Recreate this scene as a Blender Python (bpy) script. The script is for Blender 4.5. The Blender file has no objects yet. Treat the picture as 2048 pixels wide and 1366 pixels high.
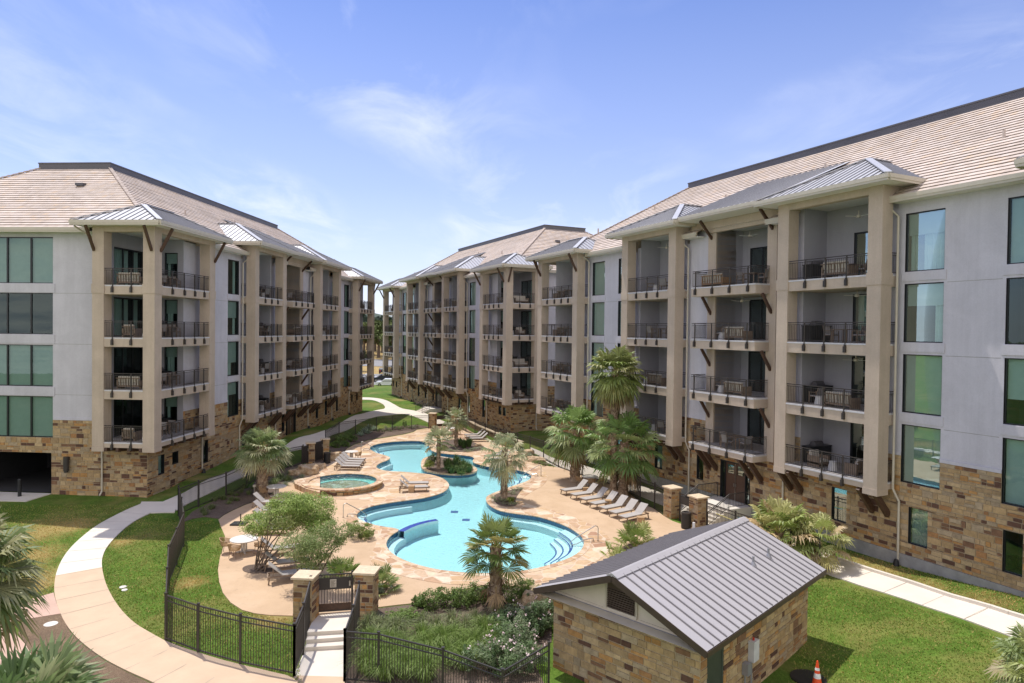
import bpy, bmesh, math, random
from mathutils import Vector, Matrix
from mathutils.geometry import delaunay_2d_cdt
random.seed(7)
SC = bpy.context.scene
COL = SC.collection
R = math.radians
CAM_H = 12.0
FPX, CX, CY = 1350.0, 1024.0, 683.0
PITCH = math.atan((CY - 661.0) / FPX)
ROLL = math.atan(0.0115)
CR, SR, CP, SP = math.cos(ROLL), math.sin(ROLL), math.cos(PITCH), math.sin(PITCH)

# ------------------------------------------------------------------ camera
cam_d = bpy.data.cameras.new('camera')
cam = bpy.data.objects.new('camera', cam_d)
COL.objects.link(cam)
F = Vector((0, CP, -SP)); U = Vector((0, SP, CP)); X = Vector((1, 0, 0))
right = X * CR + U * SR
up = U * CR - X * SR
cam.matrix_world = Matrix(((right.x, up.x, -F.x, 0), (right.y, up.y, -F.y, 0), (right.z, up.z, -F.z, CAM_H), (0, 0, 0, 1)))
cam_d.sensor_width = 36.0
cam_d.lens = 36.0 * FPX / 2048.0
cam_d.clip_start = 0.1
cam_d.clip_end = 6000.0
SC.camera = cam

def ray(px, py):
    dx, dy = (px - CX) / FPX, (py - CY) / FPX
    x = CR * dx + SR * dy
    y = -SR * dx + CR * dy
    return Vector((x, CP - y * SP * 1.0, -SP - y * CP))

# ------------------------------------------------------------------ site frames
def frame(px, py, depth, ang):
    r = ray(px, py)
    P = Vector((r.x / r.y * depth, depth))
    return P, Vector((math.sin(ang), math.cos(ang)))
ANG_R = math.atan2(368 - 1024, 1350.0)
ANG_L = math.atan2(1119 - 1024, 1350.0)
PR, DR = frame(1761, 684, 33.7, ANG_R)
PL, DL = frame(309, 684, 44.3, ANG_L)
NR = Vector((-DR.y, DR.x))
NL = Vector((DL.y, -DL.x))

# ------------------------------------------------------------------ terrain height
def _w(P, d, n, s, w): return P + d * s + n * w
CTRL = []
for s, z in ((1.2, .47), (8, .66), (13.7, .89), (27, 1.05), (40, .8), (52, .4)):
    CTRL.append((_w(PL, DL, NL, s, -1.3), z)); CTRL.append((_w(PL, DL, NL, s, 1.2), z - .18))
for w in (-4, -8, -12, -18):
    CTRL.append((_w(PL, DL, NL, 1.3, w), .44)); CTRL.append((_w(PL, DL, NL, -1.0, w), .3))
for s, z in ((-12, 1.0), (-6, .95), (-3, .6), (0, .4), (4, .38), (12, .3), (20, .35), (28, .5), (34, .7)):
    CTRL.append((_w(PR, DR, NR, s, -1.3), z)); CTRL.append((_w(PR, DR, NR, s, 1.0), z - .15))
for s, z in ((45, .95), (52, .8), (60, .55), (68, .5), (78, .6), (90, .7)):
    CTRL.append((_w(PR, DR, NR, s, -1.3), z)); CTRL.append((_w(PR, DR, NR, s, 1.0), z - .15))
for px, py, z in ((437, 1040, 0), (442, 1058, 0), (441, 1114, 0), (438, 1160, 0), (460, 1205, 0), (508, 1227, 0), (560, 1232, 0), (591, 1232, 0), (747, 1216, 0), (820, 1208, 0), (878, 1192, 0), (973, 1169, 0),
                  (490, 1012, 0), (600, 955, 0), (640, 938, 0), (690, 898, 0), (736, 881, 0), (806, 870, 0), (859, 856, 0), (900, 850, 0), (950, 868, 0), (986, 882, 0), (1060, 906, 0), (1111, 934, 0), (1220, 967, 0), (1280, 1005, 0),
                  (1330, 1033, 0), (1420, 1068, 0), (900, 1000, 0), (1000, 1100, 0), (700, 1100, 0), (650, 1000, 0), (1150, 1000, 0), (1200, 1100, 0), (560, 1150, 0), (850, 950, 0),
                  (340, 1285, -.42), (470, 1325, -.45), (590, 1352, -.45), (640, 1330, -.45), (270, 1248, -.4), (200, 1310, -.45), (110, 1180, -.3), (60, 1300, -.45), (215, 1150, -.25), (260, 1045, 0), (150, 1085, -.1), (300, 1012, .15), (20, 1090, 0),
                  (700, 1345, -.45), (900, 1366, -.45), (800, 1290, -.2), (950, 1260, -.15), (1080, 1300, -.4), (1250, 1330, -.45), (1500, 1340, -.45), (1594, 1312, -.4), (1750, 1330, -.35), (1900, 1350, -.3), (1650, 1150, .05), (1850, 1220, .15), (2040, 1280, .2), (1700, 1180, .0)):
    r = ray(px, py); t = (z - CAM_H) / r.z
    CTRL.append((Vector((r.x * t, r.y * t)), z))
CTRL += [(Vector((0, 150)), 0), (Vector((-30, 150)), 0), (Vector((-60, 60)), .3), (Vector((40, 60)), .5), (Vector((-40, 20)), -.4), (Vector((0, 14)), -.45), (Vector((30, 14)), 0)]
CTRL = [(c.x, c.y, z) for c, z in CTRL]

DECK_PX = ((437, 1040), (443, 1057), (450, 1073), (448, 1091), (440, 1115), (436, 1140), (438, 1163), (446, 1187), (461, 1206), (484, 1221), (510, 1228), (540, 1231.5), (575, 1232.5), (600, 1233), (626, 1234), (708, 1226), (745, 1217), (790, 1211.5), (848, 1205.5), (880, 1193), (925, 1180), (973, 1170), (1040, 1174), (1090, 1182), (1180, 1190), (1350, 1160), (1500, 1120), (1475, 1088), (1420, 1068), (1395, 1060), (1345, 1043), (1329, 1033.5), (1309, 1019), (1280, 1006), (1260, 988), (1219, 968.5), (1141, 942.5), (1113, 935), (1085, 931), (1060, 923.5), (1050, 910), (1020, 895.5), (986, 882), (950, 868), (924, 853), (905, 850.5), (880, 852.5), (859, 856), (834, 860), (827, 865), (806, 870), (771, 876), (736, 881.5), (709, 890), (694, 898), (686, 909), (672, 918), (656, 924), (644, 931), (637, 939), (607, 951), (575, 966), (552, 984), (520, 1001), (490, 1011), (466, 1022), (447, 1032))
DECK0 = []
for px_, py_ in DECK_PX:
    r = ray(px_, py_); t = -CAM_H / r.z
    DECK0.append(Vector((r.x * t, r.y * t)))
def deck_dist(x, y):
    ins = False; m = 1e9; p = Vector((x, y))
    for a, b in zip(DECK0, DECK0[1:] + DECK0[:1]):
        if (a.y > y) != (b.y > y) and x < (b.x - a.x) * (y - a.y) / (b.y - a.y) + a.x: ins = not ins
        d = b - a; l2 = d.length_squared
        t = max(0, min(1, (p - a).dot(d) / l2)) if l2 > 1e-9 else 0
        m = min(m, (p - a - d * t).length)
    return 0.0 if ins else m
_gc = {}
def gh_raw(x, y):
    a = b = 0.0
    for cx_, cy_, z in CTRL:
        d2 = (x - cx_) ** 2 + (y - cy_) ** 2 + 5.0
        w = 1.0 / (d2 * d2)
        a += w * z; b += w
    z = a / b
    if -40 < x < 40 and 18 < y < 100:
        k = min(1.0, deck_dist(x, y) / 4.0); z *= k * k * (3 - 2 * k)
    return z
def gh(x, y):      # bilinear on a 0.75 m lattice
    g = .75
    i, j = math.floor(x / g), math.floor(y / g)
    def c(i, j):
        k = (i, j)
        if k not in _gc: _gc[k] = gh_raw(i * g, j * g)
        return _gc[k]
    u, v = x / g - i, y / g - j
    return (c(i, j) * (1 - u) + c(i + 1, j) * u) * (1 - v) + (c(i, j + 1) * (1 - u) + c(i + 1, j + 1) * u) * v

def at(px, py, z=None):          # picture position of something standing on the ground -> world point
    r = ray(px, py)
    if z is not None:
        t = (z - CAM_H) / r.z
        return Vector((r.x * t, r.y * t, z))
    zz = 0.0
    for _ in range(8):
        t = (zz - CAM_H) / r.z
        zz = gh(r.x * t, r.y * t)
    return Vector((r.x * t, r.y * t, zz))

# ------------------------------------------------------------------ mesh builder
ORIGIN = {}
def link(o, parent=None):
    COL.objects.link(o)
    if parent is not None: o.parent = parent
    return o
def tag(o, label=None, cat=None, group=None, kind=None):
    if label: o['label'] = label
    if cat: o['category'] = cat
    if group: o['group'] = group
    if kind: o['kind'] = kind
    return o
def thing(name, loc, label, cat, group=None, rz=0.0):
    o = bpy.data.objects.new(name, None)
    o.empty_display_size = .2
    COL.objects.link(o)
    o.location = loc; o.rotation_euler = (0, 0, rz)
    ORIGIN[o.name] = Vector(loc)
    return tag(o, label, cat, group)

class MB:
    def __init__(s):
        s.v = []; s.f = []; s.uv = []; s.mi = []; s.c = []; s.M = None
        s.mat = 0; s.col = (1, 1, 1)
    def pt(s, p):
        p = Vector(p)
        if s.M is not None: p = s.M @ p
        s.v.append(p); return len(s.v) - 1
    def face(s, pts, uv=None):
        s.f.append([s.pt(p) for p in pts]); s.uv.append(uv); s.mi.append(s.mat); s.c.append(s.col)
    def facei(s, idx, uv=None):
        s.f.append(list(idx)); s.uv.append(uv); s.mi.append(s.mat); s.c.append(s.col)
    def hexa(s, a):             # 8 points, bottom ring 0-3, top ring 4-7
        i = [s.pt(p) for p in a]
        for q in ((0, 1, 2, 3), (4, 7, 6, 5), (0, 4, 5, 1), (1, 5, 6, 2), (2, 6, 7, 3), (3, 7, 4, 0)):
            s.facei([i[k] for k in q])
    def box(s, x0, x1, y0, y1, z0, z1, T=None):
        a = [(x0, y0, z0), (x1, y0, z0), (x1, y1, z0), (x0, y1, z0), (x0, y0, z1), (x1, y0, z1), (x1, y1, z1), (x0, y1, z1)]
        if T: a = [T(*p) for p in a]
        s.hexa(a)
    def bar(s, p, q, w, h=None, upv=(0, 0, 1)):
        p, q = Vector(p), Vector(q); h = h or w
        d = (q - p).normalized(); u = Vector(upv)
        if abs(d.dot(u)) > .98: u = Vector((1, 0, 0)) if abs(d.x) < .9 else Vector((0, 1, 0))
        a = d.cross(u).normalized(); b = a.cross(d).normalized()
        a *= w / 2; b *= h / 2
        s.hexa([p - a - b, p + a - b, p + a + b, p - a + b, q - a - b, q + a - b, q + a + b, q - a + b])
    def tube(s, pts, r, n=8, caps=True):
        pts = [Vector(p) for p in pts]
        rs = r if isinstance(r, (list, tuple)) else [r] * len(pts)
        rings = []
        ref = None
        for k, p in enumerate(pts):
            d = (pts[min(k + 1, len(pts) - 1)] - pts[max(k - 1, 0)]).normalized()
            if ref is None or abs(d.dot(ref)) > .97:
                ref = Vector((0, 0, 1)) if abs(d.z) < .9 else Vector((1, 0, 0))
            a = d.cross(ref).normalized(); b = a.cross(d).normalized()
            ref = b
            rings.append([s.pt(p + (a * math.cos(2 * math.pi * i / n) + b * math.sin(2 * math.pi * i / n)) * rs[k]) for i in range(n)])
        for k in range(len(rings) - 1):
            for i in range(n):
                s.facei([rings[k][i], rings[k][(i + 1) % n], rings[k + 1][(i + 1) % n], rings[k + 1][i]])
        if caps:
            s.facei(rings[0][::-1]); s.facei(rings[-1])
    def lathe(s, prof, n=24, c=(0, 0, 0), close=True):
        rings = []
        for r_, z in prof:
            rings.append([s.pt((c[0] + r_ * math.cos(2 * math.pi * i / n), c[1] + r_ * math.sin(2 * math.pi * i / n), c[2] + z)) for i in range(n)])
        for k in range(len(rings) - 1):
            for i in range(n):
                s.facei([rings[k][i], rings[k][(i + 1) % n], rings[k + 1][(i + 1) % n], rings[k + 1][i]])
        if close:
            s.facei(rings[0][::-1]); s.facei(rings[-1])
    def build(s, name, mats, parent=None, loc=None, smooth=False, recalc=False, tags=None, bevel=0):
        o0 = Vector((0, 0, 0))
        if parent is not None and s.M is None and parent.name in ORIGIN: o0 = ORIGIN[parent.name]
        if loc is not None: o0 = Vector(loc)
        me = bpy.data.meshes.new(name)
        me.from_pydata([tuple(p - o0) for p in s.v], [], s.f)
        if not isinstance(mats, (list, tuple)): mats = [mats]
        for m in mats: me.materials.append(m)
        if len(mats) > 1: me.polygons.foreach_set('material_index', s.mi)
        if any(u is not None for u in s.uv):
            l = me.uv_layers.new(name='uv')
            flat = []
            for f, u in zip(s.f, s.uv):
                for k in range(len(f)): flat += (list(u[k]) if u else [0, 0])
            l.data.foreach_set('uv', flat)
        if any(c != (1, 1, 1) for c in s.c):
            a = me.color_attributes.new('tint', 'FLOAT_COLOR', 'CORNER')
            flat = []
            for f, c in zip(s.f, s.c): flat += [c[0], c[1], c[2], 1.0] * len(f)
            a.data.foreach_set('color', flat)
        if recalc or bevel:
            bm = bmesh.new(); bm.from_mesh(me)
            bmesh.ops.recalc_face_normals(bm, faces=bm.faces)
            if bevel:
                bmesh.ops.bevel(bm, geom=bm.edges[:], offset=bevel, segments=2, affect='EDGES', profile=.7)
            bm.to_mesh(me); bm.free()
        if smooth: me.polygons.foreach_set('use_smooth', [True] * len(me.polygons))
        me.update()
        o = bpy.data.objects.new(name, me)
        link(o, parent)
        if loc is not None:
            o.location = Vector(loc) - (ORIGIN.get(parent.name, Vector((0, 0, 0))) if parent is not None else Vector((0, 0, 0)))
        if parent is None: ORIGIN[o.name] = Vector(loc) if loc is not None else Vector((0, 0, 0))
        else: ORIGIN[o.name] = o0
        if tags: tag(o, *tags)
        return o

def dup(root, loc, rz, label=None, group=None, scale=None):
    r = root.copy(); COL.objects.link(r); r.location = loc; r.rotation_euler = (0, 0, rz)
    if scale: r.scale = scale
    if label: r['label'] = label
    if group: r['group'] = group
    for ch in root.children:
        c = ch.copy(); COL.objects.link(c); c.parent = r
        for g in ch.children:
            e = g.copy(); COL.objects.link(e); e.parent = c
    return r

# ------------------------------------------------------------------ materials
def new_mat(name):
    m = bpy.data.materials.new(name); m.use_nodes = True
    nt = m.node_tree
    return m, nt, nt.nodes['Principled BSDF']
def N(nt, t, **kw):
    n = nt.nodes.new(t)
    for k, v in kw.items(): setattr(n, k, v)
    return n
def L(nt, a, b): nt.links.new(a, b)
def mixc(nt, fac, a, b, blend='MIX'):
    n = N(nt, 'ShaderNodeMix', data_type='RGBA', blend_type=blend)
    if isinstance(fac, (int, float)): n.inputs[0].default_value = fac
    else: L(nt, fac, n.inputs[0])
    for k, v in ((6, a), (7, b)):
        if isinstance(v, (tuple, list)): n.inputs[k].default_value = (*v[:3], 1)
        else: L(nt, v, n.inputs[k])
    return n.outputs[2]
def noise(nt, scale, detail=4, rough=.55, vec=None, dist=0):
    n = N(nt, 'ShaderNodeTexNoise'); n.inputs['Scale'].default_value = scale
    n.inputs['Detail'].default_value = detail; n.inputs['Roughness'].default_value = rough; n.inputs['Distortion'].default_value = dist
    if vec is not None: L(nt, vec, n.inputs['Vector'])
    return n.outputs['Fac']
def ramp(nt, fac, stops, interp='LINEAR'):
    n = N(nt, 'ShaderNodeValToRGB'); n.color_ramp.interpolation = interp
    e = n.color_ramp.elements
    while len(e) < len(stops): e.new(.5)
    for k, (p, c) in enumerate(stops):
        e[k].position = p
        e[k].color = (*c, 1) if isinstance(c, (tuple, list)) else (c, c, c, 1)
    L(nt, fac, n.inputs[0])
    return n.outputs[0]
def coords(nt, kind='Object', scale=None):
    c = N(nt, 'ShaderNodeTexCoord').outputs[kind]
    if scale:
        m = N(nt, 'ShaderNodeMapping'); m.inputs['Scale'].default_value = scale
        L(nt, c, m.inputs['Vector']); c = m.outputs[0]
    return c
def geo_pos(nt): return N(nt, 'ShaderNodeNewGeometry').outputs['Position']
def bump(nt, bs, h, strength=.3, dist=.02):
    b = N(nt, 'ShaderNodeBump'); b.inputs['Strength'].default_value = strength; b.inputs['Distance'].default_value = dist
    L(nt, h, b.inputs['Height']); L(nt, b.outputs[0], bs.inputs['Normal'])
def simple(name, col, rough=.7, metal=0, var=.12, scale=3, bmp=0, bscale=60, spec=None):
    m, nt, b = new_mat(name)
    p = geo_pos(nt)
    a = noise(nt, scale, 5, .6, p)
    k = ramp(nt, a, [(.3, 1 - var), (.7, 1 + var)])
    L(nt, mixc(nt, 1, col, k, 'MULTIPLY'), b.inputs['Base Color'])
    b.inputs['Roughness'].default_value = rough; b.inputs['Metallic'].default_value = metal
    if spec is not None: b.inputs['Specular IOR Level'].default_value = spec
    if bmp: bump(nt, b, noise(nt, bscale, 3, .6, p), bmp)
    return m
def tinted(name, col, rough=.8, var=.2, scale=6, bmp=0, bscale=40, trans=0, spec=.3):
    """base colour times the face's own tint attribute (leaf / stone to stone variety)"""
    m, nt, b = new_mat(name)
    p = geo_pos(nt)
    at_ = N(nt, 'ShaderNodeAttribute'); at_.attribute_name = 'tint'
    c = mixc(nt, 1, at_.outputs['Color'], col, 'MULTIPLY')
    k = ramp(nt, noise(nt, scale, 5, .65, p), [(.25, 1 - var), (.75, 1 + var)])
    c = mixc(nt, 1, c, k, 'MULTIPLY')
    L(nt, c, b.inputs['Base Color'])
    b.inputs['Roughness'].default_value = rough
    b.inputs['Specular IOR Level'].default_value = spec
    if bmp: bump(nt, b, noise(nt, bscale, 4, .6, p), bmp, .03)
    if trans:
        t = N(nt, 'ShaderNodeBsdfTranslucent'); L(nt, c, t.inputs['Color'])
        mx = N(nt, 'ShaderNodeMixShader'); mx.inputs[0].default_value = trans
        L(nt, b.outputs[0], mx.inputs[1]); L(nt, t.outputs[0], mx.inputs[2])
        L(nt, mx.outputs[0], nt.nodes['Material Output'].inputs['Surface'])
    return m
M = {}
def stucco(name, col, var=.05):
    m, nt, b = new_mat(name)
    p = geo_pos(nt)
    big = ramp(nt, noise(nt, .5, 6, .65, p, .6), [(.3, 1 - var * 1.2), (.7, 1 + var)])
    fine = ramp(nt, noise(nt, 14, 3, .6, p), [(.3, 1 - var * .5), (.7, 1 + var * .5)])
    st = N(nt, 'ShaderNodeMapping'); st.inputs['Scale'].default_value = (2.2, 2.2, .12); L(nt, p, st.inputs['Vector'])
    strk = ramp(nt, noise(nt, 1.0, 5, .7, st.outputs[0]), [(.35, 1 - var * .9), (.6, 1.0)])
    c = mixc(nt, 1, mixc(nt, 1, mixc(nt, 1, col, big, 'MULTIPLY'), fine, 'MULTIPLY'), strk, 'MULTIPLY')
    L(nt, c, b.inputs['Base Color']); b.inputs['Roughness'].default_value = .9
    b.inputs['Specular IOR Level'].default_value = .2
    bump(nt, b, noise(nt, 30, 4, .7, p), .35, .02)
    return m
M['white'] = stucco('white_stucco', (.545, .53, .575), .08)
M['tan'] = stucco('tan_stucco', (.50, .412, .33), .09)
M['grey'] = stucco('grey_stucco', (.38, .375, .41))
M['stone'] = tinted('limestone', (1, 1, 1), .85, .28, 5, .5, 14)
M['mortar'] = simple('mortar', (.38, .30, .20), .95, var=.15, scale=4, bmp=.3)
M['gutter'] = simple('painted_gutter', (.52, .47, .38), .45, var=.05)
M['soffit'] = simple('painted_soffit', (.7, .68, .64), .7, var=.04)
M['wood'] = simple('stained_timber', (.075, .038, .022), .6, var=.3, scale=8)
M['iron'] = simple('bronze_iron', (.045, .038, .034), .45, var=.1, spec=.4)
M['slab'] = simple('slab_edge', (.55, .54, .55), .6, var=.1)
M['floor'] = simple('balcony_floor', (.38, .35, .33), .8, var=.15)
M['frame'] = simple('black_window_frame', (.012, .013, .016), .35, var=.05)
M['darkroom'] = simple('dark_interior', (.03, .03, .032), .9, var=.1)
M['blinds'] = simple('roller_blind', (.44, .50, .48), .8, var=.05)
M['curtain'] = simple('sheer_curtain', (.55, .63, .60), .85, var=.08, scale=5)
M['concrete'] = simple('concrete', (.62, .575, .51), .85, var=.06, scale=.9, bmp=.12)
M['stem'] = simple('stem_wall_concrete', (.30, .29, .275), .9, var=.2, scale=2)
M['cap'] = simple('cut_limestone_cap', (.60, .48, .33), .85, var=.15, scale=6, bmp=.2)
M['black'] = simple('black_plastic', (.015, .015, .016), .5, var=.1)
M['steel'] = simple('brushed_steel', (.50, .48, .45), .28, metal=.9, var=.05)
M['parapet'] = simple('dark_metal_parapet', (.105, .10, .11), .5, metal=.2, var=.1, scale=.5)
M['doorwood'] = simple('door_brown', (.085, .045, .028), .45, var=.15)

def glass_mat():
    m, nt, b = new_mat('tinted_glass')
    nt.nodes.remove(b)
    tr = N(nt, 'ShaderNodeBsdfTransparent'); tr.inputs[0].default_value = (.70, .83, .80, 1)
    gl = N(nt, 'ShaderNodeBsdfGlossy'); gl.inputs['Color'].default_value = (.60, .74, .74, 1); gl.inputs['Roughness'].default_value = .01
    p = geo_pos(nt)
    bp = N(nt, 'ShaderNodeBump'); bp.inputs['Strength'].default_value = .02; bp.inputs['Distance'].default_value = .05
    L(nt, noise(nt, 1.3, 2, .5, p), bp.inputs['Height']); L(nt, bp.outputs[0], gl.inputs['Normal'])
    fr = N(nt, 'ShaderNodeFresnel'); fr.inputs['IOR'].default_value = 1.85
    mx = N(nt, 'ShaderNodeMixShader')
    L(nt, ramp(nt, fr.outputs[0], [(0, .05), (1, .5)]), mx.inputs[0]); L(nt, tr.outputs[0], mx.inputs[1]); L(nt, gl.outputs[0], mx.inputs[2])
    L(nt, mx.outputs[0], nt.nodes['Material Output'].inputs['Surface'])
    return m
M['glass'] = glass_mat()

def tile_mat():
    m, nt, b = new_mat('clay_roof_tile')
    uv = coords(nt, 'UV')
    sep = N(nt, 'ShaderNodeSeparateXYZ'); L(nt, uv, sep.inputs[0])
    def fl(x, div):
        a = N(nt, 'ShaderNodeMath', operation='DIVIDE'); L(nt, x, a.inputs[0]); a.inputs[1].default_value = div
        f = N(nt, 'ShaderNodeMath', operation='FLOOR'); L(nt, a.outputs[0], f.inputs[0]); return f.outputs[0]
    cb = N(nt, 'ShaderNodeCombineXYZ'); L(nt, fl(sep.outputs[0], .34), cb.inputs[0]); L(nt, fl(sep.outputs[1], 1.0), cb.inputs[1])
    wn = N(nt, 'ShaderNodeTexWhiteNoise', noise_dimensions='2D'); L(nt, cb.outputs[0], wn.inputs['Vector'])
    c = ramp(nt, wn.outputs['Value'], [(0, (.46, .375, .315)), (.3, (.52, .43, .365)), (.6, (.57, .48, .42)), (.85, (.51, .43, .38)), (1, (.56, .43, .32))])
    big = ramp(nt, noise(nt, .35, 4, .6, geo_pos(nt)), [(.3, .88), (.7, 1.1)])
    L(nt, mixc(nt, 1, c, big, 'MULTIPLY'), b.inputs['Base Color'])
    b.inputs['Roughness'].default_value = .75
    return m
M['tile'] = tile_mat()
M['felt'] = simple('roof_underlay', (.05, .04, .035), .95, var=.1)
M['seam'] = simple('standing_seam_steel', (.50, .50, .52), .4, metal=.2, var=.05, scale=.8)
M['seam_dark'] = simple('seam_rib', (.30, .30, .32), .4, metal=.35, var=.05)

# ------------------------------------------------------------------ rubble-ashlar stone walls
STONE_COLS = [((.40, .275, .14), 30), ((.36, .25, .135), 26), ((.44, .32, .18), 20), ((.37, .285, .185), 14), ((.41, .225, .085), 12), ((.33, .175, .075), 8), ((.115, .06, .04), 11), ((.19, .105, .06), 9)]
_cols = [c for c, w in STONE_COLS for _ in range(w)]
def stone_wall(mb, T, u0, u1, z0, z1, holes=(), rnd=None, hmul=1.0, proud=.02):
    """mb.mat 0 = stone faces, 1 = mortar backing; T(u, depth, z); holes = (u0,u1,z0,z1)"""
    rnd = rnd or random
    cuts = {z0, z1}
    for h in holes:
        for z in (h[2], h[3]):
            if z0 < z < z1: cuts.add(z)
    cuts = sorted(cuts)
    rows = []
    for a, b in zip(cuts, cuts[1:]):
        z = a
        while z < b - 1e-4:
            h = rnd.choice((.13, .17, .21, .24, .28, .32)) * hmul
            if b - z - h < .12 * hmul: h = b - z
            rows.append((z, z + h)); z += h
    g = .012
    for ra, rb in rows:
        spans = [(u0, u1)]
        for h in holes:
            if h[2] < rb - 1e-4 and h[3] > ra + 1e-4:
                ns = []
                for a, b in spans:
                    if h[1] <= a or h[0] >= b: ns.append((a, b)); continue
                    if h[0] > a: ns.append((a, h[0]))
                    if h[1] < b: ns.append((h[1], b))
                spans = ns
        for a, b in spans:
            if b - a < .02: continue
            mb.mat = 1; mb.col = (1, 1, 1)
            mb.face([T(a, 0, ra), T(b, 0, ra), T(b, 0, rb), T(a, 0, rb)])
            mb.mat = 0
            u = a
            while u < b - 1e-4:
                w = rnd.uniform(.2, .72) * hmul
                if b - u - w < .15: w = b - u
                parts = [(ra, rb)]
                if rb - ra > .25 * hmul and rnd.random() < .35:
                    zm = ra + (rb - ra) * rnd.uniform(.4, .6); parts = [(ra, zm), (zm, rb)]
                for pa, pb in parts:
                    c = rnd.choice(_cols); k = rnd.uniform(.85, 1.15)
                    mb.col = (c[0] * k, c[1] * k, c[2] * k)
                    j = lambda: rnd.uniform(0, .012)
                    pr = proud + rnd.uniform(-.006, .012)
                    A = [(u + g + j(), pa + g + j()), (u + w - g - j(), pa + g + j()), (u + w - g - j(), pb - g - j()), (u + g + j(), pb - g - j())]
                    f = [T(p[0], pr, p[1]) for p in A]
                    bk = [T(p[0] , .001, p[1]) for p in A]
                    mb.face(f)
                    if hmul <= 1.01:
                        for k2 in range(4): mb.face([bk[k2], bk[(k2 + 1) % 4], f[(k2 + 1) % 4], f[k2]])
                u += w
    mb.col = (1, 1, 1)
def plain_wall(mb, T, u0, u1, z0, z1, holes=()):
    zc = sorted({z0, z1} | {z for h in holes for z in h[2:] if z0 < z < z1})
    for a, b in zip(zc, zc[1:]):
        spans = [(u0, u1)]
        for h in holes:
            if h[2] < b - 1e-4 and h[3] > a + 1e-4:
                ns = []
                for p, q in spans:
                    if h[1] <= p or h[0] >= q: ns.append((p, q)); continue
                    if h[0] > p: ns.append((p, h[0]))
                    if h[1] < q: ns.append((h[1], q))
                spans = ns
        for p, q in spans: mb.face([T(p, 0, a), T(q, 0, a), T(q, 0, b), T(p, 0, b)])
# ------------------------------------------------------------------ apartment buildings
def seam_slope(mb, A, B, C, D, spacing=.46, rib=.055):
    A, B, C, D = map(Vector, (A, B, C, D))
    ex = (B - A); Lw = ex.length; ex.normalize()
    nrm = ex.cross(D - A).normalized()
    if nrm.z < 0: nrm = -nrm
    ey = nrm.cross(ex).normalized()
    if ey.dot(D - A) < 0: ey = -ey
    H = (D - A).dot(ey); d0 = (D - A).dot(ex); c0 = (C - A).dot(ex)
    mb.mat = 0
    mb.face([A, B, C, D])
    mb.mat = 1
    n = max(1, int(Lw / spacing))
    for k in range(1, n):
        u = Lw * k / n
        v = H
        if u < d0: v = H * u / d0
        elif u > c0: v = H * (Lw - u) / max(1e-6, Lw - c0)
        if v < .15: continue
        p = A + ex * u + nrm * rib * .5; q = p + ey * v
        mb.bar(p, q, .035, rib, upv=nrm)
    mb.mat = 0
def tile_slope(mb, A, B, C, D, exp=.40, lift=.062, skip=()):
    """skip: (u0, u1, zmin) spans along the eave where courses below zmin are left out"""
    A, B, C, D = map(Vector, (A, B, C, D))
    ex = (B - A).normalized()
    nrm = ex.cross(D - A).normalized()
    if nrm.z < 0: nrm = -nrm
    n = max(3, round(((D - A) - ex * (D - A).dot(ex)).length / exp))
    for k in range(n):
        t0, t1 = k / n, (k + 1.02) / n
        t1 = min(t1, 1)
        a = A.lerp(D, t0); b = B.lerp(C, t0); c = B.lerp(C, t1); d = A.lerp(D, t1)
        li = lift * random.uniform(.9, 1.1)
        U0, U1 = (a - A).dot(ex), (b - A).dot(ex)
        cuts = [(U0, None)]
        spans = []; cur = U0
        for s0_, s1_, zm in sorted(skip):
            if a.z < zm:
                if s0_ > cur: spans.append((cur, s0_))
                cur = max(cur, s1_)
        if cur < U1: spans.append((cur, U1))
        for p_, q_ in spans:
            f0 = (p_ - U0) / (U1 - U0); f1 = (q_ - U0) / (U1 - U0)
            a_, b_, c_, d_ = a.lerp(b, f0), a.lerp(b, f1), d.lerp(c, f1), d.lerp(c, f0)
            u0 = (a_ - A).dot(ex); u1 = (b_ - A).dot(ex); u2 = (c_ - A).dot(ex); u3 = (d_ - A).dot(ex)
            mb.mat = 1
            mb.face([a_ - nrm * .02, b_ - nrm * .02, c_ - nrm * .02, d_ - nrm * .02])
            mb.mat = 0
            mb.face([a_ + nrm * li, b_ + nrm * li, c_ + nrm * .012, d_ + nrm * .012], [(u0, k + .5), (u1, k + .5), (u2, k + .5), (u3, k + .5)])
            # butt edge of the tiles (28 mm thick), open gap below it
            mb.face([a_ + nrm * (li - .028), b_ + nrm * (li - .028), b_ + nrm * li, a_ + nrm * li], [(u0, k + .5), (u1, k + .5), (u1, k + .5), (u0, k + .5)])

def wave_curtain(mb, T, u0, u1, z0, z1, dep, amp=.05, per=.22):
    n = max(4, int((u1 - u0) / per * 6))
    pts = []
    for i in range(n + 1):
        u = u0 + (u1 - u0) * i / n
        pts.append((u, dep + amp * math.sin(2 * math.pi * (u - u0) / per + .4 * math.sin(u * 3))))
    for (a, da), (b, db) in zip(pts, pts[1:]):
        mb.face([T(a, da, z0), T(b, db, z0), T(b, db, z1), T(a, da, z1)])

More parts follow.
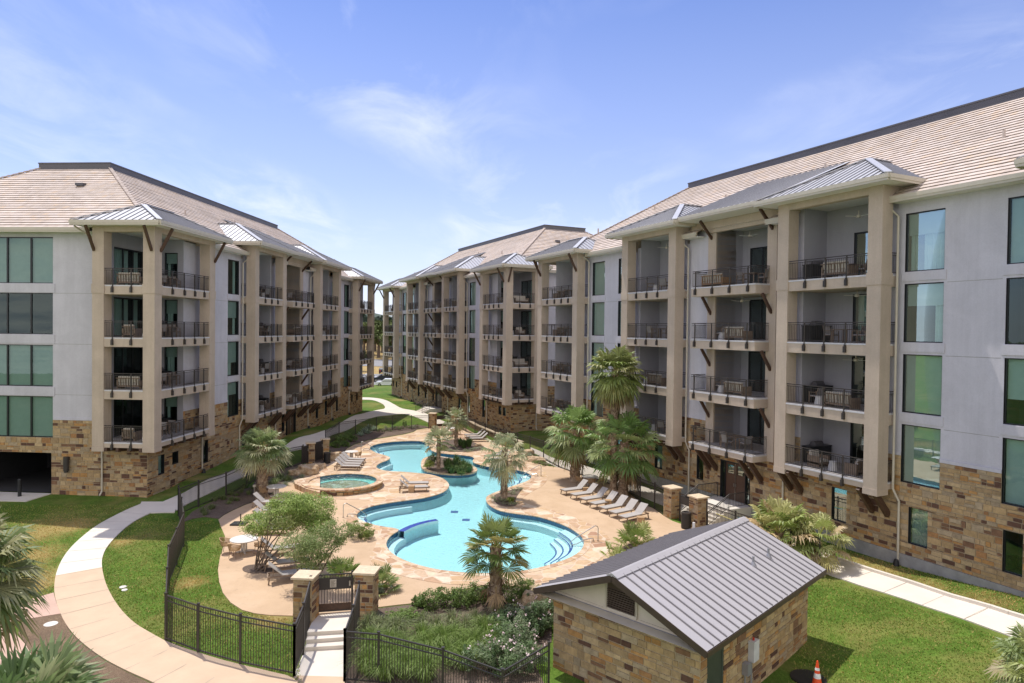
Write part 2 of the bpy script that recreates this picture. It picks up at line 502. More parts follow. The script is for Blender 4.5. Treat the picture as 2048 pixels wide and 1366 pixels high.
WR = random.Random(21)
def window(root, T, u0, u1, z0, z1, mull=(), style=None, name='window', depth=.10, fr=.05):
    """frame with reveal and dark room behind it; pane and blind/curtain are its pieces"""
    if u0 > u1: u0, u1 = u1, u0
    mb = MB()
    d = -depth
    for a, b in ((u0, u0 + fr), (u1 - fr, u1)): mb.box(a, b, d - .06, d + .03, z0, z1, T)
    for a, b in ((z0, z0 + fr), (z1 - fr, z1)): mb.box(u0 + fr, u1 - fr, d - .06, d + .03, a, b, T)
    for m in mull: mb.box(m - .05, m + .05, d - .06, d + .03, z0 + fr, z1 - fr, T)
    for q in (((u0, 0, z0), (u1, 0, z0), (u1, d, z0), (u0, d, z0)), ((u0, 0, z1), (u1, 0, z1), (u1, d, z1), (u0, d, z1)), ((u0, 0, z0), (u0, 0, z1), (u0, d, z1), (u0, d, z0)), ((u1, 0, z0), (u1, 0, z1), (u1, d, z1), (u1, d, z0))):
        mb.face([T(*p) for p in q])
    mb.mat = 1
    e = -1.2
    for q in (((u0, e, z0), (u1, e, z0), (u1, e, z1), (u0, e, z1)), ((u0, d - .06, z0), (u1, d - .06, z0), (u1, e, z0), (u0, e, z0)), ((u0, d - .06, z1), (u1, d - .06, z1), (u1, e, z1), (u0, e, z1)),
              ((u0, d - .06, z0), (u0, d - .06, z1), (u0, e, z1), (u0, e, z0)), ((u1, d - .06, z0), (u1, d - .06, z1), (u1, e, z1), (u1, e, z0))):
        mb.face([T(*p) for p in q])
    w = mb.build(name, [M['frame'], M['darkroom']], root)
    g = MB(); g.face([T(u0 + fr, d - .02, z0 + fr), T(u1 - fr, d - .02, z0 + fr), T(u1 - fr, d - .02, z1 - fr), T(u0 + fr, d - .02, z1 - fr)])
    g.build('pane', M['glass'], w)
    style = style or WR.choice(('blind', 'blind', 'blind', 'half', 'half', 'curtain', 'curtain'))
    if style == 'blind' or style == 'half':
        zb = z0 + fr if style == 'blind' else z0 + (z1 - z0) * WR.choice((.38, .5, .62))
        b = MB(); b.box(u0 + fr, u1 - fr, d - .14, d - .12, zb, z1 - fr, T)
        b.build('blind', M['blinds'], w)
    if style in ('half', 'curtain', 'sheer'):
        b = MB()
        wd = u1 - u0
        if style == 'sheer': wave_curtain(b, T, u0 + fr, u1 - fr, z0 + .04, z1 - fr, d - .25)
        else:
            k = WR.choice((.3, .45, .6))
            wave_curtain(b, T, u0 + fr, u0 + wd * k, z0 + .04, z1 - fr, d - .25)
            if WR.random() < .5: wave_curtain(b, T, u1 - wd * .22, u1 - fr, z0 + .04, z1 - fr, d - .25)
        b.build('curtain', M['curtain'], w)
    return w

def railing(parent, W, path, z, posts, closed_ends=True):
    """path: (s, w) points along the slab edge; posts: list of (s, w, outward ds, dw)"""
    mb = MB()
    P3 = [Vector(W(s, w, 0)) for s, w in path]
    for a, b in zip(P3, P3[1:]):
        o = Vector((0, 0, z))
        mb.bar(a + o + Vector((0, 0, 1.09)), b + o + Vector((0, 0, 1.09)), .055, .045)
        mb.bar(a + o + Vector((0, 0, .98)), b + o + Vector((0, 0, .98)), .03, .03)
        mb.bar(a + o + Vector((0, 0, .10)), b + o + Vector((0, 0, .10)), .03, .03)
        Ln = (b - a).length; n = max(1, round(Ln / .115))
        for k in range(n + 1):
            p = a.lerp(b, k / n) + o
            mb.bar(p + Vector((0, 0, .1)), p + Vector((0, 0, .98)), .016)
    for s, w, ds, dw in posts:
        p = Vector(W(s + ds * .045, w + dw * .045, z))
        mb.bar(p + Vector((0, 0, -.1)), p + Vector((0, 0, 1.09)), .06)
        q = Vector(W(s + ds * .07, w + dw * .07, z))
        a1 = Vector(W(s + ds * .07 + dw * .5, w + dw * .07 - ds * .5, z)) - q
        mb.bar(q + Vector((0, 0, -.50)), q + Vector((0, 0, -.17)), .17, .13, upv=a1)
        mb.bar(q + Vector((0, 0, -.17)), q + Vector((0, 0, -.08)), .09, .09, upv=a1)
    return mb.build('railing', M['iron'], parent)

def apartment(label, P, d, n, S, h0, st, zbase, handed, ends, low, stem=False, half_near=False):
    """S = dict of section limits along the facade; heights: first balcony slab h0, storey st"""
    tot = S['T']
    z_main = h0 + 3 * st + 3.55          # main eave bottom
    zw = [h0 + k * st for k in range(4)]
    def W(s, w, z): return (P.x + d.x * s + n.x * w, P.y + d.y * s + n.y * w, z)
    loc = W(tot / 2, -13, zbase)
    root = thing('apartment_building', loc, label, 'apartment building')
    WT = lambda u, dep, z: W(u, -1.3 + dep, z)              # facade wall plane
    ET = lambda u, dep, z: W(1.3 - dep, u, z)               # near end wall plane, u = w
    FT = lambda u, dep, z: W(tot - 1.3 + dep, u, z)
    c1, b1a, b1b, b2a, b2b, c2 = S['c1'], S['b1'][0], S['b1'][1], S['b2'][0], S['b2'][1], S['c2']
    mid = (b1b, b2a)
    r0, r1 = b1b + 1.9, b2a - 2.75                            # mid recess
    ci = c1 - 2.15                                           # corner recess inner wall
    # ---- openings of the facade wall
    wins = []
    for g0, g1 in ((c1, b1a), (b2b, c2)):
        for k in range(4):
            wins.append((g0 + .35, g0 + 2.3, zw[k] + .1, zw[k] + 3.02))
            wins.append((g1 - 2.3, g1 - .35, zw[k] + .1, zw[k] + 3.02))
    door = (b1b + 3.1, b1b + 5.75, max(zbase, .95), max(zbase, .95) + 2.55)
    rec = [(1.3, ci, h0 - .4, z_main + 1), (b1a + .75, b1b - .75, h0 - .4, z_main + 1.5), (r0, r1, h0 - .4, z_main + 1.5), (b2a + .75, b2b - .75, h0 - .4, z_main + 1.5), (tot - ci, tot - 1.3, h0 - .4, z_main + 1)]
    zs = h0 + 1.42                                           # top of the stone base in the open wall bays
    sw = MB()
    rr = random.Random(label)
    holes = wins + rec + [door] + low
    z_st = 1.0 if stem else zbase - .6
    stone_wall(sw, WT, 1.3, tot - 1.3, z_st, h0 - .4, holes, rr)
    for g0, g1 in ((ci, b1a + .75), (b1b - .75, r0), (r1, b2a + .75), (b2b - .75, tot - ci)):
        stone_wall(sw, WT, g0, g1, h0 - .4, zs, holes, rr)
    eh = ends.get('holes', [])
    stone_wall(sw, ET, -24.9, -1.3, zbase - .6, h0 - .4, eh, rr)
    stone_wall(sw, ET, -24.9, -4.1, h0 - .4, zs - .2, eh, rr)
    for k in range(0): pass
    sw.build('stone_base', [M['stone'], M['mortar']], root)
    if stem:
        mb = MB(); mb.box(1.3, tot - 1.3, -1.29, -1.22, zbase - .8, 1.0, W); mb.build('stem_wall', M['stem'], root, recalc=True)
    ww = MB()
    for g0, g1, zt_ in ((ci, b1a + .75, z_main + .05), (b1b - .75, r0, z_main + 1.3), (r1, b2a + .75, z_main + 1.3), (b2b - .75, tot - ci, z_main + .05)):
        plain_wall(ww, WT, g0, g1, zs, zt_, holes)
        cut_ = sorted([g0 + .02, g1 - .02] + [u for q in wins if q[2] < zs < q[3] and g0 < q[0] < g1 for u in q[:2]])
        for u0, u1 in zip(cut_[::2], cut_[1::2]): ww.box(u0, u1, -1.3, -1.255, zs, zs + .16, W)
    plain_wall(ww, ET, -24.9, -4.1, zs - .2, z_main + .3, eh)
    for u0, u1 in (((-24.9, -14.9), (-7.9, -4.12)) if eh else ((-24.9, -4.12),)): ww.box(1.255, 1.3, u0, u1, zs - .2, zs - .06, W)
    plain_wall(ww, FT, -24.9, -1.3, zbase - .6, z_main + .3)
    ww.face([W(1.3, -24.9, zbase - .6), W(tot - 1.3, -24.9, zbase - .6), W(tot - 1.3, -24.9, z_main + .3), W(1.3, -24.9, z_main + .3)])
    # raised bands under the windows
    for u0, u1, a, b in wins:
        if a > h0 + st * .9: ww.box(u0 - .12, u1 + .12, -1.3, -1.255, a - .47, a - .02, W)
    for hq in ends.get('bands', []): ww.box(1.26, 1.3, hq[0], hq[1], hq[2], hq[3], W)
    # thin joint lines read as shallow grooves between the storeys
    ww.build('wall', M['white'], root)
    jt = MB()
    for g0, g1 in ((c1, b1a), (b2b, c2)):
        for k in range(1, 4): jt.box(g0 + 2.45, g1 - 2.45, -1.302, -1.297, zw[k] - .53, zw[k] - .505, W)
    for k in range(1, 4): jt.box(1.297, 1.302, -7.9, -4.4, zw[k] - .53, zw[k] - .505, W)
    jt.build('control_joint', M['stem'], root)
    for u0, u1, a, b in wins: window(root, WT, u0, u1, a, b)
    for u0, u1, a, b in low: window(root, WT, u0, u1, a, b, style='dark' if rr.random() < .5 else 'blind')
    for e in ends.get('windows', []): window(root, ET, *e[0], mull=e[1], style=e[2])
    # ---- entrance door
    mb = MB()
    u0, u1, a, b = door
    mb.box(u0, u0 + .07, -.15, .02, a, b, WT); mb.box(u1 - .07, u1, -.15, .02, a, b, WT); mb.box(u0 + .07, u1 - .07, -.15, .02, b - .07, b, WT)
    mb.box(u0 + .40, u0 + .46, -.14, .0, a, b - .07, WT); mb.box(u1 - .46, u1 - .40, -.14, .0, a, b - .07, WT)
    dr = mb.build('entrance_door', M['frame'], root, recalc=True)
    mb = MB(); um = (u0 + u1) / 2
    for p, q in ((u0 + .46, um - .02), (um + .02, u1 - .46)):
        mb.box(p, q, -.12, -.06, a + .02, a + 1.75, WT); mb.box(p, q, -.12, -.06, b - .22, b - .07, WT)
        mb.box(p, p + .12, -.12, -.06, a + 1.75, b - .22, WT); mb.box(q - .12, q, -.12, -.06, a + 1.75, b - .22, WT)
    mb.build('door_leaf', M['doorwood'], dr, recalc=True)
    mb = MB(); mb.box(um - .10, um - .06, -.04, .03, a + .95, a + 1.15, WT); mb.box(um + .06, um + .10, -.04, .03, a + .95, a + 1.15, WT); mb.box(um - .012, um + .012, -.05, -.02, a + .02, b - .1, WT)
    mb.build('handle', M['steel'], dr, recalc=True)
    mb = MB()
    for p, q in ((u0 + .07, u0 + .40), (u1 - .40, u1 - .07)): mb.face([WT(p, -.1, a), WT(q, -.1, a), WT(q, -.1, b - .07), WT(p, -.1, b - .07)])
    for p, q in ((u0 + .58, um - .14), (um + .14, u1 - .58)): mb.face([WT(p, -.1, a + 1.75), WT(q, -.1, a + 1.75), WT(q, -.1, b - .22), WT(p, -.1, b - .22)])
    mb.build('pane', M['glass'], dr)
    mb = MB(); mb.face([WT(u0, -.6, a), WT(u1, -.6, a), WT(u1, -.6, b), WT(u0, -.6, b)]); mb.build('dark_lobby', M['darkroom'], dr)
    # ---- columns
    zc_b = h0 - .62
    def column(s0, s1, w0, w1, top):
        mb = MB()
        mb.box(s0, s1, w0, w1, zc_b + .32, top, W)
        mb.box(s0 - .02, s1 + .02, w0 - .02, w1 + .02, zc_b, zc_b + .318, W)
        mb.box(s0 - .035, s1 + .035, w0 - .035, w1 + .035, zw[3] - .55, zw[3] + .06, W)
        mb.build('column', M['tan'], root, recalc=True)
    zc_top = zw[3] + 3.5 + .35                       # corner bay beam top
    zb_top = zw[3] + 4.05 + .38                      # inner bays are taller
    F_ = lambda s: tot - s
    for mir in (lambda s: s, F_):
        def cs(a, b, w0, w1, t): a, b = sorted((mir(a), mir(b))); column(a, b, w0, w1, t)
        cs(0, .8, -.8, 0, zc_top); cs(c1 - .8, c1, -.8, 0, zc_top); cs(0, .8, -4.3, -3.5, zc_top)
    for a, b in (S['b1'], S['b2']):
        column(a, a + .78, -.8, 0, zb_top); column(b - .78, b, -.8, 0, zb_top)
    # ---- top beams, ceilings
    def bx(mir, a, b, *r, nm='beam', mt='tan'):
        a, b = sorted((mir(a), mir(b))); m = MB(); m.box(a, b, *r, W); m.build(nm, M[mt], root, recalc=True)
    for mir in (lambda s: s, F_):
        bx(mir, .8, c1 - .8, -.45, -.02, zw[3] + 3.5, zc_top); bx(mir, .02, .45, -3.5, -.8, zw[3] + 3.5, zc_top)
        bx(mir, c1 - .45, c1 - .02, -1.3, -.8, zw[3] + 3.5, zc_top)
    for a, b in (S['b1'], S['b2']):
        mb = MB()
        mb.box(a + .78, b - .78, -.45, -.02, zw[3] + 4.05, zb_top, W)
        mb.box(a + .02, a + .45, -1.3, -.8, zw[3] + 4.05, zb_top, W); mb.box(b - .45, b - .02, -1.3, -.8, zw[3] + 4.05, zb_top, W)
        mb.box(a + .03, a + .3, -3.6, -1.3, zw[3] + 3.3, zb_top, W); mb.box(b - .3, b - .03, -3.6, -1.3, zw[3] + 3.3, zb_top, W)
        mb.build('beam', M['tan'], root, recalc=True)
    mb = MB(); mb.box(r0 - .8, r1 + .8, -1.35, -1.05, zw[3] + 3.75, zb_top, W)
    mb.build('beam', M['tan'], root, recalc=True)
    for mir in (lambda s: s, F_):
        bx(mir, .45, c1 - .45, -3.9, -.45, zw[3] + 3.72, zw[3] + 3.78, nm='ceiling', mt='soffit')
    I_ = lambda s: s
    for a, b in (S['b1'], S['b2']): bx(I_, a + .3, b - .3, -3.8, -.45, zw[3] + 4.25, zw[3] + 4.3, nm='ceiling', mt='soffit')
    bx(I_, r0, r1, -3.8, -1.05, zw[3] + 4.0, zw[3] + 4.05, nm='ceiling', mt='soffit')
    # ---- recess walls with sliding doors
    def slide(u0, u1, z, wback, mir=None):
        T = (lambda u, dep, zz: W(u, wback + dep, zz))
        window(root, T, u0, u1, z + .03, z + 2.75, mull=((u0 + u1) / 2,) if u1 - u0 < 3 else (u0 + (u1 - u0) / 3, u0 + (u1 - u0) * 2 / 3), style=WR.choice(('dark', 'curtain', 'curtain')), name='sliding_door', depth=.08, fr=.09)
    for k in range(4):
        zt = zw[k] + (st - .6 if k < 3 else 4.1)
        zf = zw[k] + .002
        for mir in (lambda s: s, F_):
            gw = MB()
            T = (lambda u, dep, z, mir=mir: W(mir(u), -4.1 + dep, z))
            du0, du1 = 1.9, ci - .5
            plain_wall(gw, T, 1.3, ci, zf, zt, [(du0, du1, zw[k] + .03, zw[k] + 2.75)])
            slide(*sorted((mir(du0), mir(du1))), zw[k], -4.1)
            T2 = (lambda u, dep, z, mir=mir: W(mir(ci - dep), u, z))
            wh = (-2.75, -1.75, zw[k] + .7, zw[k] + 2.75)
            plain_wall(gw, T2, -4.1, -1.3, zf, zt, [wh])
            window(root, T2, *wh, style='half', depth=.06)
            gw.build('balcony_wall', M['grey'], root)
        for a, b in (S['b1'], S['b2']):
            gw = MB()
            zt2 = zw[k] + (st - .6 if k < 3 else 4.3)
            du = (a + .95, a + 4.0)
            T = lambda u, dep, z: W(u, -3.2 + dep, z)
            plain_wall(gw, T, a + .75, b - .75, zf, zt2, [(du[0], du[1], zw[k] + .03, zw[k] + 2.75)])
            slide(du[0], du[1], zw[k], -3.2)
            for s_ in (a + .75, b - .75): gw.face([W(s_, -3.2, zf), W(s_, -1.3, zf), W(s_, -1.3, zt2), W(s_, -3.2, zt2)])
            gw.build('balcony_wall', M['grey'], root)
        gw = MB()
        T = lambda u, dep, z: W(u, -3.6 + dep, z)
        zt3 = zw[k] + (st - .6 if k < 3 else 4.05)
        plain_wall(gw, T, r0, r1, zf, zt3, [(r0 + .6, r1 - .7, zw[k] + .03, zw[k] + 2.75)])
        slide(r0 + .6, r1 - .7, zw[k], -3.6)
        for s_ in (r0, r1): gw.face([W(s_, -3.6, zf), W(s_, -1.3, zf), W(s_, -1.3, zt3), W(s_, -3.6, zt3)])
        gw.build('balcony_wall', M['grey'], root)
    # ---- piers of the middle section
    for a, b in ((r0 - .75, r0), (r1, r1 + .75)):
        mb = MB(); mb.box(a, b, -1.3, -1.18, h0 - .4, zb_top, W); mb.box(a, b, -3.0, -1.3, h0 - .3, zb_top, W)
        mb.build('pier', M['tan'], root, recalc=True)
    # ---- balconies
    def balcony(boxes, z, thick, rails, posts):
        mb = MB()
        for i, (a, b, w0, w1) in enumerate(boxes):
            mb.mat = 0; mb.box(a, b, w0, w1, z - thick, z - .09, W)
            mb.mat = 1; mb.box(a - (.0), b, w0, w1 + (.03 if w1 >= -.1 else 0), z - .088, z, W)
            mb.mat = 2; mb.face([W(a + .1, w0 + .02, z + .004), W(b - .1, w0 + .02, z + .004), W(b - .1, w1 - .1, z + .004), W(a + .1, w1 - .1, z + .004)])
        o = mb.build('balcony', [M['tan'], M['slab'], M['floor']], root, recalc=True)
        railing_o = None
        mbp = rails
        for path, pst in zip(rails, posts): railing(o, W, path, z, pst)
    for k in range(4):
        z = zw[k]; th = .62 if k else .36
        for mir in (lambda s: s, F_):
            sg = 1 if mir(1) == 1 else -1
            def m2(a, b): return tuple(sorted((mir(a), mir(b))))
            bs = [(*m2(.8, c1 - .8), -1.3, -.04), (*m2(.04, 1.3), -3.5, -.8), (*m2(1.3, ci), -4.1, -1.3), (*m2(ci, c1 - .04), -1.3, -.8)]
            n_ = 4
            pf = [(mir(.8 + (c1 - 1.6) * t), -.06, 0, 1) for t in (.2, .44, .66, .87)]
            pe = [(mir(.06), -.8 - 2.7 * t, -sg, 0) for t in (.3, .78)]
            balcony(bs, z, th, [[(mir(.8), -.1), (mir(c1 - .8), -.1)], [(mir(.1), -.8), (mir(.1), -3.5)], [(mir(c1 - .1), -.8), (mir(c1 - .1), -1.28)]], [pf, pe, []])
        for a, b in (S['b1'], S['b2']):
            balcony([(a + .78, b - .78, -3.6, -.04), (a + .04, a + .78, -1.3, -.8), (b - .78, b - .04, -1.3, -.8)], z, th,
                    [[(a + .78, -.1), (b - .78, -.1)], [(a + .08, -.8), (a + .08, -1.28)], [(b - .08, -.8), (b - .08, -1.28)]],
                    [[(a + .78 + (b - a - 1.56) * t, -.06, 0, 1) for t in (.24, .5, .76)], [], []])
        m0, m1 = b1b + 1.65, b2a - 1.7
        balcony([(m0, m1, -1.3, -.0), (r0, r1, -3.6, -1.3)], z, th if k else .42, [[(m0 + .06, -1.28), (m0 + .06, -.06), (m1 - .06, -.06), (m1 - .06, -1.28)]], [[(m0 + (m1 - m0) * t, -.0, 0, 1) for t in (.1, .37, .64, .92)]])
    # ---- timber brackets
    def bracket(p, q, w=.13, h=.17):
        mb = MB(); mb.bar(p, q, w, h); mb.build('bracket', M['wood'], root)
    ze = zw[3] + 3.5
    for mir in (lambda s: s, F_):
        sg = 1 if mir(1) == 1 else -1
        for s_ in (.62, c1 - .15): bracket(W(mir(s_), .02, ze - 1.25), W(mir(s_), .85, ze + .28))
        for w_ in (-.2, -4.15): bracket(W(mir(-.02), w_, ze - 1.25), W(mir(-.85), w_, ze + .28))
        for k in range(4):
            bracket(W(mir(1.28), -3.4 + k * .8, h0 - .62), W(mir(.05), -3.4 + k * .8, h0 - .48), .18, .26)
        for k in range(6):
            bracket(W(mir(1.9 + k * .95), -1.25, h0 - .62), W(mir(1.9 + k * .95), -.1, h0 - .46), .18, .26)
    for s_ in (r0 - .4, r1 + .4):
        bracket(W(s_, -1.2, zw[3] + 3.35), W(s_, -.1, zw[3] + 4.5), .13, .17)
        for k in range(1, 4): bracket(W(s_, -1.2, zw[k] - 1.8), W(s_, -.4, zw[k] - .63), .13, .17)
    for s_ in (b1a + .25, b1a + 1.1, b1b - .95, b1b - .2, b1b + 2.1, b1b + 2.9, b2a - 3.1, b2a - 2.4, b2a + .25, b2a + 1.0, b2b - 1.0, b2b - .2):
        bracket(W(s_, -1.25, h0 - 1.75), W(s_, -.12, h0 - .42), .2, .3)
    # ---- main hip roof
    k_ = 9.5; pit = .655
    es, ew = .6, -.6; bw = -25.6; zt = z_main + .28
    A = W(es, ew, zt); B = W(tot - es, ew, zt); Cc = W(tot - es, bw, zt); D = W(es, bw, zt)
    z2 = zt + k_ * pit
    a2 = W(es + k_, ew - k_, z2); b2 = W(tot - es - k_, ew - k_, z2); c2_ = W(tot - es - k_, bw + k_, z2); d2 = W(es + k_, bw + k_, z2)
    mb = MB()
    zk = zw[3] + 4.36
    skp = [(b1a - es, b1b - es, zk), (b1b + 1.25 - es, b2a - 1.6 - es, zk), (b2a - es, b2b - es, zk)]
    tile_slope(mb, A, B, b2, a2, skip=skp); tile_slope(mb, D, A, a2, d2); tile_slope(mb, B, Cc, c2_, b2); tile_slope(mb, Cc, D, d2, c2_)
    rf = mb.build('roof', [M['tile'], M['felt']], root)
    mb = MB()
    for p, q in ((A, a2), (B, b2), (Cc, c2_), (D, d2)):
        mb = MB()
        p, q = Vector(p), Vector(q); nn = int((q - p).length / .4)
        for i in range(nn):
            u, v = p.lerp(q, i / nn), p.lerp(q, (i + 1.08) / nn)
            mb.bar(u + Vector((0, 0, .12)), v + Vector((0, 0, .075)), .26, .07)
        mb.build('hip_ridge_tiles', M['tile'], rf)
    mb = MB(); o = .06
    mb.box(es + k_ - o, tot - es - k_ + o, bw + k_ - o, ew - k_ + o, z2 - .25, z2 + .42, W)
    mb.build('roof_parapet', M['parapet'], rf, recalc=True)
    mb = MB(); mb.box(es + k_ - .1, tot - es - k_ + .1, bw + k_ - .1, ew - k_ + .1, z2 + .422, z2 + .52, W)
    mb.build('parapet_coping', M['parapet'], rf, recalc=True)
    for t, f in ((.14, .45), (.34, .62), (.52, .5), (.7, .66), (.86, .42)):
        p = Vector(A).lerp(Vector(B), t) + (Vector(a2) - Vector(A)) * f
        if half_near or True:
            mb = MB(); mb.tube([p - Vector((0, 0, .1)), p + Vector((0, 0, .42))], .07, 8); mb.build('vent_pipe', M['tile'], rf)
    p = Vector(W(es + 6.3, -10.2, zt + 6.3 * pit)); mb = MB(); mb.bar(p + Vector((-.3, 0, .12)), p + Vector((.3, 0, .12)), .5, .22); mb.build('roof_vent', M['parapet'], rf)
    # soffit and gutters
    mb = MB()
    for g0, g1 in ((c1 - .02, b1a + .02), (b1b, b1b + 1.25), (b2a - 1.6, b2a), (b2b - .02, c2 + .02)): mb = MB(); mb.box(g0, g1, -1.3, ew, z_main + .02, z_main + .06, W); mb.build('eave_soffit', M['soffit'], root, recalc=True)
    mb = MB(); mb.box(es, 1.3, bw, -4.4, z_main + .02, z_main + .06, W); mb.build('eave_soffit', M['soffit'], root, recalc=True); mb = MB()
    mb.box(tot - 1.3, tot - es, bw, -4.4, z_main + .02, z_main + .06, W)
    mb.build('eave_soffit', M['soffit'], root, recalc=True)
    def gutter(m, p0, p1, z, wd=.14, h=.2):
        (sa, wa), (sb, wb) = p0, p1
        s0_, s1_ = sorted((sa, sb)); w0_, w1_ = sorted((wa, wb))
        if s1_ - s0_ < .01: s0_ -= wd / 2; s1_ += wd / 2
        else: w0_ -= wd / 2; w1_ += wd / 2
        m.box(s0_, s1_, w0_, w1_, z, z + h, W)
        m.box(s0_ + .03, s1_ - .03, w0_ + .03, w1_ - .03, z - .12, z, W)
    mb = MB()
    for g0, g1 in ((c1 + .3, b1a + .1), (b1b - .1, b1b + 1.5), (b2a - 1.5, b2a + .1), (b2b - .1, c2 - .3)):
        mb = MB(); gutter(mb, (g0, ew + .05), (g1, ew + .05), z_main + .12); mb.build('gutter', M['gutter'], root, recalc=True)
    for q in (es - .05, tot - es + .05):
        mb = MB(); gutter(mb, (q, -4.9), (q, bw), z_main + .12); mb.build('gutter', M['gutter'], root, recalc=True)
    # ---- metal bay roofs
    def hip(s0, s1, w0, w1, z, pitch, nm='bay_roof'):
        """rectangular hip roof, ridge along the longer side"""
        mb = MB()
        hw = min(s1 - s0, w1 - w0) / 2; zr = z + hw * pitch
        a, b, c_, dd = W(s0, w1, z), W(s1, w1, z), W(s1, w0, z), W(s0, w0, z)
        if (s1 - s0) > (w1 - w0):
            r_0, r_1 = W(s0 + hw, (w0 + w1) / 2, zr), W(s1 - hw, (w0 + w1) / 2, zr)
            seam_slope(mb, a, b, r_1, r_0); seam_slope(mb, dd, a, r_0, r_0); seam_slope(mb, b, c_, r_1, r_1)
            seam_slope(mb, c_, dd, r_0, r_1)
            hips = ((a, r_0), (b, r_1), (dd, r_0), (c_, r_1), (r_0, r_1))
        else:
            r_0, r_1 = W((s0 + s1) / 2, w1 - hw, zr), W((s0 + s1) / 2, w0 + hw, zr)
            seam_slope(mb, a, b, r_0, r_0); seam_slope(mb, dd, a, r_0, r_1); seam_slope(mb, b, c_, r_1, r_0)
            hips = ((a, r_0), (b, r_0), (r_0, r_1))
        for p, q in hips:
            mb.bar(Vector(p) + Vector((0, 0, .06)), Vector(q) + Vector((0, 0, .06)), .34, .05)
        o = mb.build(nm, [M['seam'], M['seam_dark']], root)
        mb = MB()
        gutter(mb, (s0 - .06, w1 + .06), (s1 + .06, w1 + .06), z - .2); gutter(mb, (s0 - .06, w0), (s0 - .06, w1), z - .2); gutter(mb, (s1 + .06, w0), (s1 + .06, w1), z - .2)
        mb.build('gutter', M['gutter'], o, recalc=True)
        mb = MB(); mb.box(s0, s1, w0, w1, z - .27, z - .22, W); mb.build('soffit', M['soffit'], o, recalc=True)
    zcr = zc_top + .27; zbr = zb_top + .27
    for mir in (lambda s: s, F_):
        a, b = sorted((mir(-.85), mir(c1 + .85)))
        hip(a, b, -5.2, .85, zcr, .5)
    for a, b in (S['b1'], S['b2']): hip(a - .9, b + .9, -9.5, .9, zbr, .5)
    mb = MB()
    ma, mb_ = b1b + .5, b2a - .5
    seam_slope(mb, W(ma, .55, zbr + .16), W(mb_, .55, zbr + .16), W(mb_, -6.8, zbr + .16 + 7.35 * .42), W(ma, -6.8, zbr + .16 + 7.35 * .42))
    o = mb.build('bay_roof', [M['seam'], M['seam_dark']], root)
    mb = MB(); gutter(mb, (ma, .6), (mb_, .6), zbr - .04); mb.build('gutter', M['gutter'], o, recalc=True)
    mb = MB(); mb.box(ma, mb_, -1.4, .52, zbr - .15, zbr - .1, W); mb.build('soffit', M['soffit'], o, recalc=True)
    mb = MB(); mb.box(ma, mb_, -1.35, -1.0, zb_top - .4, zbr - .16, W); mb.build('beam', M['tan'], root, recalc=True)
    # ---- downspouts
    def spout(s_, w_, zt_, off=1):
        g = gh(*W(s_, -1.1, 0)[:2])
        mb = MB()
        mb.tube([W(s_ - off * .5, w_ + .9, zt_), W(s_ - off * .3, w_ + .5, zt_ - .2), W(s_, w_, zt_ - .75), W(s_, w_, h0 - .3), W(s_ + off * .25, -1.18, h0 - .9), W(s_ + off * .25, -1.18, g + .3), W(s_ + off * .25, -1.0, g + .12)], .06, 8)
        o = mb.build('downspout', M['gutter'], root)
        mb = MB(); p = Vector(W(s_ + off * .25, -1.05, g + .1)); mb.tube([p + Vector((0, 0, -.1)), p + Vector((0, 0, .22))], [.16, .1], 8); mb.build('drain_boot', M['black'], o)
    spout(c1 + .12, -1.05, zcr - .25, 1); spout(b1a - .12, -1.05, z_main + .1, -1); spout(b1b + .12, -1.05, z_main + .1, 1); spout(b2a - .12, -1.05, z_main + .1, -1); spout(b2b + .12, -1.05, z_main + .1, 1); spout(c2 - .12, -1.05, zcr - .25, -1)
    # end wall downspout
    mb = MB(); g = gh(*W(.8, -4.4, 0)[:2])
    mb.tube([W(-.5, -5.2, zcr - .3), W(1.0, -4.6, z_main - .6), W(1.2, -4.45, z_main - 1.0), W(1.2, -4.45, h0 - .2), W(1.2, -4.45, g + .35), W(.95, -4.45, g + .1)], .06, 8)
    o = mb.build('downspout', M['gutter'], root)
    return root, W

S_L = dict(c1=7.8, b1=(14.66, 21.42), b2=(30.7, 37.82), c2=45.3, T=52.69)
S_C = dict(c1=7.26, b1=(13.95, 20.42), b2=(29.6, 36.45), c2=42.9, T=50.2)
S_B = dict(c1=7.4, b1=(14.72, 21.30), b2=(30.45, 36.97), c2=43.6, T=51.1)
# near end wall of the left building: four-light windows over a garage opening
h0L, stL = 4.3, 3.47
gar = (-14.6, -8.15, .2, 3.24)
eh = [gar]; ew_ = []; bands = []
for k in range(4):
    a, b = (4.3, 7.12, 7.8, 10.65, 11.37, 14.2, 14.86, 18.02)[2 * k:2 * k + 2]
    eh.append((-14.75, -8.05, a, b)); ew_.append(((-14.75, -8.05, a, b), (-13.1, -11.41, -9.69), ('blind', 'blind', 'dark', 'blind')[k]))
    if k: bands.append((-14.9, -7.9, a - .64, a - .03))
lowL = [(2.55, 3.3, 1.6, 2.97), (4.25, 5.05, 2.0, 2.9), (8.4, 9.25, 1.25, 3.05), (14.9, 15.75, 1.35, 2.92), (23.5, 24.2, 1.5, 3.3), (33, 33.8, 1.6, 3.3), (36, 36.8, 1.6, 3.3), (40, 40.8, 1.6, 3.3), (46.2, 46.9, 2.1, 3.1), (48.5, 49.2, 2.1, 3.1)]
BL, WL = apartment('white and tan apartment building with stone base whose end wall has a dark garage opening', PL, DL, NL, S_L, h0L, stL, .45, 1,
                   dict(holes=eh, windows=ew_, bands=bands), lowL)
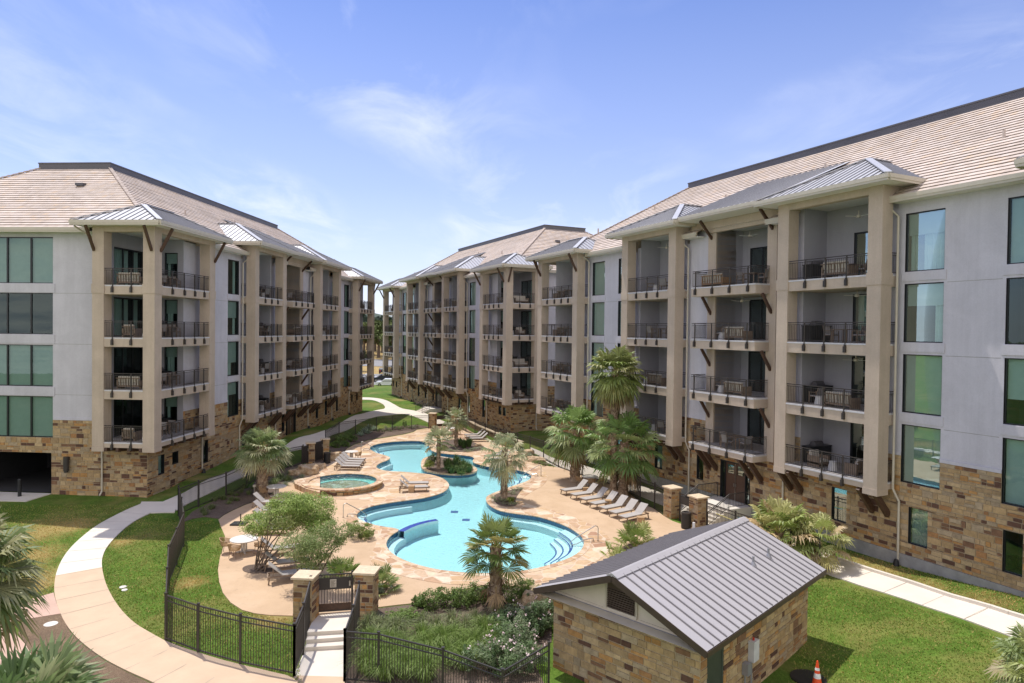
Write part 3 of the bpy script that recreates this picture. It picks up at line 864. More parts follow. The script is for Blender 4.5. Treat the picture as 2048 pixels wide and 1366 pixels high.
# right hand far building
PC = PR + DR * 43.6
lowC = [(2.5, 3.3, 2.35, 3.3), (3.7, 4.5, 2.35, 3.3), (8.3, 9.2, 1.5, 3.6), (13.2, 14.1, 1.5, 3.6), (16.3, 17.1, 1.5, 3.3), (26.8, 27.5, 1.7, 3.3), (30.2, 31, 1.7, 3.4), (33.5, 34.3, 1.7, 3.4), (39, 39.8, 1.8, 3.3), (45.6, 46.3, 2.1, 3.1), (47.6, 48.3, 2.1, 3.1)]
ehc = []; ewc = []
for k in range(4):
    a, b = 4.5 + 3.5 * k + .1, 4.5 + 3.5 * k + 3.0
    ehc.append((-10.2, -8.3, a, b)); ewc.append(((-10.2, -8.3, a, b), (), 'half'))
BC, WC = apartment('white and tan apartment building with hipped tile roof standing farthest beyond the pool', PC, DR, NR, S_C, 4.5, 3.5, .6, -1,
                   dict(holes=ehc, windows=ewc, bands=[]), lowC)
# right hand near building (its far corner bay is at s = 36.4)
PB = PR + DR * (36.41 - S_B['T'])
lowB = [(7.6, 8.6, 1.6, 3.46), (8.8, 9.6, 1.6, 3.46), (12.95, 13.92, 1.6, 3.45), (17.42, 18.36, 1.65, 3.5), (28.7, 29.4, 1.7, 3.4), (33.2, 34.1, 1.6, 3.4), (38.5, 39.3, 1.6, 3.4)]
BB, WB = apartment('white and tan apartment building nearest the camera beside the grey pump house roof', PB, DR, NR, S_B, 4.5, 3.52, .4, -1,
                   dict(holes=[], windows=[], bands=[]), lowB, stem=True)
# ------------------------------------------------------------------ ground materials
def N_scale(nt, s, k):
    n = N(nt, 'ShaderNodeMath', operation='MULTIPLY'); L(nt, s, n.inputs[0]); n.inputs[1].default_value = k; return n.outputs[0]
DRY = []
for px_, py_, r_ in ((90, 1062, 2.2), (60, 1110, 2.0), (75, 1160, 1.9), (30, 1180, 1.6), (150, 1050, 1.3), (240, 1085, .9), (550, 1236, 1.0), (380, 1165, .9), (1770, 1142, 1.3), (1850, 1170, 1.2), (1960, 1200, 1.5), (1720, 1118, .9), (395, 957, 1.2), (800, 800, 2.0)):
    q_ = at(px_, py_); DRY.append((q_.x, q_.y, r_))
def grass_mat(name, g1, g2, dry, dry_amt=.5, fine=1.0, dry_spots=()):
    m, nt, b = new_mat(name)
    p = geo_pos(nt)
    st = N(nt, 'ShaderNodeMapping'); st.inputs['Scale'].default_value = (1, .45, 1); L(nt, p, st.inputs['Vector'])
    a = noise(nt, 9 * fine, 6, .7, st.outputs[0])
    a2 = noise(nt, 38 * fine, 3, .7, p)
    mid = noise(nt, .8, 5, .6, p, .5)
    c = mixc(nt, ramp(nt, a, [(.32, 0), (.68, 1)]), g1, g2)
    c = mixc(nt, 1, c, ramp(nt, a2, [(.25, .5), (.75, 1.5)]), 'MULTIPLY')
    c = mixc(nt, 1, c, ramp(nt, mid, [(.3, .8), (.7, 1.2)]), 'MULTIPLY')
    d = ramp(nt, noise(nt, .22, 6, .62, p, .8), [(.62 - .25 * dry_amt, 0), (.8 - .2 * dry_amt, dry_amt)])
    d2 = N(nt, 'ShaderNodeMath', operation='MULTIPLY'); L(nt, d, d2.inputs[0]); L(nt, ramp(nt, a2, [(.3, .5), (.7, 1)]), d2.inputs[1])
    c = mixc(nt, d2.outputs[0], c, dry)
    for (qx, qy, qr) in dry_spots:
        dn = N(nt, 'ShaderNodeVectorMath', operation='DISTANCE'); L(nt, p, dn.inputs[0]); dn.inputs[1].default_value = (qx, qy, 0)
        nz = noise(nt, 1.1, 6, .7, p)
        sb = N(nt, 'ShaderNodeMath', operation='MULTIPLY_ADD'); L(nt, nz, sb.inputs[0]); sb.inputs[1].default_value = qr * 1.6; L(nt, dn.outputs['Value'], sb.inputs[2])
        k_ = ramp(nt, N_scale(nt, sb.outputs[0], 1 / (qr * 2.2)), [(.45, .75), (.85, 0)])
        c = mixc(nt, k_, c, dry)
    L(nt, c, b.inputs['Base Color']); b.inputs['Roughness'].default_value = .95; b.inputs['Specular IOR Level'].default_value = .15
    h = N(nt, 'ShaderNodeMath', operation='ADD'); L(nt, a, h.inputs[0]); L(nt, a2, h.inputs[1])
    bump(nt, b, h.outputs[0], .6, .05)
    return m
M['lawn'] = grass_mat('lawn', (.062, .118, .014), (.118, .192, .03), (.38, .27, .11), .6, 1.0, DRY)
M['dryfield'] = grass_mat('dry_field', (.33, .23, .09), (.42, .30, .13), (.22, .2, .06), .4)
def deck_mat():
    m, nt, b = new_mat('tan_deck')
    p = geo_pos(nt)
    a = ramp(nt, noise(nt, .45, 6, .65, p, .5), [(.3, (.47, .325, .20)), (.55, (.53, .375, .24)), (.75, (.57, .415, .275))])
    f = ramp(nt, noise(nt, 25, 3, .6, p), [(.3, .93), (.7, 1.06)])
    s = ramp(nt, noise(nt, 2.2, 5, .7, p), [(.56, 1), (.72, .86)])
    L(nt, mixc(nt, 1, mixc(nt, 1, a, f, 'MULTIPLY'), s, 'MULTIPLY'), b.inputs['Base Color']); b.inputs['Roughness'].default_value = .9
    bump(nt, b, noise(nt, 40, 3, .6, p), .15)
    return m
M['deck'] = deck_mat()
def flag_mat(name='flagstone', scale=1.3):
    m, nt, b = new_mat(name)
    p = geo_pos(nt)
    dn = N(nt, 'ShaderNodeTexNoise'); dn.inputs['Scale'].default_value = 1.3; L(nt, p, dn.inputs['Vector'])
    ad = mixc(nt, .12, p, dn.outputs['Color'], 'ADD')
    fl = N(nt, 'ShaderNodeMapping'); fl.inputs['Scale'].default_value = (1, 1, 0.001); L(nt, ad, fl.inputs['Vector'])
    v = N(nt, 'ShaderNodeTexVoronoi', feature='F1'); v.inputs['Scale'].default_value = scale; L(nt, fl.outputs[0], v.inputs['Vector'])
    e = N(nt, 'ShaderNodeTexVoronoi', feature='DISTANCE_TO_EDGE'); e.inputs['Scale'].default_value = scale; L(nt, fl.outputs[0], e.inputs['Vector'])
    sp = N(nt, 'ShaderNodeSeparateColor'); L(nt, v.outputs['Color'], sp.inputs[0])
    c = ramp(nt, sp.outputs[0], [(0, (.49, .32, .175)), (.2, (.53, .37, .23)), (.36, (.42, .25, .145)), (.5, (.57, .42, .28)), (.62, (.36, .20, .12)), (.76, (.55, .38, .21)), (.9, (.66, .54, .41)), (1, (.43, .28, .18))])
    c = mixc(nt, 1, c, ramp(nt, noise(nt, 5, 5, .7, p), [(.3, .82), (.7, 1.15)]), 'MULTIPLY')
    ed = ramp(nt, e.outputs['Distance'], [(.012, 1), (.05, 0)])
    c = mixc(nt, ed, c, (.58, .46, .34))
    L(nt, c, b.inputs['Base Color']); b.inputs['Roughness'].default_value = .85
    bump(nt, b, ramp(nt, e.outputs['Distance'], [(.0, 0), (.05, 1)]), .25, .02)
    return m
M['flag'] = flag_mat()
M['coping'] = flag_mat('coping_stone', 2.0)
def mulch_mat(name, c1, c2):
    m, nt, b = new_mat(name)
    p = geo_pos(nt)
    a = noise(nt, 14, 6, .75, p); a2 = noise(nt, 45, 2, .6, p); big = noise(nt, .7, 4, .6, p)
    c = mixc(nt, ramp(nt, a, [(.35, 0), (.68, 1)]), c1, c2)
    c = mixc(nt, 1, c, ramp(nt, a2, [(.3, .55), (.7, 1.4)]), 'MULTIPLY'); c = mixc(nt, 1, c, ramp(nt, big, [(.3, .8), (.7, 1.2)]), 'MULTIPLY')
    L(nt, c, b.inputs['Base Color']); b.inputs['Roughness'].default_value = .95
    bump(nt, b, a, .9, .06)
    return m
M['mulch'] = mulch_mat('bark_mulch', (.095, .062, .045), (.19, .14, .105))
M['drymulch'] = mulch_mat('dry_mulch_ground', (.125, .078, .045), (.24, .165, .10))
M['walk'] = simple('pale_concrete_walk', (.66, .595, .51), .88, var=.06, scale=.8, bmp=.1)
M['tanwalk'] = simple('tan_concrete_walk', (.55, .405, .275), .88, var=.07, scale=.9, bmp=.1)
M['pinkwalk'] = simple('pink_paving', (.52, .35, .27), .88, var=.08, scale=1.2, bmp=.1)
M['joint'] = simple('walk_joint', (.36, .30, .24), .95)
M['asphalt'] = simple('asphalt', (.23, .225, .22), .9, var=.12, scale=.3)
M['plaster'] = simple('pool_plaster', (.56, .80, .815), .8, var=.09, scale=7)
M['step_white'] = simple('pool_step_plaster', (.82, .90, .90), .8, var=.03)
M['blue_tile'] = simple('dark_blue_pool_tile', (.03, .09, .17), .2, var=.35, scale=9)
M['cobalt_tile'] = simple('cobalt_pool_tile', (.04, .07, .32), .25, var=.5, scale=11)
M['spa_plaster'] = simple('spa_plaster', (.40, .82, .75), .8, var=.05)

def poly_px(pts, z=None): return [at(px, py, z) for px, py in pts]
def area2(P): return sum(a.x * b.y - b.x * a.y for a, b in zip(P, P[1:] + P[:1])) / 2
def smooth_closed(P, it=2):
    P = [Vector(p) for p in P]
    for _ in range(it):
        Q = []
        for a, b in zip(P, P[1:] + P[:1]):
            Q.append(a.lerp(b, .25)); Q.append(a.lerp(b, .75))
        P = Q
    return P
def smooth_open(P, it=2):
    P = [Vector(p) for p in P]
    for _ in range(it):
        Q = [P[0]]
        for a, b in zip(P, P[1:]):
            Q.append(a.lerp(b, .25)); Q.append(a.lerp(b, .75))
        P = Q + [P[-1]]
    return P
def inside(P, x, y):
    r = False; j = len(P) - 1
    for i in range(len(P)):
        if (P[i].y > y) != (P[j].y > y) and x < (P[j].x - P[i].x) * (y - P[i].y) / (P[j].y - P[i].y) + P[i].x: r = not r
        j = i
    return r
def dist_edge(P, x, y):
    p = Vector((x, y)); m = 1e9
    for a, b in zip(P, P[1:] + P[:1]):
        a2, b2 = Vector((a.x, a.y)), Vector((b.x, b.y)); d = b2 - a2; l2 = d.length_squared
        t = 0 if l2 < 1e-9 else max(0, min(1, (p - a2).dot(d) / l2))
        m = min(m, (p - a2 - d * t).length)
    return m
def sheet(name, P, mat, off, zf=None, grid=1.1, holes=(), side=.12, kind='structure'):
    """flat-lying sheet following the ground; P = list of world points"""
    P = [Vector((p.x, p.y)) for p in P]
    if area2(P) < 0: P = P[::-1]
    hs = []
    for h in holes:
        h = [Vector((p.x, p.y)) for p in h]
        if area2(h) > 0: h = h[::-1]
        hs.append(h)
    verts = list(P); faces = [list(range(len(P)))]
    edges = []
    nb = [(0, len(P))]
    for h in hs:
        nb.append((len(verts), len(h))); verts += h
    for s0, n in nb: edges += [(s0 + i, s0 + (i + 1) % n) for i in range(n)]
    xs = [p.x for p in P]; ys = [p.y for p in P]
    x = math.floor(min(xs) / grid) * grid
    while x < max(xs):
        y = math.floor(min(ys) / grid) * grid
        while y < max(ys):
            if inside(P, x, y) and dist_edge(P, x, y) > .25 * grid and not any(inside(h, x, y) or dist_edge(h, x, y) < .25 * grid for h in hs):
                verts.append(Vector((x, y)))
            y += grid
        x += grid
    v, e, f, *_ = delaunay_2d_cdt(verts, edges, [], 0, 1e-5)
    zf = zf or gh
    mb = MB()
    V3 = [(p.x, p.y, zf(p.x, p.y) + off) for p in v]
    for p in V3: mb.pt(p)
    for t in f:
        c = (v[t[0]] + v[t[1]] + v[t[2]]) / 3
        if inside(P, c.x, c.y) and not any(inside(h, c.x, c.y) for h in hs):
            if (v[t[1]] - v[t[0]]).cross(v[t[2]] - v[t[0]]) < 0: t = [t[0], t[2], t[1]]
            mb.facei(t)
    if side:
        for Q in [P] + hs:
            for a, b in zip(Q, Q[1:] + Q[:1]):
                za, zb = zf(a.x, a.y) + off, zf(b.x, b.y) + off
                mb.face([(a.x, a.y, za), (a.x, a.y, za - side), (b.x, b.y, zb - side), (b.x, b.y, zb)])
    o = mb.build(name, mat)
    if kind: o['kind'] = kind
    return o
zero = lambda x, y: 0.0
def offset_poly(P, d):
    """push a closed outline outward by d"""
    P = [Vector((p.x, p.y)) for p in P]
    sgn = 1 if area2(P) > 0 else -1
    Q = []
    n = len(P)
    for i in range(n):
        a, b = P[i - 1], P[(i + 1) % n]
        t = (b - a).normalized(); nn = Vector((t.y, -t.x)) * sgn
        Q.append(P[i] + nn * d)
    return Q

# ------------------------------------------------------------------ outlines (read off the photograph, laid on the ground)
POOL = smooth_closed(poly_px([(737, 897), (749, 890), (776, 885), (814, 882.5), (846, 883), (858, 890), (859, 898), (866, 904.5), (888, 908.5), (922, 911), (944, 914), (949, 918), (945, 922.5), (946, 926), (958, 930.5), (978, 935), (1012, 937.5), (1039, 942), (1057, 947.5), (1064, 954), (1058, 962), (1039, 969), (1012, 978), (990, 986), (974, 993), (971, 1000), (975, 1009), (987, 1018), (1006, 1025), (1040, 1030), (1071, 1033.5), (1100, 1041.5), (1130, 1052.5), (1154, 1066), (1167, 1079), (1168, 1093), (1158, 1107), (1137, 1119), (1099, 1132), (1063, 1141), (1011, 1147.5), (952, 1149), (892, 1144), (848, 1135.5), (812, 1124), (788, 1112), (774, 1098), (772, 1086), (782, 1072), (800, 1062), (790, 1058), (770, 1055.5), (747, 1051), (723, 1043.5), (712, 1034.5), (717, 1025), (738, 1015), (773, 1007.5), (818, 1001.5), (854, 996.5), (883, 988), (896.5, 979), (899, 970), (890, 960), (873, 953), (854, 949), (810, 945), (776, 943.5), (757, 939.5), (751, 934), (760, 927), (778, 920.5), (781, 915.5), (768, 911), (749, 906)], 0.0), 1)
ISLAND = smooth_closed(poly_px([(843, 924), (842, 934), (847, 941), (858, 945.5), (888, 949.5), (918, 951), (944, 948.5), (955, 943), (952, 937), (938, 930), (915, 921), (885, 915), (860, 914), (848, 918)], 0.0), 1)
DECK = [Vector((p.x, p.y, 0)) for p in DECK0]
D2 = [Vector((p.x, p.y)) for p in DECK]
POOL2 = [Vector((p.x, p.y)) for p in POOL]
ISL2 = [Vector((p.x, p.y)) for p in ISLAND]

# ------------------------------------------------------------------ terrain (one sheet to the horizon)
STEPS2 = [Vector((p.x, p.y)) for p in (at(622, 1240, 0), at(716, 1230, 0), at(697, 1275, -.1), at(694, 1366, -.45), at(694, 1430, -.45), at(570, 1430, -.45), at(586, 1356, -.45), at(606, 1290, -.3))]
STEPS2 = offset_poly(STEPS2, .35)
def terrain():
    mb = MB()
    xs = [-1500, -700, -350, -200, -130, -95, -75, -60] + [-50 + .8 * i for i in range(int(100 / .8) + 1)] + [55, 62, 75, 95, 130, 200, 350, 700, 1500]
    ys = [-60, -20, 0, 8] + [12 + .8 * i for i in range(int(118 / .8) + 1)] + [135, 142, 150, 165, 190, 230, 300, 400, 600, 900, 1500]
    idx = {}
    for i, x in enumerate(xs):
        for j, y in enumerate(ys):
            z = gh(x, y) if (-60 <= x <= 62 and -5 <= y <= 140) else (gh(max(-60, min(62, x)), max(-5, min(140, y))) * max(0, 1 - max(abs(x) - 60, y - 140, 0) / 60))
            if -40 < x < 40 and 20 < y < 90:
                if inside(D2, x, y):
                    de = dist_edge(D2, x, y)
                    if de > .85:
                        z -= .3
                        if inside(POOL2, x, y) or dist_edge(POOL2, x, y) < 1.0: z -= 2.2
            if -9.5 < x < -4.5 and 19 < y < 28.5 and inside(STEPS2, x, y): z = min(z, -.75)
            if y > 135: z -= min(1.2, (y - 135) * .05)
            idx[i, j] = mb.pt((x, y, z))
    for i in range(len(xs) - 1):
        for j in range(len(ys) - 1):
            mb.facei([idx[i, j], idx[i + 1, j], idx[i + 1, j + 1], idx[i, j + 1]])
    o = mb.build('ground', M['lawn'], smooth=True); o['kind'] = 'structure'
terrain()

# pool deck with the pool cut out; flagstone apron; coping
FLAG = offset_poly(POOL, 1.55)
sheet('pool_deck', DECK, M['deck'], .035, zero, 1.4, [offset_poly(POOL, .05)], .3)
flag_w = smooth_closed(poly_px([(700, 902), (690, 911), (664, 925), (648, 937), (640, 950), (625, 962), (600, 980), (640, 1000), (760, 1000), (705, 1022), (690, 1040), (700, 1055), (740, 1066), (755, 1080), (748, 1100), (735, 1120), (765, 1142), (820, 1158), (885, 1170), (960, 1172), (1040, 1172), (1120, 1160), (1175, 1135), (1215, 1110), (1225, 1085), (1205, 1062), (1160, 1040), (1110, 1022), (1060, 1012), (1040, 1000), (1062, 985), (1090, 970), (1098, 952), (1080, 937), (1050, 926), (1000, 912), (985, 902), (960, 888), (935, 870), (900, 858), (860, 859), (836, 864), (808, 874), (770, 880), (730, 886), (706, 893)], 0.0), 2)
sheet('flagstone_paving', flag_w, M['flag'], .048, zero, 1.4, [offset_poly(POOL, .05)], .01)
def ring(name, P, d, z0, z1, mat, inner_extra=0.0):
    A = [Vector((p.x, p.y)) for p in P]; Bq = offset_poly(P, d)
    mb = MB(); n = len(A)
    for i in range(n):
        j = (i + 1) % n
        a, b, c, e = A[i], A[j], Bq[j], Bq[i]
        mb.face([(*a, z1), (*b, z1), (*c, z1), (*e, z1)])
        mb.face([(*a, z0), (*b, z0), (*b, z1), (*a, z1)])
        mb.face([(*e, z0), (*c, z0), (*c, z1), (*e, z1)])
    o = mb.build(name, mat, recalc=True); return o
o = ring('pool_coping', POOL, .36, .0, .062, M['coping']); o['kind'] = 'structure'
WATER_Z = -.13
DEPTH = -.78
def pool():
    rt = thing('swimming_pool', (at(950, 1060, 0).x, at(950, 1060, 0).y, 0), 'freeform pale blue swimming pool with a planted island', 'swimming pool')
    mb = MB()
    P = [Vector((p.x, p.y)) for p in POOL]; I = ISL2
    if area2(P) < 0: P = P[::-1]
    inner = offset_poly(P, -.25)
    for Q, sgn in ((P, 1),):
        n = len(Q)
        for i in range(n):
            j = (i + 1) % n
            mb.face([(*Q[i], -.24), (*Q[j], -.24), (*inner[j], DEPTH), (*inner[i], DEPTH)])
    for i in range(len(I)):
        j = (i + 1) % len(I)
        mb.face([(*I[i], -.24), (*I[j], -.24), (*I[j], DEPTH), (*I[i], DEPTH)])
    xs = [p.x for p in P]; ys = [p.y for p in P]
    mb.face([(min(xs) - 1, min(ys) - 1, DEPTH), (max(xs) + 1, min(ys) - 1, DEPTH), (max(xs) + 1, max(ys) + 1, DEPTH), (min(xs) - 1, max(ys) + 1, DEPTH)])
    mb.build('pool_shell', M['plaster'], rt)
    mb = MB()
    for Q in (P, I):
        for i in range(len(Q)):
            j = (i + 1) % len(Q)
            mb.face([(*Q[i], -.24), (*Q[j], -.24), (*Q[j], .02), (*Q[i], .02)])
    mb.build('waterline_tile', M['blue_tile'], rt)
    # water surface with the island cut out
    v, e, f, *_ = delaunay_2d_cdt(P + I, [(i, (i + 1) % len(P)) for i in range(len(P))] + [(len(P) + i, len(P) + (i + 1) % len(I)) for i in range(len(I))], [], 0, 1e-5)
    mb = MB()
    for p in v: mb.pt((p.x, p.y, WATER_Z))
    for t in f:
        c = (v[t[0]] + v[t[1]] + v[t[2]]) / 3
        if inside(P, c.x, c.y) and not inside(I, c.x, c.y):
            if (v[t[1]] - v[t[0]]).cross(v[t[2]] - v[t[0]]) < 0: t = [t[0], t[2], t[1]]
            mb.facei(t)
    mb.build('water', M['water'], rt)
    # entry steps: concentric white treads with a blue edge line, in three places
    def steps(pts_edge, centre, nst=4, w=.36, side=None):
        # pts_edge: wall points (world, z=0) ; treads step down toward centre
        E = [Vector((p.x, p.y)) for p in smooth_open(pts_edge, 2)]
        c = Vector((centre.x, centre.y))
        for k in range(nst):
            z = -.19 - .15 * k
            Ek = [p + (c - p).normalized() * (w * (k + 1) * (1.0 if k else 1.7)) for p in E]
            E0 = [p - (c - p).normalized() * .02 for p in E]
            mb = MB(); n = len(E)
            for i in range(n - 1):
                mb.mat = 0
                mb.face([(*E0[i], z), (*E0[i + 1], z), (*Ek[i + 1], z), (*Ek[i], z)])
                mb.face([(*Ek[i], z), (*Ek[i + 1], z), (*Ek[i + 1], z - .15), (*Ek[i], z - .15)])
                d0 = (c - Ek[i]).normalized() * -.09; d1 = (c - Ek[i + 1]).normalized() * -.09
                mb.mat = 1
                mb.face([(*Ek[i], z + .004), (*Ek[i + 1], z + .004), (*(Ek[i + 1] + d1), z + .004), (*(Ek[i] + d0), z + .004)])
            for q in (0, n - 1): mb.mat = 0; mb.face([(*E0[q], z), (*Ek[q], z), (*Ek[q], z - .3), (*E0[q], z - .3)])
            mb.build('pool_step', [M['step_white'], M['cobalt_tile']], rt)
    steps(poly_px([(1130, 1053), (1154, 1066), (1167, 1079), (1168, 1093), (1158, 1107), (1137, 1119)], 0.0), at(1040, 1090, 0), 4, .42)
    steps(poly_px([(747, 1051), (723, 1043.5), (712, 1034.5), (717, 1025)], 0.0), at(800, 1040, 0), 3, .36)
    steps(poly_px([(1052, 946), (1063, 953), (1058, 962)], 0.0), at(1000, 958, 0), 4, .5)
    steps(poly_px([(737, 898), (746, 905)], 0.0), at(790, 895, 0), 3, .5)
    # bench along the walls
    def bench(pts, dpt=.42, z=-.36):
        E = [Vector((p.x, p.y)) for p in smooth_open(pts, 2)]
        mb = MB()
        n = len(E); I2 = []
        for i in range(n):
            t = (E[min(i + 1, n - 1)] - E[max(i - 1, 0)]).normalized(); nn = Vector((-t.y, t.x))
            I2.append(E[i] + nn * dpt)
        for i in range(n - 1):
            mb.mat = 0
            mb.face([(*E[i], z), (*E[i + 1], z), (*I2[i + 1], z), (*I2[i], z)])
            mb.face([(*I2[i], z), (*I2[i + 1], z), (*I2[i + 1], z - .75), (*I2[i], z - .75)])
        for q in (0, n - 1): mb.face([(*E[q], z), (*I2[q], z), (*I2[q], z - .75), (*E[q], z - .75)])
        mb.build('bench_ledge', M['step_white'], rt)
    bench(poly_px([(820, 1001), (773, 1007.5), (738, 1015), (722, 1022)], 0.0)[::1])
    bench(poly_px([(1150, 1064), (1130, 1052.5), (1100, 1041.5), (1071, 1033.5), (1020, 1027)], 0.0))
    bench(poly_px([(800, 1062), (782, 1072), (772, 1086), (774, 1098), (788, 1112)], 0.0))
    bench(poly_px([(846, 883), (814, 882.5), (776, 885), (752, 889)], 0.0))
    bench(poly_px([(778, 920.5), (760, 927), (752, 933), (757, 939)], 0.0))
    # curved tile-topped wall standing in the water
    C = smooth_open(poly_px([(802, 1064), (817, 1056), (836, 1049), (856, 1044), (874, 1041)], 0.0), 2)
    mb = MB()
    for i in range(len(C) - 1):
        a, b = C[i], C[i + 1]
        t0 = (C[min(i + 1, len(C) - 1)] - C[max(0, i - 1)]).normalized(); t1 = (C[min(i + 2, len(C) - 1)] - C[i]).normalized()
        n0 = Vector((-t0.y, t0.x, 0)) * .2; n1 = Vector((-t1.y, t1.x, 0)) * .2
        mb.mat = 1
        mb.face([a - n0 + Vector((0, 0, .05)), b - n1 + Vector((0, 0, .05)), b + n1 + Vector((0, 0, .05)), a + n0 + Vector((0, 0, .05))])
        mb.mat = 0
        for s_ in (-1, 1):
            mb.face([a + n0 * s_ + Vector((0, 0, -.78)), b + n1 * s_ + Vector((0, 0, -.78)), b + n1 * s_ + Vector((0, 0, .05)), a + n0 * s_ + Vector((0, 0, .05))])
    e_ = C[-1]; t = (C[-1] - C[-2]).normalized(); nn = Vector((-t.y, t.x, 0)) * .2
    mb.face([e_ - nn + Vector((0, 0, -.78)), e_ + nn + Vector((0, 0, -.78)), e_ + nn + Vector((0, 0, .05)), e_ - nn + Vector((0, 0, .05))])
    mb.build('divider_wall', [M['plaster'], M['cobalt_tile']], rt)
    for px, py in ((909, 1024), (932, 1040)):
        p = at(px, py, DEPTH); mb = MB(); mb.box(p.x - .25, p.x + .25, p.y - .25, p.y + .25, DEPTH, DEPTH + .02); mb.build('main_drain', M['cobalt_tile'], rt)
def water_mat():
    m, nt, b = new_mat('pool_water'); nt.nodes.remove(b)
    tr = N(nt, 'ShaderNodeBsdfTransparent'); tr.inputs[0].default_value = (.78, .96, .98, 1)
    gl = N(nt, 'ShaderNodeBsdfGlossy'); gl.inputs['Roughness'].default_value = .02; gl.inputs['Color'].default_value = (1, 1, 1, 1)
    p = geo_pos(nt)
    bp = N(nt, 'ShaderNodeBump'); bp.inputs['Strength'].default_value = .45; bp.inputs['Distance'].default_value = .08
    L(nt, noise(nt, 5.5, 4, .6, p, .4), bp.inputs['Height']); L(nt, bp.outputs[0], gl.inputs['Normal'])
    fr = N(nt, 'ShaderNodeFresnel'); fr.inputs['IOR'].default_value = 1.33; L(nt, bp.outputs[0], fr.inputs['Normal'])
    mx = N(nt, 'ShaderNodeMixShader'); L(nt, fr.outputs[0], mx.inputs[0]); L(nt, tr.outputs[0], mx.inputs[1]); L(nt, gl.outputs[0], mx.inputs[2])
    L(nt, mx.outputs[0], nt.nodes['Material Output'].inputs['Surface'])
    return m
M['water'] = water_mat()
pool()
# planted island in the pool
sheet('island_bed', offset_poly(ISLAND, -.3), M['mulch'], .12, zero, .8, (), .3)
o = ring('island_coping', offset_poly(ISLAND, -.33), .36, -.02, .1, M['coping']); o['kind'] = 'structure'

# ------------------------------------------------------------------ raised round spa
def spa():
    c = at(686, 961.5, .48)
    r = abs(at(753, 961.5, .48).x - at(619, 961.5, .48).x) / 2
    rt = thing('spa', (c.x, c.y, 0), 'round raised spa with turquoise water and stone rim', 'spa')
    RO = r + .42
    mb = MB()
    def T(u, dep, z): a = u / RO; return (c.x + (RO + dep) * math.cos(a), c.y + (RO + dep) * math.sin(a), z)
    rr = random.Random(5)
    stone_wall(mb, T, 0, 2 * math.pi * RO, 0.0, .40, (), rr, 1.0, .015)
    mb.build('stone_wall', [M['stone'], M['mortar']], rt)
    mb = MB(); mb.lathe([(RO + .08, .40), (RO + .08, .49), (r, .49), (r, .30)], 64, (c.x, c.y, 0), close=False); mb.build('rim', M['coping'], rt, recalc=True)
    mb = MB(); mb.lathe([(r, .30), (r, .42)], 64, (c.x, c.y, 0), close=False); mb.lathe([(r - .01, .18), (r - .01, .44)], 64, (c.x, c.y, 0), close=False); mb.build('waterline_tile', M['blue_tile'], rt)
    mb = MB(); mb.lathe([(r, .2), (r - .06, .1), (r - .5, .1), (r - .55, -.12), (.01, -.12)], 64, (c.x, c.y, 0), close=False); mb.build('spa_shell', M['spa_plaster'], rt, smooth=False)
    mb = MB(); mb.lathe([(r, .36), (.01, .36)], 64, (c.x, c.y, 0), close=False); mb.build('water', M['spa_water'], rt)
    # low stone platform joining the left side
    mb = MB()
    pl = [at(588, 961, .42), at(600, 957, .42), at(640, 951, .42), at(640, 985, .42), at(612, 977, .42), at(590, 967, .42)]
    n = len(pl)
    mb.face(pl)
    for i in range(n): a, b = pl[i], pl[(i + 1) % n]; mb.face([a, b, b - Vector((0, 0, .5)), a - Vector((0, 0, .5))])
    mb.build('platform', M['coping'], rt, recalc=True)
m_, nt_, b_ = new_mat('spa_water'); nt_.nodes.remove(b_)
_tr = N(nt_, 'ShaderNodeBsdfTransparent'); _tr.inputs[0].default_value = (.74, .96, .93, 1)
_gl = N(nt_, 'ShaderNodeBsdfGlossy'); _gl.inputs['Roughness'].default_value = .05
_df = N(nt_, 'ShaderNodeBsdfDiffuse'); _df.inputs[0].default_value = (.75, .9, .86, 1)
_bp = N(nt_, 'ShaderNodeBump'); _bp.inputs['Strength'].default_value = .8; _bp.inputs['Distance'].default_value = .1
_nz = noise(nt_, 3.5, 6, .7, geo_pos(nt_), .8)
L(nt_, _nz, _bp.inputs['Height']); L(nt_, _bp.outputs[0], _gl.inputs['Normal'])
_m1 = N(nt_, 'ShaderNodeMixShader'); L(nt_, ramp(nt_, _nz, [(.5, 0.02), (.72, .6)]), _m1.inputs[0]); L(nt_, _tr.outputs[0], _m1.inputs[1]); L(nt_, _df.outputs[0], _m1.inputs[2])
_fr = N(nt_, 'ShaderNodeFresnel'); _fr.inputs['IOR'].default_value = 1.33; L(nt_, _bp.outputs[0], _fr.inputs['Normal'])
_m2 = N(nt_, 'ShaderNodeMixShader'); L(nt_, _fr.outputs[0], _m2.inputs[0]); L(nt_, _m1.outputs[0], _m2.inputs[1]); L(nt_, _gl.outputs[0], _m2.inputs[2])
L(nt_, _m2.outputs[0], nt_.nodes['Material Output'].inputs['Surface'])
M['spa_water'] = m_
spa()

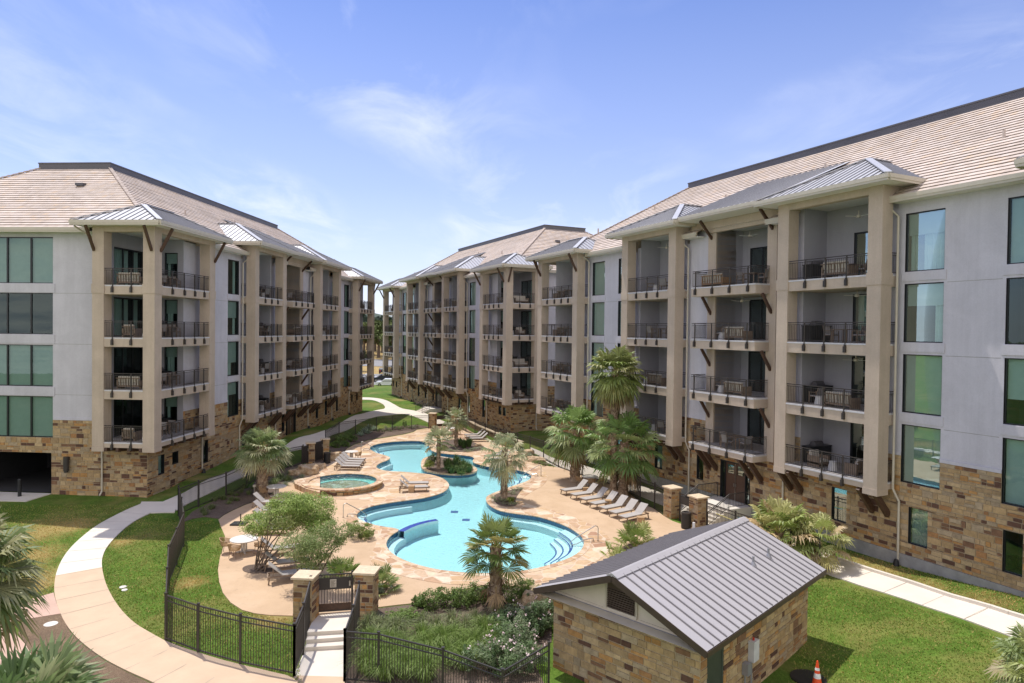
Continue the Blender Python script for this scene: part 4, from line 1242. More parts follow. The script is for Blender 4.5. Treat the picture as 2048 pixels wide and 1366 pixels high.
# ------------------------------------------------------------------ walks, beds
W_OUT = poly_px([(281, 1009), (249.7, 1022), (208, 1043), (178, 1062.6), (148.6, 1087.8), (125, 1117.5), (113, 1144), (108.5, 1168), (108.5, 1192), (119, 1227.5), (139.7, 1263), (166.5, 1290), (208, 1320), (252.7, 1343.5), (297, 1363), (360, 1392), (440, 1425)])
W_IN = poly_px([(300, 1027), (267.5, 1043), (238, 1067), (214, 1094), (203.6, 1116), (203.6, 1138), (212.5, 1174), (232, 1210), (267.5, 1248), (303, 1269), (338.6, 1288), (395, 1308), (478, 1331), (540, 1345), (592, 1357), (610, 1400), (620, 1440)])
def split_strip(Q, y):
    k = min(range(len(Q)), key=lambda i: abs(Q[i].y - y)); return k
wo, wi = smooth_open(W_OUT, 2), smooth_open(W_IN, 2)
ko = split_strip(wo, at(111, 1150).y); ki = split_strip(wi, at(203.6, 1138).y)
head = poly_px([(349, 1026), (356, 1008), (357, 991), (325.5, 1004.6), (283, 1004.6)])
sheet('light_walkway', [p for p in head] + wo[:ko + 1] + wi[:ki + 1][::-1], M['walk'], .05)
sheet('tan_walkway', wo[ko:] + wi[ki:][::-1], M['tanwalk'], .052)
def joints(A, B, n, k0=1):
    mb = MB()
    for i in range(k0, n):
        def pick(Q, t):
            ds = [0]
            for a, b in zip(Q, Q[1:]): ds.append(ds[-1] + (b - a).length)
            d = t * ds[-1]
            for j in range(len(Q) - 1):
                if ds[j + 1] >= d: return Q[j].lerp(Q[j + 1], (d - ds[j]) / max(1e-6, ds[j + 1] - ds[j]))
            return Q[-1]
        a = pick(A, i / n)
        bb = [(p_.lerp(q_, t_ / 8)) for p_, q_ in zip(B, B[1:]) for t_ in range(9)]
        b = min(bb, key=lambda v_: (v_ - a).length)
        m = 6
        for j in range(m):
            p, q = a.lerp(b, j / m), a.lerp(b, (j + 1) / m)
            t = Vector((-(q - p).y, (q - p).x, 0)).normalized() * .012
            zp, zq = gh(p.x, p.y) + .058, gh(q.x, q.y) + .058
            mb.face([(p.x - t.x, p.y - t.y, zp), (q.x - t.x, q.y - t.y, zq), (q.x + t.x, q.y + t.y, zq), (p.x + t.x, p.y + t.y, zp)])
    o = mb.build('walkway_joints', M['joint']); o['kind'] = 'structure'
joints(wo, wi, 17)
S1 = smooth_open(poly_px([(352, 995), (400, 967), (460, 943), (514, 923), (560, 897), (591, 876), (637, 868), (686, 843), (725, 827), (756, 820), (771, 818), (769, 811), (762, 806), (748, 800.5), (725, 799.5), (705, 800)]), 2)
S2 = smooth_open(poly_px([(352, 1022), (400, 995.6), (460, 967), (519, 940), (560, 910), (598, 899), (652.7, 874), (708, 852), (751.6, 833), (790, 829), (812, 828), (860, 850), (905, 852), (900, 846), (872, 838), (858, 829), (832, 822), (800, 817), (788, 809), (774, 801), (750, 796), (725, 795), (705, 796)]), 2)
sheet('courtyard_walkway', S1 + S2[::-1], M['walk'], .05)
A1 = poly_px([(1060, 895), (1080, 903), (1111, 917), (1163, 930), (1199, 942), (1247, 960), (1329, 989), (1345, 1000), (1400, 1020)])
A2 = poly_px([(1060, 907), (1083, 921), (1117, 936), (1165, 951), (1212, 965), (1250, 980), (1329, 1013), (1390, 1040)])
sheet('side_walkway', A1 + A2[::-1], M['walk'], .05)
B1 = smooth_open(poly_px([(1420, 1040), (1500, 1062), (1560, 1083), (1648, 1112), (1686, 1125), (1769, 1152), (1847, 1177), (1921, 1201.6), (2004, 1226), (2060, 1243), (2200, 1285)]), 1)
B2 = smooth_open(poly_px([(1410, 1062), (1480, 1075), (1560, 1108), (1645, 1146), (1702, 1166), (1791, 1194), (1869.6, 1220.6), (1957, 1251), (2030, 1277), (2200, 1330)]), 1)
sheet('right_walkway', B1 + B2[::-1], M['walk'], .05)
joints(B1, B2, 11, 4)
mb = MB()
for a, b in zip(B1[6:], B1[7:]):
    a = Vector((a.x, a.y, gh(a.x, a.y) + .09)); b = Vector((b.x, b.y, gh(b.x, b.y) + .09)); mb.bar(a, b, .18, .18)
o = mb.build('walkway_kerb', M['walk'], recalc=True); o['kind'] = 'structure'
sheet('cross_path', poly_px([(20, 1212), (38.6, 1206.7), (107, 1187), (112, 1205), (121, 1229), (59.5, 1239), (20, 1245)]), M['pinkwalk'], .047)
sheet('pink_path', poly_px([(-60, 1225), (0, 1242), (30, 1268), (52, 1292), (62, 1310), (75, 1400), (-60, 1400)]), M['pinkwalk'], .046)
sheet('mulch_ground', poly_px([(45, 1242), (59.5, 1239), (121, 1229), (140, 1265), (167, 1292), (208, 1322), (253, 1345.5), (297, 1366), (440, 1430), (75, 1430), (64, 1310), (52, 1290), (36, 1268)]), M['drymulch'], .03)
# planting beds
BED_FRONT = poly_px([(712, 1260), (735, 1237), (748, 1219), (790, 1214), (848, 1208), (880, 1196), (925, 1183), (973, 1173), (1040, 1177), (1088, 1184), (1103, 1215), (1103, 1285), (1060, 1310), (1104, 1400), (690, 1440), (692, 1340)])
sheet('mulch_bed', BED_FRONT, M['mulch'], .03)
BED_LEFT = poly_px([(362, 1046), (385, 1024), (420, 1006), (470, 985), (520, 955), (545, 945), (570, 935), (600, 925), (640, 918), (656, 922), (644, 930), (637, 937), (607, 949.5), (575, 964.5), (552, 982.5), (520, 999.5), (490, 1009.5), (466, 1020.5), (447, 1030.5), (437, 1038), (410, 1034), (385, 1038)])
sheet('mulch_bed', BED_LEFT, M['mulch'], .03)
BED_BACK = poly_px([(663, 905), (655, 895), (672, 880), (700, 873), (740, 862), (790, 854), (830, 850), (850, 852), (857, 855), (834, 858.5), (827, 863.5), (806, 868.5), (771, 874.5), (736, 880), (709, 888.5), (694, 896.5), (686, 907.5), (672, 916.5)])
sheet('mulch_bed', BED_BACK, M['mulch'], .03)
BED_FAR = smooth_closed(poly_px([(868, 895), (880, 884), (915, 878), (950, 886), (975, 897), (960, 903), (920, 905.5), (885, 903)], 0), 2)
sheet('planted_bed', BED_FAR, M['mulch'], .07, zero)
BED_RIGHT = poly_px([(1040, 898), (1052, 908), (1061, 922), (1086, 929.5), (1112, 933), (1085, 921), (1062, 906)], 0)
sheet('mulch_bed', BED_RIGHT, M['mulch'], .06, zero)
BED_PALM = smooth_closed(poly_px([(985, 994), (1000, 986), (1035, 979), (1048, 976), (1040, 985), (1030, 1000), (1035, 1013), (1015, 1016), (992, 1010)], 0), 2)
sheet('planted_bed', BED_PALM, M['mulch'], .07, zero)
BED_SIDE = smooth_closed(poly_px([(745, 1180), (770, 1165), (777, 1175), (770, 1188), (748, 1195)], 0), 2)
sheet('planted_bed', BED_SIDE, M['mulch'], .07, zero)
BED_HOUSE = smooth_closed(poly_px([(1220, 1115), (1260, 1085), (1330, 1090), (1330, 1120), (1260, 1140)], 0), 2)
sheet('planted_bed', BED_HOUSE, M['mulch'], .07, zero)
for P_ in (((510, 1140), 26, 9), ((600, 1185), 0, 0), ((535, 1143), 20, 6)):
    if P_[1]:
        (x_, y_), a_, b_2 = P_
        sheet('tree_pit', smooth_closed(poly_px([(x_ + a_ * math.cos(t), y_ + b_2 * math.sin(t)) for t in [i * math.pi / 6 for i in range(12)]], 0), 1), M['mulch'], .055 + .006 * (a_ > 22), zero)
sheet('garage_apron', [Vector(WL(s_, w_, 0)) for s_, w_ in ((1.29, -8.15), (-.6, -8.4), (-.9, -16), (1.29, -16))], M['concrete'], .06)
# far side: car park, road, dry field
def flat(name, pts, mat, z, sub=None):
    mb = MB(); mb.face([at(px, py, z) for px, py in pts]); o = mb.build(name, mat); o['kind'] = 'structure'
flat('car_park', [(640, 790), (830, 790), (830, 748), (640, 748)], M['asphalt'], -.9)
# ------------------------------------------------------------------ vegetation
M['palm_leaf'] = tinted('palm_leaf', (1.9, 1.75, 1.7), .5, .12, 3, trans=.3, spec=.5)
M['leaf'] = tinted('shrub_leaf', (1.75, 1.7, 1.6), .6, .15, 3, trans=.35, spec=.35)
M['trunk'] = tinted('palm_trunk', (1.5, 1.4, 1.3), .9, .3, 9, .8, 25)
M['bark'] = simple('tree_bark', (.15, .11, .08), .9, var=.3, scale=9, bmp=.5)
M['flower'] = simple('pale_pink_petal', (.85, .66, .66), .7, var=.15)
M['rock'] = None
def rv(r, a): return Vector((r.gauss(0, a), r.gauss(0, a), r.gauss(0, a)))

def fan_leaf(mb, r, base, d, pet, rad, nseg, col, droop=.35, spread=2.1, tipcol=None):
    d = d.normalized()
    side = d.cross(Vector((0, 0, 1)))
    if side.length < .05: side = Vector((1, 0, 0))
    side.normalize()
    nrm = side.cross(d).normalized()
    hub = base + d * pet + Vector((0, 0, -droop * .18 * pet))
    mb.col = (col[0] * .9, col[1] * .9, col[2] * .55)
    w = .022
    mb.face([base - side * w, base + side * w, hub + side * w * .6, hub - side * w * .6])
    tw = r.uniform(-.3, .3)
    side2 = (side * math.cos(tw) + nrm * math.sin(tw)); n2 = side2.cross(d)
    for i in range(nseg):
        a = -spread + 2 * spread * i / (nseg - 1)
        a += r.uniform(-.03, .03)
        L_ = rad * (.72 + .28 * math.cos(a * .6)) * r.uniform(.9, 1.06)
        dr = (d * math.cos(a) + side2 * math.sin(a)).normalized()
        dr = (dr + n2 * (.16 * abs(math.sin(a)))).normalized()
        pw = (n2.cross(dr)).normalized()
        ww = L_ * spread / nseg * 1.05
        mid = hub + dr * L_ * .58 + Vector((0, 0, -droop * .10 * L_))
        tip = hub + dr * L_ * .93 + Vector((0, 0, -droop * L_ * r.uniform(.35, .75)))
        fold = n2 * (.25 * ww) * (1 if i % 2 else -1)
        k = r.uniform(.8, 1.2)
        mb.col = (col[0] * k, col[1] * k, col[2] * k)
        mb.face([hub, mid - pw * ww * .5 + fold, tip, mid + pw * ww * .5 - fold])
def palm_crown(r, top, n, pet, rad, nseg=24, lo=-.55, hi=1.35, cols=((.075, .125, .03), (.10, .155, .04), (.13, .18, .055)), droop=.35, dead=0, skirt=1.2):
    mb = MB()
    for i in range(n):
        t = (i + .5) / n
        el = hi + (lo - hi) * t ** .85 + r.uniform(-.12, .12)
        az = i * 2.39996 + r.uniform(-.3, .3)
        d = Vector((math.cos(az) * math.cos(el), math.sin(az) * math.cos(el), math.sin(el)))
        b = top + Vector((math.cos(az), math.sin(az), 0)) * .08 + Vector((0, 0, -.25 * t))
        c = r.choice(cols)
        k = 1.0 + .25 * (1 - t)
        if t > .9: c = (c[0] * 1.3, c[1] * 1.12, c[2])
        fan_leaf(mb, r, b, d, pet * r.uniform(.85, 1.15), rad * r.uniform(.85, 1.12), nseg, (c[0] * k, c[1] * k, c[2] * k), droop * (1 + .5 * t))
    for i in range(dead):
        az = r.uniform(0, 6.28); el = r.uniform(-1.35, -.95)
        d = Vector((math.cos(az) * math.cos(el), math.sin(az) * math.cos(el), math.sin(el)))
        c = r.choice(((.20, .145, .075), (.15, .105, .055), (.24, .18, .10)))
        fan_leaf(mb, r, top + Vector((math.cos(az) * .1, math.sin(az) * .1, -.3 - r.random() * skirt)), d, pet * .7, rad * .8, 14, c, .8, 1.2)
    for i in range(8):     # spent flower stalks and young spears
        az = r.uniform(0, 6.28); el = r.uniform(.3, 1.3)
        d = Vector((math.cos(az) * math.cos(el), math.sin(az) * math.cos(el), math.sin(el)))
        c = r.choice(((.30, .24, .12), (.16, .2, .06)))
        mb.col = c
        mb.bar(top, top + d * pet * r.uniform(.7, 1.3), .025)
    mb.col = (1, 1, 1)
    return mb
def palm_trunk(r, h, r0, r1, boots=True, lean=(0, 0)):
    mb = MB()
    n = max(6, int(h / .16)); sides = 14
    rings = []
    for k in range(n + 1):
        t = k / n
        rad = (r0 + (r1 - r0) * t) * (1 + (.05 if k % 2 else -.04))
        if t < .12: rad *= 1 + (.12 - t) * 2.2
        rings.append([mb.pt((lean[0] * t * t + rad * r.uniform(.92, 1.08) * math.cos(6.2832 * (i + .5 * (k % 2)) / sides), lean[1] * t * t + rad * r.uniform(.92, 1.08) * math.sin(6.2832 * (i + .5 * (k % 2)) / sides), -.15 + (h + .15) * t)) for i in range(sides)])
    for k in range(n):
        for i in range(sides):
            c = r.choice(((.20, .155, .115), (.26, .205, .155), (.16, .12, .09), (.30, .24, .18)))
            mb.col = c
            mb.facei([rings[k][i], rings[k][(i + 1) % sides], rings[k + 1][(i + 1) % sides], rings[k + 1][i]])
    if boots:
        m = int(h / .13)
        for k in range(m):
            z = h * (.1 + .9 * k / m); t = z / h
            rad = r0 + (r1 - r0) * t
            for j in range(7):
                az = k * 1.1 + j * 6.2832 / 7 + r.uniform(-.2, .2)
                e = Vector((math.cos(az), math.sin(az), 0)); s_ = Vector((-math.sin(az), math.cos(az), 0))
                c_ = Vector((lean[0] * t * t, lean[1] * t * t, z))
                p = c_ + e * rad * .93
                ln = r.uniform(.10, .2) * (1 + .6 * (t > .75)); wd = rad * .34
                mb.col = r.choice(((.28, .22, .16), (.22, .16, .11), (.34, .28, .21), (.14, .10, .075)))
                tip = p + e * (.07 + .05 * r.random()) + Vector((0, 0, ln))
                mb.face([p - s_ * wd, p + s_ * wd, tip + s_ * wd * .45, tip - s_ * wd * .45])
    mb.col = (1, 1, 1)
    return mb
PR_ = random.Random(99)
def palm(px, py, label, h, r0, n, pet, rad, seed, z=None, group=None, lean=(0, 0), nm='palm_tree', loc=None, **kw):
    r = random.Random(seed)
    p = loc or at(px, py, z)
    t = thing(nm, p, label, 'palm tree', group)
    o = palm_trunk(r, h, r0, r0 * .8, lean=lean).build('trunk', M['trunk'], None, loc=(0, 0, 0)); o.parent = t; o.location = (0, 0, 0)
    o = palm_crown(r, Vector((lean[0], lean[1], h)), n, pet, rad, **kw).build('crown', M['palm_leaf'], None, loc=(0, 0, 0)); o.parent = t
    return t
GREY = ((.13, .155, .085), (.17, .19, .11), (.21, .21, .13), (.11, .14, .06))
DEEP = ((.05, .09, .022), (.075, .115, .03), (.10, .14, .045), (.06, .11, .03))
palm(1227, 990, 'tallest fan palm, with a dense skirt of drooping fronds, behind the poolside loungers', 9.25, .27, 64, 1.15, 1.25, 11, 0.0, lo=-1.0, hi=1.3, cols=((.085, .12, .03), (.12, .155, .045), (.16, .175, .065), (.10, .12, .045)), dead=30, skirt=.7, droop=.5, nseg=26)
palm(1150, 962, 'bushy fan palm with a thick brown trunk beside the round table by the side fence', 4.2, .40, 44, 1.45, 1.35, 12, 0.0, cols=((.07, .125, .03), (.10, .155, .05), (.15, .18, .08)), lo=-1.0, dead=8, droop=.5, nseg=26)
palm(1246, 994, 'wide fan palm with a thick trunk standing just right of the tallest palm', 4.0, .36, 44, 1.6, 1.4, 13, 0.0, cols=((.065, .12, .03), (.09, .15, .045), (.14, .18, .07)), lo=-.95, dead=6, droop=.45, nseg=26)
palm(524, 992, 'fan palm with a stout rough trunk in front of the left building', 3.5, .38, 44, 1.0, 1.1, 14, 0.0, cols=((.08, .12, .045), (.12, .16, .07), (.19, .21, .12)), lo=-.65, droop=.55, nseg=26)
palm(877, 938, 'slender young palm standing on the island in the pool', 2.6, .16, 26, .75, .75, 15, .12, cols=GREY, lo=-.5, droop=.4, nseg=18)
palm(912, 893, 'slender palm in the bed at the far end of the pool', 3.0, .17, 26, .75, .7, 16, .07, cols=GREY, lo=-.8, dead=3, droop=.55, nseg=18)
palm(1008, 999, 'greyish feathery palm with a tall knobbly trunk at the pool edge', 3.5, .24, 26, .9, .95, 17, .07, cols=GREY, lo=-.95, dead=3, droop=.75, nseg=22)
palm(991, 1217, 'fan palm with a spiky brown trunk nearest the camera in front of the pool', 2.75, .27, 34, .8, .82, 18, 0.0, cols=((.05, .085, .018), (.075, .11, .028), (.11, .14, .045), (.17, .16, .06)), lo=-.65, dead=3, droop=.22, nseg=26)
palm(1556, 1122, 'tufted wide fan palm behind the pump house roof', 1.5, .25, 48, 1.25, 1.15, 19, .1, cols=((.11, .15, .04), (.15, .19, .06), (.22, .23, .10), (.25, .20, .11)), lo=-.4, dead=5, skirt=.3, droop=.55)
palm(1625, 1132, 'small drooping fan palm leaning over the right walkway fence', 1.5, .18, 26, .9, .85, 20, .1, cols=((.15, .19, .055), (.2, .22, .09), (.24, .20, .12)), lo=-.5, dead=3, skirt=.3, droop=.7, lean=(.2, -.1))
palm(1272, 1098, 'low trunkless fan palm in the bed behind the pump house', .15, .12, 22, .9, .75, 21, .07, cols=((.085, .125, .03), (.12, .16, .045), (.17, .19, .07)), lo=.15, droop=.3)
palm(1232, 1122, 'tiny fan palm at the left eave of the pump house', .1, .1, 10, .55, .55, 22, .07, cols=((.12, .16, .04), (.16, .19, .06)), lo=.1, droop=.3)
palm(684, 1158, 'young trunkless palm just inside the front gate', .1, .1, 18, .65, .6, 23, .05, cols=((.08, .125, .03), (.12, .16, .05)), lo=.25, droop=.25, loc=at(684, 1158, .05))
palm(760, 1178, 'young trunkless palm against the right pillar of the front gate', .1, .1, 16, .65, .6, 24, .05, cols=((.075, .115, .03), (.10, .14, .045)), lo=.25, droop=.25)
def off_palm(px, py, depth, label, n, pet, rad, seed, **kw):
    r = ray(px, py); t = depth / r.y
    c = Vector((0, 0, CAM_H)) + r * t
    g = gh(c.x, c.y)
    palm(0, 0, label, c.z - g, .26, n, pet, rad, seed, loc=Vector((c.x, c.y, g)), **kw)
off_palm(-62, 1135, 15.5, 'tall fan palm at the left edge of the view', 46, .75, .95, 31, cols=((.075, .11, .035), (.11, .14, .055), (.15, .16, .08)), lo=-.9, droop=.6, dead=4, nseg=30)
off_palm(35, 1475, 10.5, 'fan palm with long upright fronds at the bottom left corner', 40, .8, .95, 32, cols=((.06, .10, .035), (.10, .14, .06), (.15, .17, .09)), lo=.0, droop=.3, nseg=30)
off_palm(2085, 1330, 19, 'fan palm poking in at the lower right edge', 36, .7, .75, 33, cols=((.10, .14, .05), (.16, .19, .07), (.2, .18, .1)), lo=-.8, droop=.5, nseg=26)

# --- leafy shrubs and trees: many small leaves through a lumpy volume, gaps kept
def leaf_cloud(r, blobs, n, size, cols, flat=.5, thin=.55, mb=None, droop=0):
    mb = mb or MB()
    tot = sum(b[1] * b[2] * b[3] for b in blobs)
    for c, rx, ry, rz in blobs:
        m = int(n * rx * ry * rz / tot)
        base = r.choice(cols)
        sub = [(rv(r, 1).normalized() * r.uniform(.35, 1) ** .6, r.uniform(.22, .45)) for _ in range(max(5, m // 70))]
        for _ in range(m):
            q, sr = r.choice(sub)
            v = q + rv(r, .5) * sr
            if v.length > 1.12: v *= 1.05 / v.length * r.uniform(.85, 1.1)
            p = Vector(c) + Vector((v.x * rx, v.y * ry, v.z * rz))
            nrm = (rv(r, .6) + Vector((v.x * .5, v.y * .5, .7 + .4 * v.z))).normalized()
            a = nrm.cross(rv(r, 1)).normalized(); b = nrm.cross(a)
            s_ = size * r.uniform(.6, 1.4)
            k = r.uniform(.75, 1.3)
            cc = base if r.random() < .6 else r.choice(cols)
            mb.col = (cc[0] * k, cc[1] * k, cc[2] * k)
            a = a * s_ + Vector((0, 0, -droop * s_)); b = b * s_ * thin
            mb.face([p - a * .5, p + b * .5, p + a * .5, p - b * .5])
    mb.col = (1, 1, 1)
    return mb
def put(mb, name, mat, t):
    o = mb.build(name, mat, None, loc=(0, 0, 0)); o.parent = t; o.location = (0, 0, 0); return o
def airy_tree(px, py, label, seed, blobs, n, leaf, cols, stems):
    r = random.Random(seed)
    p = at(px, py, 0.0)
    t = thing('desert_tree', p, label, 'tree')
    mb = MB()
    for b in blobs:
        for _ in range(stems):
            c = Vector(b[0]) + Vector((r.gauss(0, b[1] * .5), r.gauss(0, b[2] * .5), r.gauss(0, b[3] * .4)))
            f = Vector((r.uniform(-.25, .25), r.uniform(-.15, .15), -.05))
            k1 = f.lerp(c, .35) + Vector((r.uniform(-.2, .2), r.uniform(-.2, .2), .25)); k2 = f.lerp(c, .7) + Vector((r.uniform(-.15, .15), r.uniform(-.15, .15), .2))
            mb.tube([f, k1, k2, c], [.045, .032, .02, .008], 6)
            for _ in range(4):
                e = k2.lerp(c, r.random()) ; g = e + Vector((r.gauss(0, .4), r.gauss(0, .4), r.uniform(-.1, .5)))
                mb.tube([e, g], [.012, .004], 4)
    put(mb, 'trunk', M['bark'], t)
    put(leaf_cloud(r, blobs, n, leaf, cols, thin=.4), 'crown', M['leaf'], t)
TREEC = ((.12, .19, .04), (.15, .22, .05), (.19, .25, .075), (.10, .16, .04), (.23, .26, .11))
airy_tree(516, 1143, 'airy light green multi-stem tree over the left loungers', 41, [((1.2, .6, 2.6), 1.25, 1.2, .85), ((2.4, 1.0, 2.9), 1.1, 1.0, .75), ((-.1, .4, 2.3), .9, .9, .6), ((1.5, .2, 3.3), 1.0, .9, .55), ((2.9, .5, 2.1), .8, .8, .6)], 30000, .10, TREEC, 2)
airy_tree(604, 1192, 'sparse grey green multi-stem tree behind the front gate pillar', 42, [((.6, .4, 2.3), 1.0, .9, .7), ((-.5, .8, 2.0), 1.0, .9, .6), ((1.4, .7, 2.7), .7, .7, .6), ((.4, .3, 1.5), .9, .7, .45)], 14000, .085, ((.12, .16, .055), (.16, .20, .075), (.20, .22, .11), (.10, .14, .05)), 2)

def shrub(p, label, seed, rx, ry, rz, n, leaf, cols, cat='shrub', nm='shrub', group=None, thin=.5, flowers=0, lumps=5, squash=1.0):
    r = random.Random(seed)
    t = thing(nm, p, label, cat, group)
    bl = [((0, 0, rz * .75), rx * .8, ry * .8, rz * .8)]
    for _ in range(lumps):
        a = r.uniform(0, 6.28); q = r.uniform(.35, .75)
        bl.append(((rx * q * math.cos(a), ry * q * math.sin(a), rz * r.uniform(.4, 1.15)), rx * r.uniform(.3, .5), ry * r.uniform(.3, .5), rz * r.uniform(.35, .6)))
    put(leaf_cloud(r, bl, n, leaf, cols, thin=thin), 'foliage', M['leaf'], t)
    mb = MB()
    for _ in range(6): mb.tube([(r.uniform(-.05, .05), r.uniform(-.05, .05), -.08), (r.gauss(0, rx * .3), r.gauss(0, ry * .3), rz * .9)], [.02, .008], 5)
    put(mb, 'stem', M['bark'], t)
    if flowers:
        mb = MB()
        for _ in range(flowers):
            a = rv(r, 1).normalized(); a.z = abs(a.z) * .9 + .2
            c = Vector((a.x * rx, a.y * ry, rz * .8 + a.z * rz * .75)) * r.uniform(.85, 1.0)
            for _ in range(5):
                q = c + rv(r, .035); u = rv(r, 1).normalized(); w_ = u.cross(rv(r, 1)).normalized() * .035; u = u * .035
                mb.face([q - u, q + w_, q + u, q - w_])
        put(mb, 'blossom', M['flower'], t)
    return t
def blades(p, label, seed, n, h, spread, wd, cols, nm='grass_clump', cat='ornamental grass', group=None, stiff=.0):
    r = random.Random(seed)
    mb = MB()
    for _ in range(n):
        a = r.uniform(0, 6.2832); q = r.random() ** .7
        b = Vector((math.cos(a), math.sin(a), 0)) * q * spread * .3
        o = Vector((math.cos(a + r.uniform(-.4, .4)), math.sin(a + r.uniform(-.4, .4)), 0)) * spread * q * r.uniform(.5, 1.1)
        hh = h * r.uniform(.6, 1.1)
        m1 = b + o * .35 + Vector((0, 0, hh * .62)); tip = b + o + Vector((0, 0, hh * (1.0 - (.6 - stiff * .6) * q)))
        s_ = Vector((-math.sin(a), math.cos(a), 0)) * wd * .5
        k = r.uniform(.75, 1.3); c = r.choice(cols); mb.col = (c[0] * k, c[1] * k, c[2] * k)
        b.z = -.04
        mb.face([b - s_, b + s_, m1 + s_ * .9, m1 - s_ * .9]); mb.face([m1 - s_ * .9, m1 + s_ * .9, tip])
    mb.col = (1, 1, 1)
    o = mb.build(nm, M['leaf'], None, loc=(0, 0, 0)); o.location = p; ORIGIN[o.name] = Vector(p)
    tag(o, label, cat, group)
    return o
def agave(p, label, seed, n, ln, wd, cols, nm='agave', cat='agave', group=None):
    r = random.Random(seed); mb = MB()
    for i in range(n):
        a = i * 2.4 + r.uniform(-.2, .2); el = 1.35 - 1.05 * (i / n) + r.uniform(-.1, .1)
        d = Vector((math.cos(a) * math.cos(el), math.sin(a) * math.cos(el), math.sin(el))); s_ = Vector((-math.sin(a), math.cos(a), 0))
        L_ = ln * r.uniform(.8, 1.1); k = r.uniform(.8, 1.2); c = r.choice(cols); mb.col = (c[0] * k, c[1] * k, c[2] * k)
        b = d * .03; m1 = d * L_ * .5 + Vector((0, 0, .02)); tip = d * L_ - Vector((0, 0, .06 * L_)); up_ = s_.cross(d) * wd * .25
        mb.face([b - s_ * wd * .4, b, m1, m1 - s_ * wd * .5 + up_]); mb.face([b, b + s_ * wd * .4, m1 + s_ * wd * .5 + up_, m1])
        mb.face([m1 - s_ * wd * .5 + up_, m1, tip]); mb.face([m1, m1 + s_ * wd * .5 + up_, tip])
    mb.col = (1, 1, 1)
    o = mb.build(nm, M['leaf'], None, loc=(0, 0, 0)); o.location = p; ORIGIN[o.name] = Vector(p); tag(o, label, cat, group); return o

G_MID = ((.06, .105, .025), (.085, .135, .035), (.11, .16, .05)); G_DK = ((.035, .07, .02), (.05, .09, .025), (.075, .12, .035))
G_OLV = ((.10, .125, .05), (.14, .165, .07), (.08, .11, .04)); G_SIL = ((.17, .20, .15), (.22, .25, .19), (.14, .17, .12)); G_YEL = ((.16, .19, .04), (.2, .22, .06), (.12, .16, .035))
shrub(at(722, 1078, 0), 'rounded low green shrub at the flagstone edge left of the pool', 51, .95, .8, .62, 3800, .075, ((.085, .125, .025), (.11, .155, .035), (.14, .18, .05)))
# island
shrub(at(858, 938, .12), 'yellow green shrub at the left end of the pool island', 52, .62, .55, .5, 1500, .09, G_YEL)
shrub(at(866, 928, .12), 'dark leafy shrub at the back of the pool island', 53, .5, .5, .65, 1200, .09, G_DK)
for i, (px, py, h) in enumerate(((896, 938, 1.25), (912, 934, 1.35), (926, 939, 1.15), (937, 944, .95), (904, 946, .9), (920, 947, .8))):
    blades(at(px, py, .12), 'dark green strappy iris clump on the pool island', 60 + i, 170, h, .85, .05, ((.035, .075, .02), (.055, .10, .03), (.09, .13, .045)), 'strappy_plant', 'strappy plant', 'strappy clumps on the pool island', .2)
shrub(at(923, 950, .12), 'low bright green shrub at the front of the pool island', 54, .38, .32, .22, 420, .08, G_MID)
# far bed
for i, (px, py, h) in enumerate(((928, 896, 1.1), (938, 893, 1.2), (921, 891, 1.0))):
    blades(at(px, py, .07), 'dark green strappy clump under the far poolside palm', 70 + i, 140, h, .7, .05, G_DK, 'strappy_plant', 'strappy plant', 'strappy clumps under the far palm', .2)
for i, (px, py) in enumerate(((890, 901), (905, 903), (948, 900), (962, 898), (935, 903), (878, 898))):
    shrub(at(px, py, .07), 'low silvery ground cover mound at the far end of the pool', 80 + i, .7, .45, .16, 420, .07, ((.15, .19, .12), (.20, .24, .16)), 'ground cover', 'ground_cover', 'silvery mounds in the far bed')
for i, (px, py) in enumerate(((1003, 1003), (1022, 988), (995, 996), (1020, 1008), (1036, 981))):
    shrub(at(px, py, .07), 'low grey green ground cover mound around the feathery palm', 90 + i, .7, .5, .15, 420, .06, ((.14, .17, .10), (.18, .21, .13)), 'ground cover', 'ground_cover', 'grey green mounds under the feathery palm')
blades(at(1022, 1005, .07), 'small tufted plant at the foot of the feathery palm', 96, 130, .5, .5, .035, G_YEL, 'tufted_plant', 'tufted plant')
shrub(at(765, 1182, .07), 'low silver green ground cover in the small round bed by the gate', 97, .6, .5, .17, 520, .06, G_SIL, 'ground cover', 'ground_cover')
blades(at(758, 1184, .05), 'small spiky grass tuft by the right gate pillar', 98, 90, .45, .45, .03, G_SIL)
# back bed along the lawn: agaves and small shrubs
r = random.Random(3)
for i, (px, py) in enumerate(((728, 864), (738, 858), (722, 872), (748, 861), (736, 868))):
    agave(at(px, py), 'pale blue agave rosette in the bed behind the far pool end', 100 + i, 26, r.uniform(.6, .85), .12, ((.20, .26, .20), (.25, .31, .25), (.17, .22, .16)), group='agaves in the back bed')
for i, (px, py, rx, rz) in enumerate(((683, 886, .95, .7), (697, 880, .8, .55), (674, 896, .7, .5), (706, 884, .6, .45), (690, 893, .6, .4))):
    shrub(at(px, py), 'leafy dark green shrub in the bed by the black side bin', 110 + i, rx, rx * .8, rz, 1500, .10, G_MID, group='green shrubs by the side bin')
for i in range(13):
    t_ = i / 12
    p = at(752 + 82 * t_, 864 - 9 * t_ + r.uniform(-2, 3))
    shrub(p, 'small grey green bedding shrub in the strip before the back lawn', 130 + i, r.uniform(.3, .5), .35, r.uniform(.2, .38), 420, .06, r.choice((G_OLV, G_SIL, G_MID)), group='bedding shrubs before the back lawn')
shrub(at(809, 852), 'upright dark shrub at the back fence', 150, .35, .35, .55, 600, .07, G_DK)
